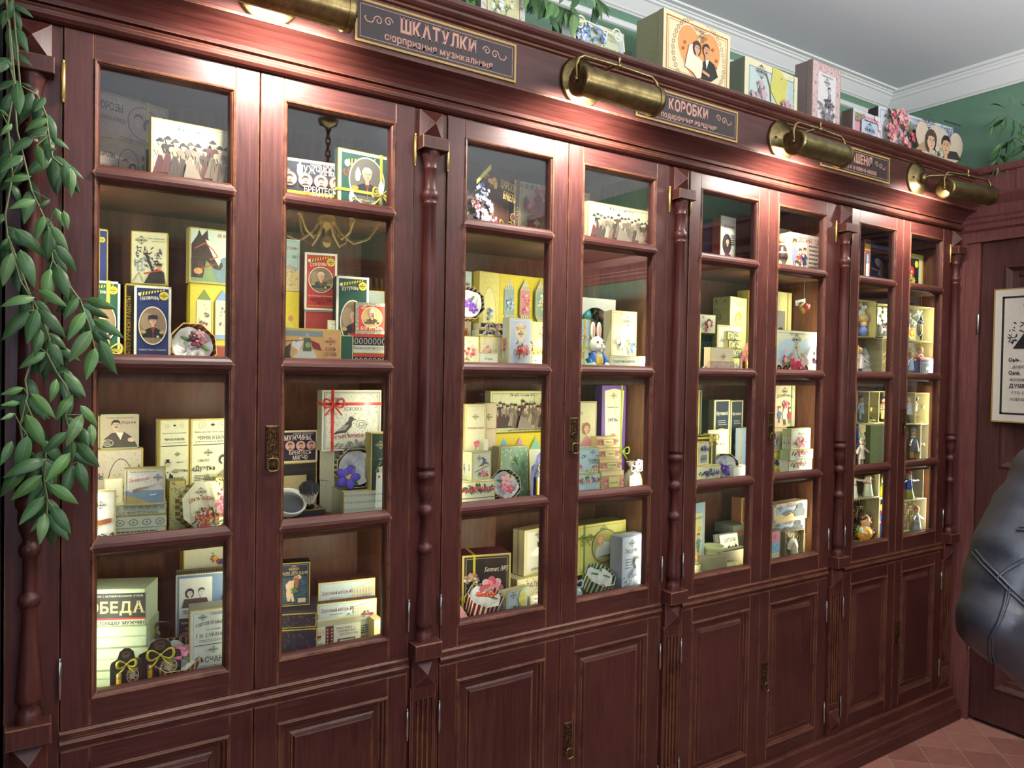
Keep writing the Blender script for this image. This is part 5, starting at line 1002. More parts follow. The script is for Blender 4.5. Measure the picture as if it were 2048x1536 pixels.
# rabbit figurine
P = uy(1192, 700, .075)
rb_ = empty('rabbit_figurine', (P.x, .075, R2+.0005)); tag(rb_, 'white rabbit figurine in a blue coat and yellow waistcoat, long ears up', 'figurine')
def S(h): return h
q = MB(); wc, bl, ye, pk = rgb('#ece9dc'), rgb('#2f5fae'), rgb('#e2b53a'), rgb('#d9a08c')
q.ball((0, 0, .042), (.029, .023, .042), 'painted_clay', bl); q.ball((0, -.008, .045), (.018, .019, .036), 'painted_clay', ye); q.ball((0, -.014, .062), (.012, .012, .016), 'painted_clay', wc)
for i in range(4): q.ball((.005*(i % 2), -.027, .03+.01*i), .0015, 'painted_clay', rgb('#5a3a1a'), 6, 4)
q.build('body', rb_)
q = MB(); q.ball((0, -.004, .098), (.024, .021, .026), 'painted_clay', wc); q.ball((-.008, -.022, .088), .0095, 'painted_clay', wc); q.ball((.008, -.022, .088), .0095, 'painted_clay', wc); q.ball((0, -.024, .078), (.005, .005, .007), 'painted_clay', wc); q.ball((0, -.028, .096), .003, 'painted_clay', pk)
for s_ in (-1, 1): q.ball((s_*.011, -.0215, .105), (.0045, .002, .0035), 'painted_clay', rgb('#5b4a1c'), 8, 6); q.ball((s_*.011, -.0232, .105), .0016, 'painted_clay', rgb('#111'), 6, 4)
q.build('head', rb_)
for s_ in (-1, 1):
 q = MB(); q.ball((s_*.012, .002, .142), (.0095, .006, .027), 'painted_clay', wc); q.ball((s_*.012, -.003, .142), (.0055, .003, .021), 'painted_clay', pk); q.build('ear', rb_)
 q = MB(); q.tube([(s_*.02, -.002, .066), (s_*.033, -.006, .05), (s_*.03, -.018, .036)], [.010, .0105, .008], 'painted_clay', bl, 10); q.ball((s_*.027, -.021, .034), .009, 'painted_clay', wc); q.build('arm', rb_)
 q = MB(); q.ball((s_*.016, -.014, .008), (.012, .02, .008), 'painted_clay', wc); q.build('foot', rb_)
B('i10', 'blue and yellow floral box behind the rabbit, left edge of fourth door', R2, .14, 1150, 1181, 637, .05, 0, base='#a8c0c0', art=G(bq=[(.5, .6, .35, .3, ['#d8b850', '#c8d8e0', '#c86a5a'], 9)]), ribbon=('#b8a83a', .6, .5, 0))
B('i11', 'tall cream box with a vase of blue and white flowers, second shelf', R2, .1, 1222, 1273, 620, .04, 0, base='#ddd3aa', art=G(None, '#8a7a5a', (.5, .84, .2), [('Наборъ туалетного мыла', .5, .93, .045, '#5a5240', .7)], [(.45, .52, .3, .1, ['#e8e8e0', '#f0ece0', '#c8d0c0'], 10), (.68, .46, .22, .1, ['#4a6498', '#7a94c0'], 8)], ex=lambda A: (A.e(.5, A.h*.22, .3, .34, '#cfd0b8', 18), A.r(.35, A.h*.28, .65, A.h*.42, '#cfd0b8'), A.tx(.3, A.h*.24, .65, 3, .06, '#8a8468'))))
B('i12', 'dark floral soap boxes behind the rabbit and the vase box', R2, .2, 1203, 1222, 652, .06, 0, base='#4a4030', art=damask('#b8a878', 60, .06), split=False)
card('price card in front of the vase box, second shelf', R2, .05, 1219, 1276, 711, ['Подарочный наборъ', 'мыла', '1300-'])
B('i13', 'small white floral box at the right end of the second shelf, fourth door', R2, .09, 1276, 1300, 712, .04, 0, base='#dcdccc', art=G(bq=[(.5, .5, .3, .3, VIO, 6)]), split=False)
# ---------------- cabinet 2, third shelf
B('j2', 'pale rose soap box standing behind the tall rose box, third shelf', R3, .2, 966, 992, 806, .05, 0, base='#ddd2a0', art=G('#ddc8a0', '#a88a5a', (.3, .85, .3), [('Травяное мыло', .5, .72, .1, '#8a4a3a', .9)], [(.3, .4, .3, .1, ['#c8845a', '#d8a078'], 8)]))
def rosebox(A): A.r(.07, .04, .93, A.h-.04, '#e3dcb0'); A.r(.07, .04, .93, A.h*.3, '#dcc79c'); A.fr(.09, .01, '#a88a5a'); A.emb(.5, A.h*.87, .15, '#8a7a5a'); A.t('Травяное мыло', .5, A.h*.75, .07, '#9a4a3a', .74, .01); A.ln([(.5, A.h*.2), (.52, A.h*.56)], .02, '#5f7440'); A.bq(.5, A.h*.42, .22, .16, ['#5f7440', '#748a50'], 9, 3, .3); A.fl(.5, A.h*.6, .14, '#c84a5a', '#dc8890', 7); A.t('ЧАЙНАЯ РОЗА', .5, A.h*.13, .07, '#8a4a3a', .6, arc=.04); A.t('Коломна', .5, A.h*.07, .06, '#8a4a3a', .4)
B('j1', 'tall soap box with a single pink rose on a stem, third shelf', R3, .12, 927, 972, 808, .045, -2, base='#d6c890', sidec='#d6c890', art=rosebox)
B('j3', 'yellow box with four pastel cone towers, third shelf', R3, .22, 987, 1110, 868, .05, 0, base='#d6be2e', edge='#b09a2a', art=lambda A: [(A.p([(.06+.24*i, A.h*.72), (.15+.24*i, A.h*.93), (.24+.24*i, A.h*.72)], ['#6aa8d0', '#c88aa8', '#82b898', '#e0b078'][i]), A.p([(.05+.24*i, A.h*.72), (.24+.24*i, A.h*.72), (.28+.24*i, 0), (.07+.24*i, 0)], '#d8d8c0'), A.bq(.17+.24*i, A.h*.4, .05, .2, [BLUE, ROSE, BLUE, VIO][i], 6, i, .4)) for i in range(4)])
B('j4', 'large crowd-of-ladies box on the third shelf above the yellow tower box', 'j3', .22, 980, 1110, 782, .03, 2, base='#e2e0ac', edge='#c8b840', art=crowd_art)
B('j5', 'flat blossom-bordered soap box under the bird soap box', R3, .055, 910, 990, 966, .06, -3, base='#e0deb8', art=lambda A: (A.bq(.5, A.h*.72, .47, .06, ROSE, 26, 3, .06), A.r(0, A.h*.42, 1, A.h*.45, '#6b6858'), A.tx(.08, A.h*.28, .92, 2, .03, '#6b6858')), name='soap_box')
B('j6', 'square soap box with two painted birds on a branch, third shelf', 'j5', .06, 944, 982, 905, .06, 10, base='#dfe0bc', sidec='#b8bc94', side=barcode(.2, .2, .7, .6), art=G('#dfe0bc', '#6a5f44', (.28, .8, .15), bq=[(.5, .2, .3, .12, ROSE, 8)], ex=lambda A: (A.ln([(.15, A.h*.3), (.9, A.h*.5)], .03, '#6a4a38'), A.bird(.55, A.h*.6, .2, '#8a4a38'), A.bird(.68, A.h*.66, .2, '#4a6a98', -1))), name='soap_box')
B('j7', 'green leafy soap box behind the pink rose octagon box', R3, .14, 1001, 1056, 894, .05, 0, base='#7a9278', sidec='#b8b890', art=G('#6f8a70', dam=('#a8b890', 40, 5, .05), bq=[(.65, .6, .25, .3, ['#4f7a4a', '#7aa060'], 8), (.3, .75, .1, .1, ['#b85a4a', '#c88a6a'], 3)]), name='soap_box')
card('small price card leaning between the rose soap boxes', R3, .1, 967, 976, 878, ['', '', ''])
card('price card lying flat before the pink rose octagon box', R3, .05, 1026, 1084, 980, ['мыло', '150'], flat=True)
B('k1', 'lady portrait soap box at the left of the fourth door, third shelf', R3, .14, 1140, 1192, 803, .05, 0, base='#e2d9a4', art=lambda A: (A.fr(.04, .012, '#5b6a8a'), A.emb(.35, A.h*.87, .12, '#8a7a5a'), A.p([(.2, A.h*.32), (.95, A.h*.32), (.85, A.h*.55), (.6, A.h*.62), (.35, A.h*.5)], '#e0948a'), A.head(.6, A.h*.7, .13, '#e3b898', '#a86a3a', 'curl'), A.t('ЖЕЛАЮ ТЕБѢ', .52, A.h*.26, .08, '#a84a3a', .8, .01), A.tx(.2, A.h*.22, .85, 4, .05, '#a85a4a')))
def grezy(A): A.r(0, 0, 1, A.h, '#6f4a9a'); A.p([(.1, .05), (.9, .05), (.86, A.h*.5), (.92, A.h*.95), (.5, A.h*.97), (.1, A.h*.95), (.15, A.h*.5)], '#dcdcb4'); A.emb(.48, A.h*.9, .13, '#8a6a3a'); A.t('Туалетное мыло', .45, A.h*.78, .05, K, .5); A.t('ГРЁЗЫ', .45, A.h*.64, .1, '#5a3a8a', .44, .01, arc=.03); A.p([(.28, A.h*.3), (.7, A.h*.3), (.55, A.h*.42), (.42, A.h*.42)], '#e8e4d0'); A.head(.47, A.h*.48, .12, '#e3b898', '#b8a050', 'curl'); A.tx(.3, A.h*.22, .7, 3, .05, '#8a7a5a')
B('k2', 'tall purple box reading ГРЁЗЫ tied with yellow-green ribbon', R3, .17, 1203, 1250, 771, .04, 0, base='#6f4a9a', edge='#c8b890', sidec='#5a3a7a', art=grezy, ribbon=('#a8b83a', .82, .35, .03))
B('k3', 'flat pale blue blossom soap box under the wreath soap box', R3, .07, 1140, 1200, 950, .06, -6, base='#b5cdd0', art=lambda A: (A.bq(.5, A.h*.72, .46, .05, MIXC, 20, 3, .07), A.tx(.08, A.h*.3, .92, 2, .04, '#6b7a78')), name='soap_box')
B('k4', 'pale blue soap box with a flower wreath, third shelf, fourth door', 'k3', .08, 1140, 1197, 897, .05, -4, base='#b5cdd0', art=G('#b5cdd0', '#8a9a98', (.6, .86, .1), [('Коварныя', .62, .52, .08, K, .4), ('уловки', .62, .42, .08, K, .3)], [(.35, .25, .1, .14, ROSE, 7), (.85, .6, .08, .2, VIO, 7), (.8, .25, .12, .12, MIXC, 7), (.35, .7, .1, .1, VIO, 6), (.6, .14, .2, .05, YEL, 6)]), name='soap_box')
for i in range(4):
 B('k5_%d' % i, ['lowest', 'second from bottom', 'third from bottom', 'topmost'][i]+' of four cream soap bars with floral bands, third shelf', R3 if i == 0 else 'k5_%d' % (i-1), .055+.018*i, 1202-3*i, 1247-4*i, [943, 921, 898, 874][i], .03, -4, base='#d9c58e', edge='#c8b47a', art=lambda A: (A.r(0, A.h*.25, 1, A.h*.8, '#b88a68'), A.bq(.15, A.h*.52, .12, .08, ROSE, 5, 3, .3), A.bq(.85, A.h*.52, .12, .08, ROSE, 5, 3, .3), A.r(.28, A.h*.3, .72, A.h*.75, '#ddd18a'), A.t(['Душистая', 'Романъ', 'Свекла', 'Мыло'][i], .5, A.h*.45, .08, K, .34)), name='soap_bar', cat='soap', split=False)
card('price card lying flat before the four soap bars', R3, .045, 1203, 1262, 968, ['мыло', '200'], flat=True)
# ---------------- cabinet 2, bottom shelf
def sonnet(A): A.r(.04, .04, .96, A.h-.04, '#2b2320'); A.fr(.07, .012, '#a8905a'); A.bq(.2, A.h*.4, .2, .35, ['#8a6a5a', '#b89a80', '#d8c8a8', '#c87878'], 12, 4, .3); A.fl(.58, A.h*.42, .24, '#d8a8a0', '#b85a68', 8); A.fl(.6, A.h*.46, .14, '#c84a58', '#d88890', 7, .4); A.t('Sonnet №5', .66, A.h*.72, .1, '#e0d8b0', .48, .005, serif=False, skew=.3); A.bq(.7, A.h*.08, .2, .08, ['#a88a70', '#c8b098'], 8, 3, .3)
B('l1', 'black peony box with burgundy sides and yellow ribbon, bottom shelf', R4, .14, 924, 1021, 1112, .09, -14, base='#b8a860', edge='#c8b860', sidec='#5a1f30', art=sonnet, ribbon=('#bdb62e', .24, .25, .035), top=lambda A: A.r(0, 0, 1, A.h, '#5a1f30'))
B('l2', 'pale floral box lying under the ballerina box, bottom shelf', R4, .16, 1034, 1110, 1160, .08, 6, base='#c8c09a', sidec='#b8b08a', art=G(dam=('#8a8468', 60, 4, .02), t=[('ВАЛЕТЪ', .5, .5, .1, K, .5)]))
B('l3', 'grey box with a ballerina in a white tutu, bottom shelf', 'l2', .18, 1048, 1110, 1062, .05, 12, base='#b9b09a', sidec='#c8b888', side=damask('#6b6048', 90, .04), edge='#c8b840', art=lambda A: (A.r(.1, .06, .92, A.h-.06, '#c9c4b2'), A.emb(.45, A.h*.86, .12), A.p([(.2, A.h*.48), (.45, A.h*.62), (.75, A.h*.5), (.7, A.h*.42), (.4, A.h*.38), (.2, A.h*.42)], '#e8e4d4'), A.r(.42, A.h*.18, .47, A.h*.42, '#d8cdb8'), A.r(.52, A.h*.18, .57, A.h*.42, '#d8cdb8'), A.p([(.42, A.h*.58), (.58, A.h*.58), (.6, A.h*.7), (.4, A.h*.7)], '#4a4640'), A.head(.52, A.h*.76, .06, '#d8c8b0', '#2b2723'), A.tx(.2, A.h*.12, .8, 2, .03, K)))
B('l4', 'small pale blue soap box with a yellow butterfly, bottom shelf', R4, .06, 1012, 1059, 1184, .05, 10, base='#b3c4c4', sidec='#b8bc94', side=barcode(.2, .1, .7, .6), art=lambda A: (A.fr(.06, .012, '#8a7a4a'), A.emb(.3, A.h*.78, .14, '#5a5a50'), A.bfly(.5, A.h*.45, .33), A.bq(.35, A.h*.18, .2, .12, ['#6a5458', '#8a7478'], 7, 3, .3)), name='soap_box')
card('price card right of the butterfly soap box, bottom shelf', R4, .07, 1060, 1086, 1192, ['балет', 'мыло', '90'])
B('m1', 'black floral soap box under the yellow park box, bottom shelf', R4, .15, 1165, 1243, 1148, .1, 2, base='#3b3a30', edge='#b8a83a', art=lambda A: (A.r(0, 0, 1, A.h*.5, '#b8a83a'), A.bq(.5, A.h*.75, .45, .05, ['#b85a48', '#d8c8a0', '#8a9a68'], 22, 5, .06)), name='soap_box')
def chair(A): A.fr(.04, .008, '#8a8238'); A.emb(.52, A.h*.88, .08, '#5a5a38'); A.e(.54, A.h*.52, .27, .27, '#5a5238', 26); A.e(.54, A.h*.52, .255, .255, '#a8a860', 26); A.clip = (.54, A.h*.52, .255, .255); A.p([(.3, A.h*.2), (.85, A.h*.2), (.85, A.h*.42), (.62, A.h*.6), (.45, A.h*.62), (.35, A.h*.45)], '#d8d8cc'); A.p([(.3, A.h*.25), (.8, A.h*.32), (.8, A.h*.2)], '#7a5a4a'); A.head(.45, A.h*.66, .07, '#e0b898', '#c8904a', 'curl'); A.clip = None; A.t('В паркѣ «ЧАИРЪ»', .52, A.h*.11, .075, '#8a3a2a', .66, .01); A.tx(.35, A.h*.07, .7, 1, .025, '#8a3a2a')
B('m2', 'yellow box with a round picture of a seated lady, reading ЧАИРЪ', 'm1', .16, 1156, 1251, 1052, .07, 2, base='#d2cb72', edge='#c8b840', sidec='#6a6a38', art=chair, ribbon=('#7a8a3a', .12, .74, .025), top=damask('#4a4a30', 60, .02))
B('m3', 'blue-white engraved lady box at the right end of the bottom shelf, fourth door', R4, .1, 1244, 1292, 1076, .055, 4, base='#b9c0cc', edge='#a8b0b8', sidec='#8a8f9a', art=lambda A: (A.emb(.4, A.h*.88, .14, '#3a4a5a'), A.t('Лида Файръ', .5, A.h*.72, .12, K, .8, serif=False), A.head(.6, A.h*.55, .12, '#b9c0cc', K, 'curl'), A.p([(.3, A.h*.3), (.85, A.h*.3), (.7, A.h*.44), (.5, A.h*.44)], '#8f98a8'), A.dam(.05, .05, .95, A.h*.35, '#5a7080', 60, 4, .04), A.tx(.1, A.h*.6, .4, 4, .08, '#5a6070')))
# ---------------- cabinet 3
B('n2', 'navy book-like box behind the brown one, top shelf, fifth door', R1, .151, 1426, 1454, 434, .045, 3, base='#26284f', sidec='#26284f', edge=None)
B('n1', 'brown-sided box with a long-haired girl, top shelf, fifth door', R1, .10, 1441, 1471, 430, .05, 3, base='#d5d8cc', sidec='#7a3a22', edge='#d8a848', art=lambda A: (A.t('ШКОЛЬНЫЯ', .55, A.h*.76, .12, '#8a2a2a', .7, .01), A.e(.42, A.h*.42, .3, .45, '#2e2522', 16), A.head(.46, A.h*.48, .14, '#d8ab90', '#2e2522', 'long'), A.p([(.1, 0), (.8, 0), (.65, A.h*.22), (.3, A.h*.22)], '#6a2a30'), A.tx(.66, A.h*.6, .95, 5, .09, K)))
B('n3', 'school years box with a teacher and children, top shelf, sixth door', R1, .15, 1581, 1648, 463, .05, 2, base='#d8d5b8', edge='#b8b49a', art=lambda A: (A.r(.52, 0, 1, A.h, '#b8a596'), A.t('ШКОЛЬНЫЕ ГОДЫ', .6, A.h*.78, .09, '#8a2a2a', .7, .01), A.tx(.58, A.h*.68, .95, 7, .08, '#4a3a30'), A.kid(.12, .02, A.h*.85, '#9a9ab8'), A.kid(.3, .02, A.h*.6, '#e0e0dc'), A.kid(.44, .02, A.h*.64, '#3a4258'), A.bq(.25, A.h*.35, .12, .12, MIXC, 8, 3, .3), A.emb(.72, A.h*.12, .1)))
B('n4', 'school years box half hidden by the door stile, top shelf, sixth door', R1, .16, 1540, 1580, 452, .05, 2, base='#c8b8a4', art=G(t=[('ШКОЛЬНЫЕ ГОДЫ', .6, .82, .1, '#8a2a2a', .7)]))
B('o1', 'tall cream box with a golden-haired lady in profile, second shelf', R2, .12, 1459, 1492, 592, .07, 12, base='#dfda9c', sidec='#6b6a3a', side=damask('#2b2a20', 60, .08), art=lambda A: (A.tx(.3, A.h*.93, .8, 2, .05, '#8a8258'), A.head(.5, A.h*.72, .18, '#e0b088', '#c89a4a', 'curl', face=-1), A.bq(.45, A.h*.3, .25, .2, ['#d8a878', '#c8885a', '#e8d8a8'], 9, 3, .3), A.ln([(.45, A.h*.6), (.6, A.h*.45)], .08, '#e0b088')))
B('o2', 'tall cream box at the right edge of the fifth door, second shelf', R2, .16, 1496, 1512, 580, .05, 8, base='#d8cf8a', sidec='#8a8038', split=False)
B('o3', 'black lace-patterned box tied with blue ribbon, second shelf', R2, .18, 1402, 1443, 668, .06, 2, base='#2f332c', edge='#5a6a68', art=lambda A: [(A.ring(.1+.2*i, A.h*.75, .08, .12, .02, '#a8a890', 10), A.dam(.02, A.h*(.05+.1*i), .98, A.h*(.08+.1*i), '#8a8a74', 12, i, .02)) for i in range(5)], ribbon=('#7ab0b8', .72, None, 0))
B('o4', 'small box with a dark-haired girl in a rose wreath, second shelf', 'o3', .17, 1397, 1431, 628, .05, -4, base='#ded8bc', sidec='#8a7a5a', art=lambda A: (A.emb(.25, A.h*.85, .1), A.bq(.5, A.h*.4, .32, .25, ['#a83840', '#c86068'], 10, 3, .18), A.head(.5, A.h*.55, .14, '#e0b898', '#2e2522', 'long')))
card('price card behind the small labelled soap tower, second shelf', R2, .09, 1434, 1480, 649, ['«Тебѣ за любовь»', 'наборъ', ''])
for i in range(4): B('o5_%d' % i, ['lowest', 'second lowest', 'second highest', 'topmost'][i]+' yellow vignette soap in the leaning tower, second shelf', R2 if i == 0 else 'o5_%d' % (i-1), .065+.004*i, 1462-2.5*i, 1484-1.5*i, [715, 697, 680, 662][i], .03, 8, base='#d8cf6a', sidec='#b8b07a', edge='#3a3828', art=lambda A: (A.e(.5, A.h*.5, .3, A.h*.2, '#d8dcc0', 12), A.bq(.5, A.h*.5, .38, .25, ['#5a5a40', '#7a7a58'], 9, 3, .12, '#5a5a40'), A.t('Мыло', .5, A.h*.42, A.h*.16, K, .4)), name='soap_bar', cat='soap', split=False)
B('o6', 'pink floral card box behind the open white satin box, second shelf', R2, .07, 1421, 1466, 694, .03, 0, base='#cdbd9c', art=G(bq=[(.35, .3, .15, .2, ROSE, 6)], emb=(.5, .7, .12), ex=lambda A: A.bird(.7, A.h*.3, .15, '#9a948a')), split=False)
B('o7', 'low pink lace-bordered tray in front of the satin box, second shelf', R2, .045, 1421, 1468, 722, .03, 0, base='#c8a894', edge='#a8904a', art=lambda A: (A.dam(0, A.h*.5, 1, A.h, '#8a6a5a', 50, 3, .02)), split=False)
B('o8', 'yellow framed price box at the left edge of the fifth door', R2, .1, 1376, 1401, 653, .03, 0, base='#ddd68a', edge='#c8b840', split=False)
B('p1', 'cream box with an old portrait photograph and gold bow, second shelf', R2, .2, 1535, 1582, 580, .05, 4, base='#e0db98', edge='#c8b840', art=lambda A: (A.r(.1, A.h*.2, .72, A.h*.78, '#8f8a80'), A.e(.55, A.h*.5, .14, .2, '#2e2a28', 12), A.head(.5, A.h*.52, .1, '#d8d0c0', '#2e2a28', 'curl'), A.p([(.3, A.h*.2), (.7, A.h*.2), (.6, A.h*.38), (.42, A.h*.38)], '#d8d4c8'), A.t('Любимой', .5, A.h*.06, .1, '#6a4a2a', .7, serif=False, skew=.3)), ribbon=('#c8b050', .82, .16, .03))
def doves(A): A.fr(.03, .006, '#a8a890'); A.e(.35, A.h*.5, .25, .2, '#b8cfd8', 14); A.e(.75, A.h*.55, .2, .18, '#b8cfd8', 14); A.emb(.5, A.h*.82, .1); A.tx(.35, A.h*.93, .65, 1, .03, '#8a8258'); A.bird(.38, A.h*.5, .16, '#b8ac98'); A.bird(.62, A.h*.5, .16, '#c8bea0', -1); A.p([(.6, A.h*.5), (.82, A.h*.75), (.72, A.h*.5)], '#a89c8a'); A.bq(.5, A.h*.28, .2, .07, ROSE, 10, 3, .25); A.bq(.2, A.h*.45, .06, .08, ROSE, 3, 3, .5); A.bq(.8, A.h*.42, .06, .08, ROSE, 3, 3, .5)
B('p2', 'square pale box with two doves and roses, second shelf, sixth door', R2, .1, 1545, 1641, 658, .06, 2, base='#dcdcb4', edge='#c8c8a0', art=doves)
B('p3', 'long box of round black brooches with red flowers, second shelf', R2, .05, 1536, 1615, 719, .03, 0, base='#a88658', edge='#d8cf9a', art=lambda A: [(A.e(.1+.165*i if i != 3 else .56, A.h*.5, .07 if i != 3 else .09, None, '#16140f', 16), A.fl(.1+.165*i if i != 3 else .56, A.h*.5, .045 if i != 3 else .06, '#c83838', '#e8d8c8' if i == 3 else '#a83030', 5, i)) for i in range(6)], name='brooch_box', split=False)
B('q1', 'narrow navy box with yellow ribbon, left edge of the third shelf, fifth door', R3, .14, 1372, 1402, 781, .05, 0, base='#3a4a6a', edge='#c8b840', art=G(bq=[(.5, .5, .3, .3, MIXC, 9)]), ribbon=('#d8c83c', .8, None, 0))
def kidbox(r):
 def f(A): A.r(.1, .05, .9, A.h-.05, '#24303f'); A.t('Внученькѣ', .5, A.h*.8, .13, '#e8e0c8', .7, .01); A.tx(.25, A.h*.72, .85, 3, .07, '#b8b8a8'); (A.kid(.45, .05, A.h*.62, '#b83a34', '#d8c870', '#8a5a3a') if r else (A.fl(.5, A.h*.5, .2, '#5a8ac0', '#8ab0d8'), A.head(.5, A.h*.38, .16, '#e3b898', '#c89a5a', 'curl'), A.bq(.5, A.h*.14, .3, .12, ROSE, 8, 3, .2)))
 return f
B('q2', 'dark box with a boy in a straw hat and red jersey, third shelf', R3, .17, 1427, 1459, 800, .06, 8, base='#d8dcb8', sidec='#5a5a40', art=kidbox(True))
B('q3', 'dark box with a curly child and blue bow, third shelf', R3, .18, 1460, 1485, 801, .06, 8, base='#d8dcb8', art=kidbox(False))
B('q4', 'black box with orange and red flowers and a yellow ribbon, third shelf', R3, .11, 1372, 1432, 871, .07, 0, base='#2c2c28', edge='#b8a850', art=G(bq=[(.3, .5, .3, .4, ['#a83838', '#d8d0b8', '#c8885a', '#e0b050'], 14), (.75, .8, .15, .15, YEL, 5)]), ribbon=('#d8c83c', .84, .93, .025))
card('price card before the grandchild boxes, third shelf', R3, .14, 1415, 1456, 860, ['«Дѣтям от внучки»', 'наборъ', '1200'])
B('q5', 'flat violet-patterned cream soap box, lower front left of third shelf', R3, .055, 1383, 1441, 934, .06, 0, base='#dcd6a8', art=lambda A: (A.bq(.6, A.h*.6, .36, .06, VIO, 14, 3, .08), A.t('Фiалка', .6, A.h*.15, .05, K, .2)), name='soap_box')
B('q6', 'small upright violet soap box with a barcode, third shelf', 'q5', .06, 1396, 1418, 885, .045, 12, base='#dfdab4', sidec='#c8b840', art=lambda A: (barcode(.15, .1, .85, .45)(A), A.bq(.5, A.h*.72, .3, .12, VIO, 9, 3, .2)), name='soap_box')
B('q7', 'pale blue soap box at the right edge of the fifth door, third shelf', R3, .15, 1483, 1505, 857, .05, 14, base='#8fa8c4', sidec='#a8b4bc', art=G(fr='#5a6a8a', emb=(.6, .7, .3)), name='soap_box')
B('q8', 'low white box at the right edge of the fifth door, third shelf', R3, .06, 1466, 1500, 934, .05, 0, base='#c8ccd0', name='soap_box', split=False)
def kids2(A): A.r(0, 0, 1, A.h*.5, '#dcc4a0'); A.emb(.5, A.h*.86, .15); A.t('Добрыя мысли', .5, A.h*.7, .09, '#5a4a3a', .7, serif=False, skew=.2, arc=.04); A.kid(.25, A.h*.1, A.h*.42, '#4a6a98', '#a83838'); A.kid(.5, A.h*.05, A.h*.55, '#e0dcc8'); A.kid(.72, A.h*.08, A.h*.42, '#b84848'); A.bq(.55, A.h*.56, .15, .08, ROSE, 6, 3, .3)
B('r2', 'small bluebell soap box at the left edge of the sixth door', R3, .11, 1535, 1573, 905, .05, 0, base='#d8cf60', art=G(bq=[(.5, .5, .35, .3, ['#2e3a5a', '#4a5a7a', '#e8e0a0'], 12)]), ribbon=('#c8b83a', .45, None, .02), name='soap_box')
B('r3', 'grey-blue wisteria soap box above the yellow one, sixth door', 'r2', .11, 1537, 1574, 866, .05, 0, base='#c2c2a2', art=G(bq=[(.3, .6, .2, .3, BLUE, 8)], emb=(.7, .4, .14)), name='soap_box')
B('r4', 'cream soap box lying on the wisteria box, sixth door', 'r3', .13, 1540, 1574, 856, .05, 0, base='#dccaa0', name='soap_box', split=False)
B('r1', 'tall cream box with children and a clown, third shelf, sixth door', 'r4', .16, 1547, 1590, 771, .04, 2, base='#e2d9a8', edge='#c8b890', art=kids2, ribbon=('#6fae7a', .82, None, 0))
B('r5', 'flat white blossom soap box, lower of two, third shelf, sixth door', R3, .08, 1577, 1624, 921, .06, 0, base='#dcdecb', art=lambda A: (A.bq(.5, A.h*.7, .42, .06, ROSE, 12, 3, .08), A.tx(.1, A.h*.3, .9, 2, .05, '#8a8a78')), name='soap_box')
B('r6', 'flat white blossom soap box, upper of two, third shelf, sixth door', 'r5', .08, 1580, 1626, 901, .06, 2, base='#dcdecb', sidec='#9aa880', art=lambda A: (A.bq(.5, A.h*.7, .42, .06, ROSE, 12, 3, .08), A.tx(.1, A.h*.3, .9, 2, .05, '#8a8a78')), name='soap_box')
B('r7', 'square soap box with a basket of pink roses, third shelf, sixth door', 'r6', .09, 1582, 1621, 858, .05, 6, base='#d6dcc8', sidec='#a8b078', side=barcode(.2, .1, .8, .6), art=G('#d6dcc8', '#a8905a', (.7, .75, .14), [('Нѣженкѣ', .35, .72, .08, '#a84a5a', .4)], [(.5, .32, .32, .22, ROSE, 14)]), name='soap_box')
# bottom shelf
B('s1', 'yellow and blue soap box with playing children, left edge of the bottom shelf', R4, .11, 1372, 1409, 1010, .04, 6, base='#9cb8c4', edge='#d8d8a0', art=lambda A: (A.r(.05, A.h*.2, .85, A.h*.85, '#d8d284'), A.t('Дѣтское мыло', .5, A.h*.76, .1, '#3a5a8a', .7, .01, rot=.1), A.kid(.3, A.h*.25, A.h*.4, '#c88a5a'), A.e(.7, A.h*.62, .1, None, '#d8b040', 10), A.kid(.65, A.h*.28, A.h*.3, '#5a8a8a'), A.tx(.2, A.h*.14, .8, 2, .06, '#3a5a6a')), name='soap_box')
B('s2', 'dark green-grey box, lowest of the pile at the right of the fifth door', R4, .16, 1472, 1505, 1071, .09, 2, base='#4a4a3c', edge='#6a6a58', name='soap_box', split=False)
B('s3', 'green-grey box with brown lower band in the pile, fifth door', 's2', .16, 1467, 1505, 1052, .09, 2, base='#5a6052', edge='#6a6a58', art=lambda A: A.r(0, 0, 1, A.h*.45, '#6a4232'), name='soap_box')
B('s4', 'tall brown box standing on the green-grey pile, bottom shelf', 's3', .17, 1484, 1505, 996, .05, 2, base='#6a4434', art=damask('#8a6a50', 30, .05))
B('s5', 'cream quotation box with dark brush print, tilted open, bottom shelf', R4, .13, 1445, 1482, 1074, .03, 0, lean=10, base='#d4d4c0', edge='#6a6258', art=lambda A: (A.t('ЦИТАТЫ', .55, A.h*.72, .13, K, .6, .01), A.dam(.05, A.h*.1, .95, A.h*.55, '#3a3a38', 70, 3, .07)), split=False)
B('s6', 'open kraft box with a dark green soap, bottom shelf, fifth door', R4, .07, 1443, 1500, 1106, .04, 2, base='#8a7a58', edge='#a89a78', art=lambda A: (A.tx(.1, A.h*.5, .5, 2, .04, K)), name='soap_box', top=lambda A: A.r(.12, .1, .9, A.h-.1, '#28342a'))
B('s7', 'long open box with pastel labelled soaps, front of bottom shelf', R4, .05, 1396, 1462, 1120, .07, -10, base='#8f8562', edge='#a89a78', name='soap_box', top=lambda A: [A.r(.05+.24*i, .06, .26+.24*i, A.h-.06, ['#9aaab8', '#dcb0a8', '#d8cf84', '#c8d0a8'][i]) for i in range(4)])
B('s8', 'cream price strip leaning at the front of the bottom shelf, fifth door', R4, .04, 1398, 1478, 1136, .003, 0, base='#dcdc94', edge='#a8a060', art=lambda A: A.t('Заварка 250', .45, A.h*.3, A.h*.4, K, .5, serif=False), split=False, name='price_strip', cat='price card')
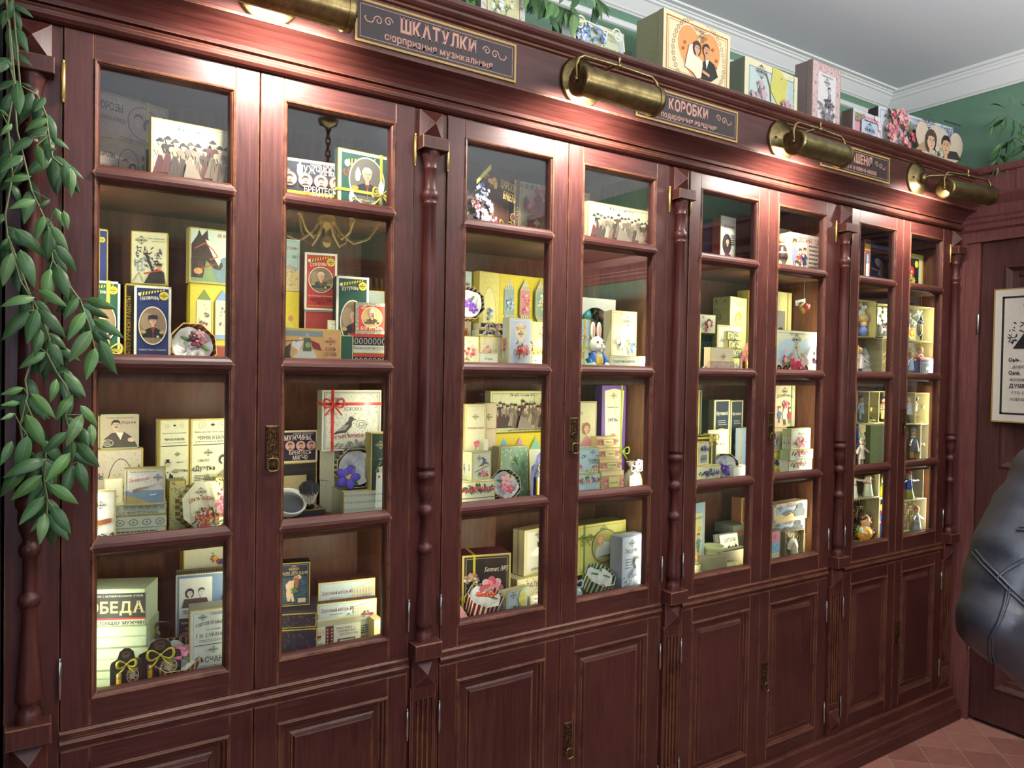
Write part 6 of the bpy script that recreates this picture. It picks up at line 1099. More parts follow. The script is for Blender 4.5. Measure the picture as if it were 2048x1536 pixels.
def ele(A): A.fr(0, .05, '#d8c0a0'); A.r(.06, .05, .94, A.h-.05, '#9cb4c4'); A.r(.06, .05, .94, A.h*.4, '#d8bc5a'); A.emb(.18, A.h*.75, .08); A.t('Загадки', .5, A.h*.78, .08, '#a8382c', .3); A.p([(.62, A.h*.2), (.9, A.h*.2), (.92, A.h*.5), (.82, A.h*.72), (.68, A.h*.7), (.58, A.h*.5), (.45, A.h*.62), (.46, A.h*.55), (.6, A.h*.35)], '#4c4f58'); A.e(.76, A.h*.76, .1, .05, '#3a3c44', 12); A.p([(.25, A.h*.45), (.4, A.h*.62), (.48, A.h*.4), (.36, A.h*.3)], '#5a3038')
B('t3', 'plain kraft box under the two elephant soap boxes, bottom shelf', R4, .15, 1548, 1610, 1078, .06, 2, base='#8f8060', name='soap_box')
B('t2', 'elephant soap box, lower of two, bottom shelf, sixth door', 't3', .14, 1542, 1610, 1046, .05, 2, base='#d8c0a0', edge='#b8987a', art=ele, name='soap_box')
B('t1', 'elephant soap box, upper of two, tilted above the horse soap', 't2', .13, 1548, 1614, 1010, .05, 4, base='#d8c0a0', edge='#b8987a', sidec='#a8a080', art=ele, name='soap_box', top=damask('#8a8a58', 40, .02))
B('t4', 'narrow box of pink, blue and yellow soap tiles, bottom shelf, sixth door', R4, .06, 1530, 1561, 1064, .03, 4, base='#8a7f62', edge='#6a604a', art=lambda A: (A.r(.3, A.h*.64, .92, A.h*.94, '#e88aa0'), A.r(.3, A.h*.34, .92, A.h*.63, '#8ac4dc'), A.r(.3, A.h*.04, .92, A.h*.33, '#d8d8a0'), A.e(.62, A.h*.8, .12, None, '#d06a84', 10), A.ln([(.45, A.h*.55), (.6, A.h*.42), (.78, A.h*.56)], .04, '#5a9ab8')), name='soap_tile_box')
# ------------------------------------------------------------------ octagonal boxes lined with satin
def octo(label, z, y, cx, cy, rp, D, yaw, tilt, c1, c2, fl=None, flpos=(0, 0), closed=None, leafy=True, name='octagonal_box'):
 """yaw/tilt: where the open end looks, from straight at the room (-y): yaw + turns it to +x, tilt + turns it up"""
 z0 = TOP[z] if isinstance(z, str) else z
 P = uy(cx, cy, y); dpt = (P-CAMP).dot(_f); R_ = rp/FPX*dpt
 o = empty(name, (0, 0, 0)); q = MB(); n = 8; st = 3; c1, c2 = rgb(c1), rgb(c2)
 a0 = pi/8
 def pt(k, r, d):
  s_ = k % st; i = k//st; A_ = Vector((r*cos(a0+2*pi*i/n), d, r*sin(a0+2*pi*i/n))); B_ = Vector((r*cos(a0+2*pi*(i+1)/n), d, r*sin(a0+2*pi*(i+1)/n))); return A_.lerp(B_, s_/st)
 Z_ = 5
 for k in range(n*st*Z_):
  s_ = k/Z_; i = int(s_)//st
  def pp(t, r, d): i_ = int(t/st) % n; f = (t/st) % 1; A_ = Vector((r*cos(a0+2*pi*i_/n), d, r*sin(a0+2*pi*i_/n))); B_ = Vector((r*cos(a0+2*pi*(i_+1)/n), d, r*sin(a0+2*pi*(i_+1)/n))); return A_.lerp(B_, f)
  t0, t1 = k/Z_, (k+.999)/Z_
  c = c1 if k % Z_ < 3 else c2
  rb = R_*.97
  q.add([pp(t0, R_, 0), pp(t1, R_, 0), pp(t1, rb, D), pp(t0, rb, D)], [(0, 3, 2, 1)], 'printed_card', c)
  q.add([pp(t0, R_*.965, -.0005), pp(t1, R_*.965, -.0005), pp(t1, R_, 0), pp(t0, R_, 0)], [(0, 3, 2, 1)], 'printed_card', c2)
  if not closed: q.add([pp(t0, R_*.965, 0), pp(t1, R_*.965, 0), pp(t1, rb*.95, D-.002), pp(t0, rb*.95, D-.002)], [(0, 1, 2, 3)], 'printed_card', c)
 v = [tuple(pt(k*st, R_*.97, D)) for k in range(n)]; q.add(v, [tuple(range(n))], 'printed_card', c2); q.build('box_wall', o)
 if closed:
  q = MB(); v = [pt(k*st, R_*1.03, -.004) for k in range(n)]; w_ = [pt(k*st, R_*1.03, .012) for k in range(n)]
  q.add(v, [tuple(range(n))[::-1]], 'printed_card', rgb('#dcd9b4'));
  for k in range(n):
   for j in range(6): a, b_, c, d = v[k].lerp(v[(k+1) % n], j/6), v[k].lerp(v[(k+1) % n], (j+.99)/6), w_[k].lerp(w_[(k+1) % n], (j+.99)/6), w_[k].lerp(w_[(k+1) % n], j/6); q.add([a, d, c, b_], [(0, 1, 2, 3)], 'printed_card', c1 if (c1 := (rgb('#8f7c34') if j % 2 else rgb('#dcd9b4'))) else None)
  A = Art(q, (-R_, -.0045, -R_), (1, 0, 0), (0, 0, 1), (0, -1, 0), 2*R_, 2*R_); A.clip = (.5, .5, .47, .47); closed(A); q.build('lid', o)
 else:
  q = MB(); m_, n_ = 9, 26; v = []; RR_ = random.Random(int(cx))
  ph = RR_.random()*6
  for i in range(m_+1):
   for k in range(n_):
    t = i/m_; a = 2*pi*k/n_; r = R_*(.82-.78*t); d = .010+.6*D*sin(t*pi*.5)+R_*.13*sin(3*a+ph+5*t)*(1-t*.4)+R_*.07*sin(7*a-8*t)

    v.append((r*cos(a), min(d, D*.9), r*sin(a)))
  q.add(v, [(i*n_+k, i*n_+(k+1) % n_, (i+1)*n_+(k+1) % n_, (i+1)*n_+k) for i in range(m_) for k in range(n_)]+[tuple(range(m_*n_, (m_+1)*n_))], 'cloth', rgb('#f0eee8'), True)
  q.build('satin_lining', o)
  if fl:
   q = MB(); c = Vector((flpos[0]*R_, .002-R_*.1, flpos[1]*R_))
   for j, (dx, dz, s_, col) in enumerate(fl):
    f_ = c+Vector((dx*R_, -.002*j, dz*R_))
    for i in range(5):
     a = 2*pi*i/5+j; rot_ = Matrix.Rotation(-a, 3, 'Y'); q.ball(tuple(f_+Vector((cos(a), -.25, sin(a)))*R_*s_*.5), (R_*s_*.5, R_*s_*.13, R_*s_*.34), 'petal', rgb(col), 8, 5, rot_)
    q.ball(tuple(f_+Vector((0, -R_*s_*.3, 0))), R_*s_*.17, 'petal', rgb('#e0c060'), 7, 5)
   q.build('flower', o)
   if leafy:
    q = MB()
    for i, a in enumerate((-.6, .9, 2.8)): rot_ = Matrix.Rotation(-a, 3, 'Y'); q.ball(tuple(c+Vector((cos(a)*R_*.38, .003, sin(a)*R_*.38))), (R_*.26, R_*.03, R_*.09), 'petal', rgb(['#4f7a3a', '#6f9a4a', '#3f6a30'][i]), 8, 5, rot_)
    q.build('leaves', o)
 o.rotation_euler = (-radians(tilt), 0, radians(yaw));
 rm = o.rotation_euler.to_matrix(); zm = min((rm @ Vector(v.co)).z for ch in o.children for v in ch.data.vertices); o.location = (P.x, y, max(z0+.0005-zm, P.z if P.z-(z0-zm) > .03 else 0) if False else z0+.0005-zm)
 # keep in the cabinet
 xs_ = [(rm @ Vector(v.co)).x for ch in o.children for v in ch.data.vertices]; ysm = [(rm @ Vector(v.co)).y for ch in o.children for v in ch.data.vertices]
 for a_, m_, b_ in BAYX:
  if a_-.04 < P.x < b_+.04: o.location.x += max(0, a_+.0155-(P.x+min(xs_)))+min(0, b_-.0155-(P.x+max(xs_)))
 o.location.y += max(0, .033-(y+min(ysm)))+min(0, YB-.003-(y+max(ysm)))
 tag(o, label, 'box', 'satin-lined octagonal boxes' if not closed else None); TOP[label] = o.location.z+max((rm @ Vector(v.co)).z for ch in o.children for v in ch.data.vertices); REG.append((o.location.x+min(xs_), o.location.x+max(xs_), o.location.y+min(ysm), o.location.y+max(ysm), o.location.z+zm, TOP[label])); return o
octo('open red and gold striped octagonal box with a pink-purple flower, second shelf', R2, .07, 389, 668, 48, .05, 12, 14, '#a8432e', '#c8a85a', [(0, 0, .3, '#7a3050'), (.2, .1, .26, '#a8607a'), (-.1, .22, .24, '#5a2440'), (.15, .3, .22, '#c890a0')], (.05, .1))
octo('closed octagonal box with a rose bouquet lid leaning on the third shelf', R3, .09, 412, 1003, 50, .05, 14, 10, '#8f7c34', '#dcd9b4', closed=lambda A: (A.r(0, 0, 1, 1, '#dcd9b4'), A.emb(.4, .78, .12), A.t('ЦВѢТЪ ЯБЛОНИ', .4, .58, .07, '#a8403a', .5, .01, arc=.04), A.bq(.5, .25, .34, .2, ['#8a3a3a', '#d8a040', '#c88a4a', '#b8484a', '#7a3a5a'], 22, 4, .12), A.fl(.72, .48, .15, '#d8a0a8', '#b86878', 8), A.bq(.75, .72, .12, .1, ['#a84850', '#d8a0a0'], 6, 3, .2)))
octo('open navy and gold octagonal box with a big violet flower, third shelf', 'e5', .075, 713, 948, 42, .05, -10, 6, '#26284a', '#c8b87a', [(0, 0, .62, '#5a4ab0'), (.1, .1, .4, '#7464c0')], (-.45, -.42))
octo('low brown-striped octagonal box with a pink blossom, front of the bottom shelf', R4, .085, 352, 1352, 48, .035, -8, 62, '#4a3426', '#b8a070', [(0, 0, .42, '#d86a98'), (.3, .05, .36, '#e08ab0'), (-.25, .1, .3, '#c85a88')], (0, -.05))
octo('open navy and gold octagonal box with purple bellflowers, second shelf, third door', 'i7_1', .08, 937, 640, 36, .035, -12, 12, '#26284a', '#b8a05a', [(0, 0, .34, '#7a4ab0'), (.25, -.3, .3, '#6a3aa0')], (-.05, -.1))
octo('brown and cream striped octagonal box with a pink rosebud, third shelf', R3, .075, 1013, 945, 33, .04, -14, 22, '#5a4426', '#c8bc90', [(0, .15, .42, '#e0a0a0'), (.2, -.4, .26, '#c84a68'), (-.2, -.35, .26, '#d87a90')], (0, .05))
octo('burgundy and cream striped octagonal box with red berries, bottom shelf', R4, .07, 974, 1215, 38, .05, 0, 66, '#6a1f30', '#d8d0b0', [(0, 0, .24, '#c83828'), (-.4, .1, .22, '#d84a30'), (.3, -.1, .22, '#c83828')], (0, -.1))
octo('teal and cream striped octagonal box, bottom shelf, fourth door', R4, .06, 1207, 1172, 34, .05, 0, 60, '#2a5a52', '#d8d49a', [(0, 0, .2, '#e8e4d8')], (0, 0))
octo('navy and gold octagonal box with a violet bouquet, third shelf, fifth door', R3, .09, 1453, 915, 27, .045, -34, 10, '#2a2440', '#c8b070', [(0, 0, .4, '#5a3a9a'), (.35, -.15, .36, '#6a4ab0'), (-.3, .15, .34, '#4a2a8a')], (.05, -.3))
octo('dark striped octagonal box partly behind the red perfume card, second shelf', R2, .14, 1495, 690, 18, .05, -30, 6, '#2a2a2a', '#a89a6a', None)
octo('small octagonal box with a burgundy beaded rim at the left edge of the second door', R3, .24, 560, 822, 24, .02, 0, 0, '#6a2038', '#d8c8b0', None)
# ------------------------------------------------------------------ shaving brush box
P = uy(560, 1002, .05); x0_ = .487; P2 = uy(651, 1008, .05); z_ = R3+.0006; w_ = P2.x-x0_
o = empty('shaving_box', (x0_, .05, z_), 0); tag(o, 'open black box holding a shaving brush and bowl in straw, third shelf', 'box')
q = MB(); h_ = .036; dk = rgb('#1c1b22'); tn = rgb('#a08d66'); e = .002; dd = .15
q.box(0, w_, 0, e, 0, h_, 'printed_card', dk); q.box(0, e, e, dd, 0, h_+.0, 'printed_card', dk); q.box(w_-e, w_, e, dd, 0, h_, 'printed_card', dk); q.box(0, w_, dd, dd+e, 0, .1, 'printed_card', tn); q.box(e, w_-e, e, dd, 0, e, 'printed_card', tn)
q.box(e, w_-e, e, e+.0006, e, h_, 'printed_card', tn); q.box(e, e+.0006, e, dd, e, h_, 'printed_card', tn); q.box(w_-e-.0006, w_-e, e, dd, e, h_, 'printed_card', tn)
q.box(-.0005, w_+.0005, -.0005, .0005, h_-.002, h_+.0008, 'gold_foil'); q.box(-.0005, w_+.0005, -.0005, .0005, 0, .002, 'gold_foil')
A = front(q, w_, h_); A.k = 2; A.emb(.3, A.h*.7, .11, '#a8906a'); A.t('Подарочный наборъ', .25, A.h*.32, .045, '#c8b48a', .4); A.tx(.05, A.h*.24, .8, 2, .06, '#a8906a')
q.build('box_body', o)
q = MB(); strawmesh(q, .004, w_-.004, .006, dd-.004, .004, .042, 190, 6); tag(q.build('straw', o), kind='stuff')
c = empty('shaving_bowl', (x0_+.022, .085, z_+.026)); tag(c, 'white bowl of dark shaving soap in the open black box', 'bowl')
q = MB(); q.lathe([(.018, 0), (.03, .006), (.038, .02), (.041, .034), (.039, .036), (.036, .034), (.034, .026)], (0, 0, 0), 'painted_clay', rgb('#dcdacb'), 26); q.build('bowl_body', c)
q = MB(); q.lathe([(.034, .024), (.034, .0275), (.02, .029), (.001, .029)], (0, 0, 0), 'cloth', rgb('#3e4246'), 26); q.build('soap', c)
c.location.x = x0_+.046; c.location.z = z_+.034; c.rotation_euler.x = radians(42)
P = uy(622, 975, .07)
c = empty('shaving_brush', (P.x, .07, z_+.012)); tag(c, 'shaving brush with black handle and dark-tipped pale bristles', 'brush'); c.rotation_euler = (radians(16), radians(-9), 0)
q = MB(); q.lathe([(.011, 0), (.0135, .004), (.012, .012), (.0085, .02), (.010, .028), (.013, .034), (.0125, .04), (.0105, .043)], (0, 0, 0), 'painted_clay', rgb('#0c0c0e'), 22); q.build('handle', c)
q = MB(); R_ = random.Random(5)
for i in range(260):
 a = R_.random()*6.28; r = sqrt(R_.random()); b0 = Vector((.010*r*cos(a), .010*r*sin(a), .042)); t1 = Vector((.024*r*cos(a), .024*r*sin(a), .098-.012*r*r+.003*R_.random())); m_ = b0.lerp(t1, .62)+Vector((.003*cos(a)*r, .003*sin(a)*r, 0))
 q.tube([b0, m_], [.0009, .0009], 'cloth', rgb('#eee6cc'), 4, False); q.tube([m_, t1], [.0009, .0003], 'cloth', rgb('#26262c'), 4, False)
tag(q.build('bristles', c), kind='stuff')
# ------------------------------------------------------------------ perfume cards, atomiser, sachet, heart
def perfcard(label, z, y, xl, xr, yt, c='#16181a', bow='#bdb62e', foil='#8a7040', yaw=0):
 z0 = TOP[z] if isinstance(z, str) else z; x, w, h = solve(z0, y, xl, xr, yt, radians(yaw))
 o = empty('perfume_card', (x, y, z0+.0006), radians(yaw)); tag(o, label, 'perfume card', 'perfume cards tied with bows')
 pts = [(0, 0), (w, 0), (w, h*.62), (w*.96, h*.7), (w*.8, h*.74), (w*.74, h*.9), (w*.6, h*.98), (w*.45, h*.99), (w*.3, h*.92), (w*.22, h*.76), (w*.04, h*.7), (0, h*.62)]
 q = MB(); n = len(pts)
 for yy in (0, .0016): q.add([(a, yy, b_) for a, b_ in pts], [tuple(range(n))], 'printed_card', rgb(c))
 for i in range(n): a, b_ = pts[i], pts[(i+1) % n]; q.add([(a[0], 0, a[1]), (b_[0], 0, b_[1]), (b_[0], .0016, b_[1]), (a[0], .0016, a[1])], [(0, 1, 2, 3)], 'printed_card', rgb('#d8d0b8'))
 A = front(q, w, h); A.k = 1; A.ring(.5, A.h*.84, .12, .1, .012, foil); A.t('Духи', .5, A.h*.8, .08, foil, .16)
 A.ring(.72, A.h*.35, .2, A.h*.17, .03, '#b8a888'); A.dam(.56, A.h*.2, .88, A.h*.5, '#a89878', 40, 3, .05); A.head(.72, A.h*.36, .09, '#c8b898', '#a89878', 'curl')
 q.build('card_face', o)
 q = MB(); q.lathe([(.0045, .008), (.0052, .01), (.0052, h*.34), (.004, h*.36)], (w*.28, -.006, 0), 'painted_clay', rgb('#c89a1e'), 12); q.lathe([(.0055, h*.36), (.0055, h*.46), (.004, h*.47)], (w*.28, -.006, 0), 'gold_foil', n=12); q.build('perfume_vial', o)
 q = MB(); bowmesh(q, (w*.52, -.006, h*.66), w*.34, rgb(bow)); q.build('bow', o)
 q = MB(); q.box(w*.3, w*.7, .0016, .03, 0, .001, 'printed_card', rgb(c)); q.build('card_foot', o)
perfcard('black perfume card with yellow bow, left one of two, front of the bottom shelf', R4, .06, 220, 283, 1300, yaw=-6)
perfcard('black perfume card with yellow bow, right one of two, front of the bottom shelf', R4, .075, 275, 362, 1283, yaw=-6)
perfcard('navy perfume card with a gold vial, right side of the third door, third shelf', R3, .09, 1062, 1100, 905, '#23306a', '#8a7a3a')
perfcard('dark red perfume card with a gold vial, second shelf, fifth door', R2, .07, 1481, 1512, 684, '#7a1f1f', '#d8c83c')
P = uy(303, 1290, .14); o = empty('perfume_atomiser', (P.x, .14, R4+.0006)); tag(o, 'square perfume atomiser with gold neck and black bulb tube, bottom shelf', 'perfume bottle')
q = MB(); zt = uy(303, 1278, .14).z-R4; q.rings(-.021, .021, 0, zt, [(0, .018), (0, -.014), (.003, -.018)], 'painted_clay', rgb('#1c2026')); q.box(-.018, .018, -.018, .018, .002, zt, 'painted_clay', rgb('#262b33')); q.box(-.015, .015, -.015, .015, zt, zt+.006, 'painted_clay', rgb('#3c434c')); q.build('bottle', o)
q = MB(); q.lathe([(.010, zt+.006), (.010, zt+.022), (.008, zt+.024), (.0085, zt+.026), (.0085, zt+.036), (.006, zt+.038)], (0, 0, 0), 'gold_foil', n=18); q.lathe([(.003, .0), (.003, .014)], (-.014, 0, zt+.031), 'gold_foil', axis='x'); q.build('neck', o)
q = MB(); q.tube([(.008, 0, zt+.03), (.02, 0, zt+.036), (.034, 0, zt+.032), (.04, 0, zt+.016), (.038, 0, zt-.006)], .0032, 'painted_clay', rgb('#141416'), 8); q.build('tube', o)
P = uy(1265, 960, .09); o = empty('sachet_bag', (P.x, .09, R3+.0006)); tag(o, 'linen sachet bag with white ribbon, pink flowers and a cream tag', 'bag')
q = MB(); k_ = .00105; pf = [(.034, 0), (.039, .012), (.038, .03), (.03, .05), (.016, .066), (.011, .07), (.02, .082), (.026, .092)]
v = []; n = 24
for r, h in pf:
 for k in range(n): a = 2*pi*k/n; rr = r*(1+.06*sin(6*a)*(h/.09)); v.append((rr*cos(a), rr*.6*sin(a), h))
q.add(v, [(i*n+k, i*n+(k+1) % n, (i+1)*n+(k+1) % n, (i+1)*n+k) for i in range(len(pf)-1) for k in range(n)]+[tuple(range(n))[::-1]], 'cloth', rgb('#93897a'), True); q.build('bag_body', o)
q = MB(); bowmesh(q, (0, -.012, .07), .028, rgb('#e2ddd0')); q.build('bow', o)
q = MB(); R_ = random.Random(3)
for i in range(7): a = i*.9; q.ball((.012+.012*cos(a), -.014-.006*R_.random(), .082+.012*sin(a)), (.009, .004, .007), 'petal', rgb(['#d8a8b8', '#e8c8d0', '#b890b0'][i % 3]), 8, 5)
q.build('flowers', o)
q = MB(); q.box(-.036, -.008, -.026, -.025, .008, .05, 'printed_card', rgb('#c8c2a0')); A = Art(q, (-.036, -.026, .008), (1, 0, 0), (0, 0, 1), (0, -1, 0), .028, .042); A.emb(.5, A.h*.75, .2); A.t('Цвѣтъ', .5, A.h*.3, .17, K, .7); A.t('яблони', .5, A.h*.12, .14, K, .7); q.build('gift_tag', o)
o.rotation_euler.z = 0
P = uy(1609, 614, .07); o = empty('heart_ornament', tuple(P)); tag(o, 'red and gold heart ornament hanging on a teal string, second shelf', 'ornament')
def heartpts(s): return [(s*.0625*16*sin(t)**3, s*.0625*(13*cos(t)-5*cos(2*t)-2*cos(3*t)-cos(4*t))) for t in [2*pi*i/28 for i in range(28)]]
def heart3(q, s, y0, y1, mat, col, ox=0, sx=1):
 p = heartpts(s); n = len(p); L_ = [(.55, y0-.004), (.9, y0), (1, (y0+y1)/2), (.9, y1), (.55, y1+.004)]
 v = [(ox+a*f*sx, y, b_*f) for f, y in L_ for a, b_ in p]
 q.add(v, [(i*n+k, i*n+(k+1) % n, (i+1)*n+(k+1) % n, (i+1)*n+k) for i in range(len(L_)-1) for k in range(n)]+[tuple(range(n))[::-1], tuple(range(4*n, 5*n))], mat, col, True)
q = MB(); heart3(q, .025, -.002, .01, 'gold_foil', (1, 1, 1)); q.build('gold_heart', o)
q = MB(); heart3(q, .019, -.012, -.004, 'painted_clay', rgb('#b0352c'), .004); q.build('red_heart', o)
q = MB(); q.tube([(0, .004, .014), (0, .002, R1-.0255-P.z)], .0008, 'cloth', rgb('#6aa89a'), 5); q.build('string', o)
q = MB(); q.add([(-.045, .008, .022), (.018, .01, .034), (.02, .01, .012), (-.042, .008, .002)], [(0, 1, 2, 3)], 'printed_card', rgb('#e0dcc8')); q.add([(-.045, .009, .022), (.018, .011, .034), (.02, .011, .012), (-.042, .009, .002)], [(3, 2, 1, 0)], 'printed_card', rgb('#d8d4c0')); A = Art(q, (-.043, .0078, .004), Vector((.063, 0, .011)).normalized(), (0, 0, 1), (0, -1, 0), .06, .018); A.tx(.05, A.h*.85, .95, 4, .065, '#5a564a'); q.build('price_tag', o)
# open white satin box, horse soap, jar, candle, glass dome, gingerbread tags
def crate(label, z, y, xl, xr, yt, T, inner='#7d7458', outer='#a39a72', straw=40, seed=1, name='display_crate', group='open crates around the dolls', wool=None, cat='crate'):
 z0 = TOP[z] if isinstance(z, str) else z; x, w, h = solve(z0+.0006, y, xl, xr, yt)
 for a_, m_, b_ in BAYX:
  if a_-.05 < x+w/2 < b_+.05: d_ = max(0, a_+.0155-x); x += d_; w -= d_; w = min(w, b_-.0155-x)
 h = min(h, min([s_-.028 for s_ in SHELF if s_-.03 > z0])-z0-.0006)
 T = min(T, YB-.003-y, .08); REG.append(aabb(x, y, w, T, 0, z0, z0+h)) if name != 'display_crate' else None; o = empty(name, (x, y, z0+.0006)); tag(o, label, cat, group); e = .0022; q = MB(); co, ci = rgb(outer), rgb(inner)
 q.box(0, e, 0, T, 0, h, 'printed_card', co); q.box(w-e, w, 0, T, 0, h, 'printed_card', co); q.box(e, w-e, 0, T, 0, e, 'printed_card', co); q.box(e, w-e, 0, T, h-e, h, 'printed_card', co); q.box(e, w-e, T-e, T, e, h-e, 'printed_card', ci)
 q.build('crate_body', o)
 if straw:
  q = MB(); strawmesh(q, .004, w-.004, T*.5, T-.004, .004, h-.004, straw*2, seed, cols=('#a8935c', '#7d6a40', '#c0aa72')); strawmesh(q, .004, w-.004, .01, T*.5, .0028, .012, straw//2, seed+1); tag(q.build('straw', o), kind='stuff')
 if wool:
  q = MB(); R_ = random.Random(seed)
  for i in range(70): q.ball((w*(.08+.84*R_.random()), T*(.45+.45*R_.random()), h*(.45+.47*R_.random())), .007+.006*R_.random(), 'cloth', rgb(wool), 7, 5)
  tag(q.build('cotton_wool', o), kind='stuff')
 TOP[label] = z0+.0006+h; return o, x, w, h, z0+.0006
def blob(q, pts, col, mat='painted_clay', n=10):
 for c, r in pts: q.ball(c, r, mat, rgb(col), n, 7)
o, x, w, h, zz = crate('narrow open box with a white horse-head soap in straw, bottom shelf', R4, .06, 1570, 1608, 1064, .03, '#6a6248', '#8a8062', 40, 3, name='soap_tray', group=None, cat='box')
s_ = empty('horse_head_soap', (x+w*.5, .072, zz+.003)); tag(s_, 'cream horse-head shaped soap standing in a narrow straw-filled box', 'soap')
q = MB(); q.tube([(.012, 0, 0), (.012, 0, .03), (.008, 0, .055), (-.004, 0, .068), (-.016, 0, .052), (-.02, 0, .034)], [.016, .0155, .0135, .0125, .0095, .0065], 'painted_clay', rgb('#ddd9b8'), 14); q.ball((-.0, -.002, .08), (.004, .004, .008), 'painted_clay', rgb('#ddd9b8')); q.ball((.006, .0, .078), (.004, .004, .008), 'painted_clay', rgb('#ddd9b8'))
for i in range(7): q.ball((.012+.012*sin(i*.5), -.003, .068-.009*i), (.009, .006, .006), 'painted_clay', rgb('#e4e0c2'), 8, 6)
q.ball((-.008, -.0105, .062), .0018, 'painted_clay', rgb('#8a846a'), 6, 4); q.build('soap_body', s_)
P = uy(1426, 1098, .12); o = empty('fabric_pot', (P.x, .12, R4+.0006)); tag(o, 'pale green floral fabric pot tied with string, bottom shelf, fifth door', 'pot'); k_ = .036
q = MB(); q.lathe([(.026, 0), (.03, .02), (.033, .055), (.029, .062), (.031, .066), (.038, .078), (.040, .086), (.036, .084), (.026, .074)], (0, 0, 0), 'cloth', rgb('#b8bd84'), 22)
R_ = random.Random(9)
for i in range(60): a = R_.random()*6.28; z1 = .01+.045*R_.random(); q.ball((.0315*cos(a), .0315*sin(a), z1), .0016, 'cloth', rgb(['#6a8a5a', '#d8d8b0', '#c88a8a'][i % 3]), 5, 3)
q.build('pot_body', o); q = MB(); q.lathe([(.0305, .0605), (.0318, .062), (.0305, .0635)], (0, 0, 0), 'string', n=20); q.build('string', o)
q = MB(); q.add([(-.015, -.036, .045), (.012, -.038, .05), (.016, -.046, .012), (.004, -.046, .002), (-.008, -.046, .014)], [(0, 1, 2, 3, 4), (4, 3, 2, 1, 0)], 'printed_card', rgb('#dce0b8')); q.build('gift_tag', o)
P = uy(1390, 1148, .06); o = empty('candle_pot', (P.x+.004, .06, R4+.0006)); tag(o, 'little clay pot holding an orange-flamed candle, left edge of the fifth door', 'candle')
q = MB(); q.lathe([(.020, 0), (.022, .02), (.019, .022)], (0, 0, 0), 'painted_clay', rgb('#8aa0a8'), 18); q.lathe([(.021, .022), (.021, .026)], (0, 0, 0), 'painted_clay', rgb('#d8b048'), 18); q.lathe([(.014, .026), (.0165, .05), (.0135, .05)], (0, 0, 0), 'painted_clay', rgb('#c8bc90'), 18); q.build('pot_body', o)
q = MB(); q.ball((0, 0, .054), (.012, .012, .008), 'cloth', rgb('#8a8a4a')); q.ball((0, 0, .07), (.006, .006, .013), 'cloth', rgb('#e08a4a')); q.ball((.006, .002, .08), (.005, .004, .012), 'cloth', rgb('#a88aa8')); q.build('candle', o)
P = uy(1441, 730, .06); o = empty('satin_tray', (uy(1385, 720, .06).x+.006, .055, R2+.0006)); tag(o, 'open kraft box with raised lid and white satin, second shelf, fifth door', 'box')
w = uy(1420, 720, .06).x-o.location.x; w = max(w, .05); q = MB(); e = .002; kc = rgb('#b39c6e')
q.box(0, w, 0, e, 0, .02, 'printed_card', rgb('#7d7866')); q.box(0, w, .07, .07+e, 0, .062, 'printed_card', rgb('#d8bd90')); q.box(0, e, e, .07, 0, .02, 'printed_card', kc); q.box(w-e, w, e, .07, 0, .02, 'printed_card', kc); q.box(0, w, 0, .07, 0, e, 'printed_card', kc); A = front(q, w, .02); A.dam(0, 0, 1, A.h*.6, K, 50, 3, .02); q.build('box_body', o)
q = MB(); R_ = random.Random(2)
for i in range(16): q.ball((w*(.12+.76*R_.random()), .012+.045*R_.random(), .018+.008*R_.random()), (.012, .009, .006), 'cloth', rgb('#e0ddd0'), 9, 6)
for i in range(5): q.ball((w*.8+.008*cos(i*1.3), .012, .03+.007*sin(i*1.3)), (.006, .003, .005), 'petal', rgb('#e0b0b8'), 7, 5)
q.build('satin_lining', o)
P = uy(1168, 1190, .05); o = empty('glass_dome', (1.375+.03, .07, R4+.0006)); tag(o, 'round tin with a pale blue bow and pink rose, left edge of the fourth door', 'tin')
q = MB(); q.lathe([(.03, 0), (.032, .003), (.032, .03), (.026, .044), (.01, .052), (.001, .053)], (0, 0, 0), 'painted_clay', rgb('#9ab4ac'), 24); q.build('tin_body', o)
q = MB(); bowmesh(q, (0, -.012, .055), .03, rgb('#a8c8dc')); q.ball((.006, -.012, .065), .008, 'petal', rgb('#d87a98')); q.build('bow', o)
o = empty('paper_fan', (.9285+.006, .06, R4+.0006)); tag(o, 'striped triangular gift tag with a red flower, left edge of the third door', 'gift tag'); o.location.x = .932
q = MB(); w = uy(945, 1200, .06).x-.932
for yy in (0, .002): q.add([(0, yy, 0), (w, yy, 0), (w*.55, yy, .075), (w*.1, yy, .09), (0, yy, .085)], [(0, 1, 2, 3, 4)], 'printed_card', rgb('#c8868a'))
for (a, b_) in (((0, 0), (w, 0)), ((w, 0), (w*.55, .075)), ((w*.55, .075), (w*.1, .09)), ((w*.1, .09), (0, .085)), ((0, .085), (0, 0))): q.add([(a[0], 0, a[1]), (b_[0], 0, b_[1]), (b_[0], .002, b_[1]), (a[0], .002, a[1])], [(0, 1, 2, 3)], 'gold_foil')
A = front(q, w, .09); A.k = 2; A.e(.42, A.h*.4, .24, A.h*.33, '#dcd8b0', 16); A.bq(.42, A.h*.45, .14, A.h*.14, ['#b83a3a', '#d86a60'], 6, 3, .3); q.build('tag_face', o)
o = empty('posy', (uy(1629, 905, .13).x, .13, R3+.0006)); tag(o, 'small posy of pale flowers with a pink ribbon, right end of the third shelf', 'posy')
q = MB(); R_ = random.Random(7)
q.tube([(0, 0, 0), (0, 0, .05)], [.008, .005], 'cloth', rgb('#8a9a58'), 8); q.build('stems', o)
q = MB()
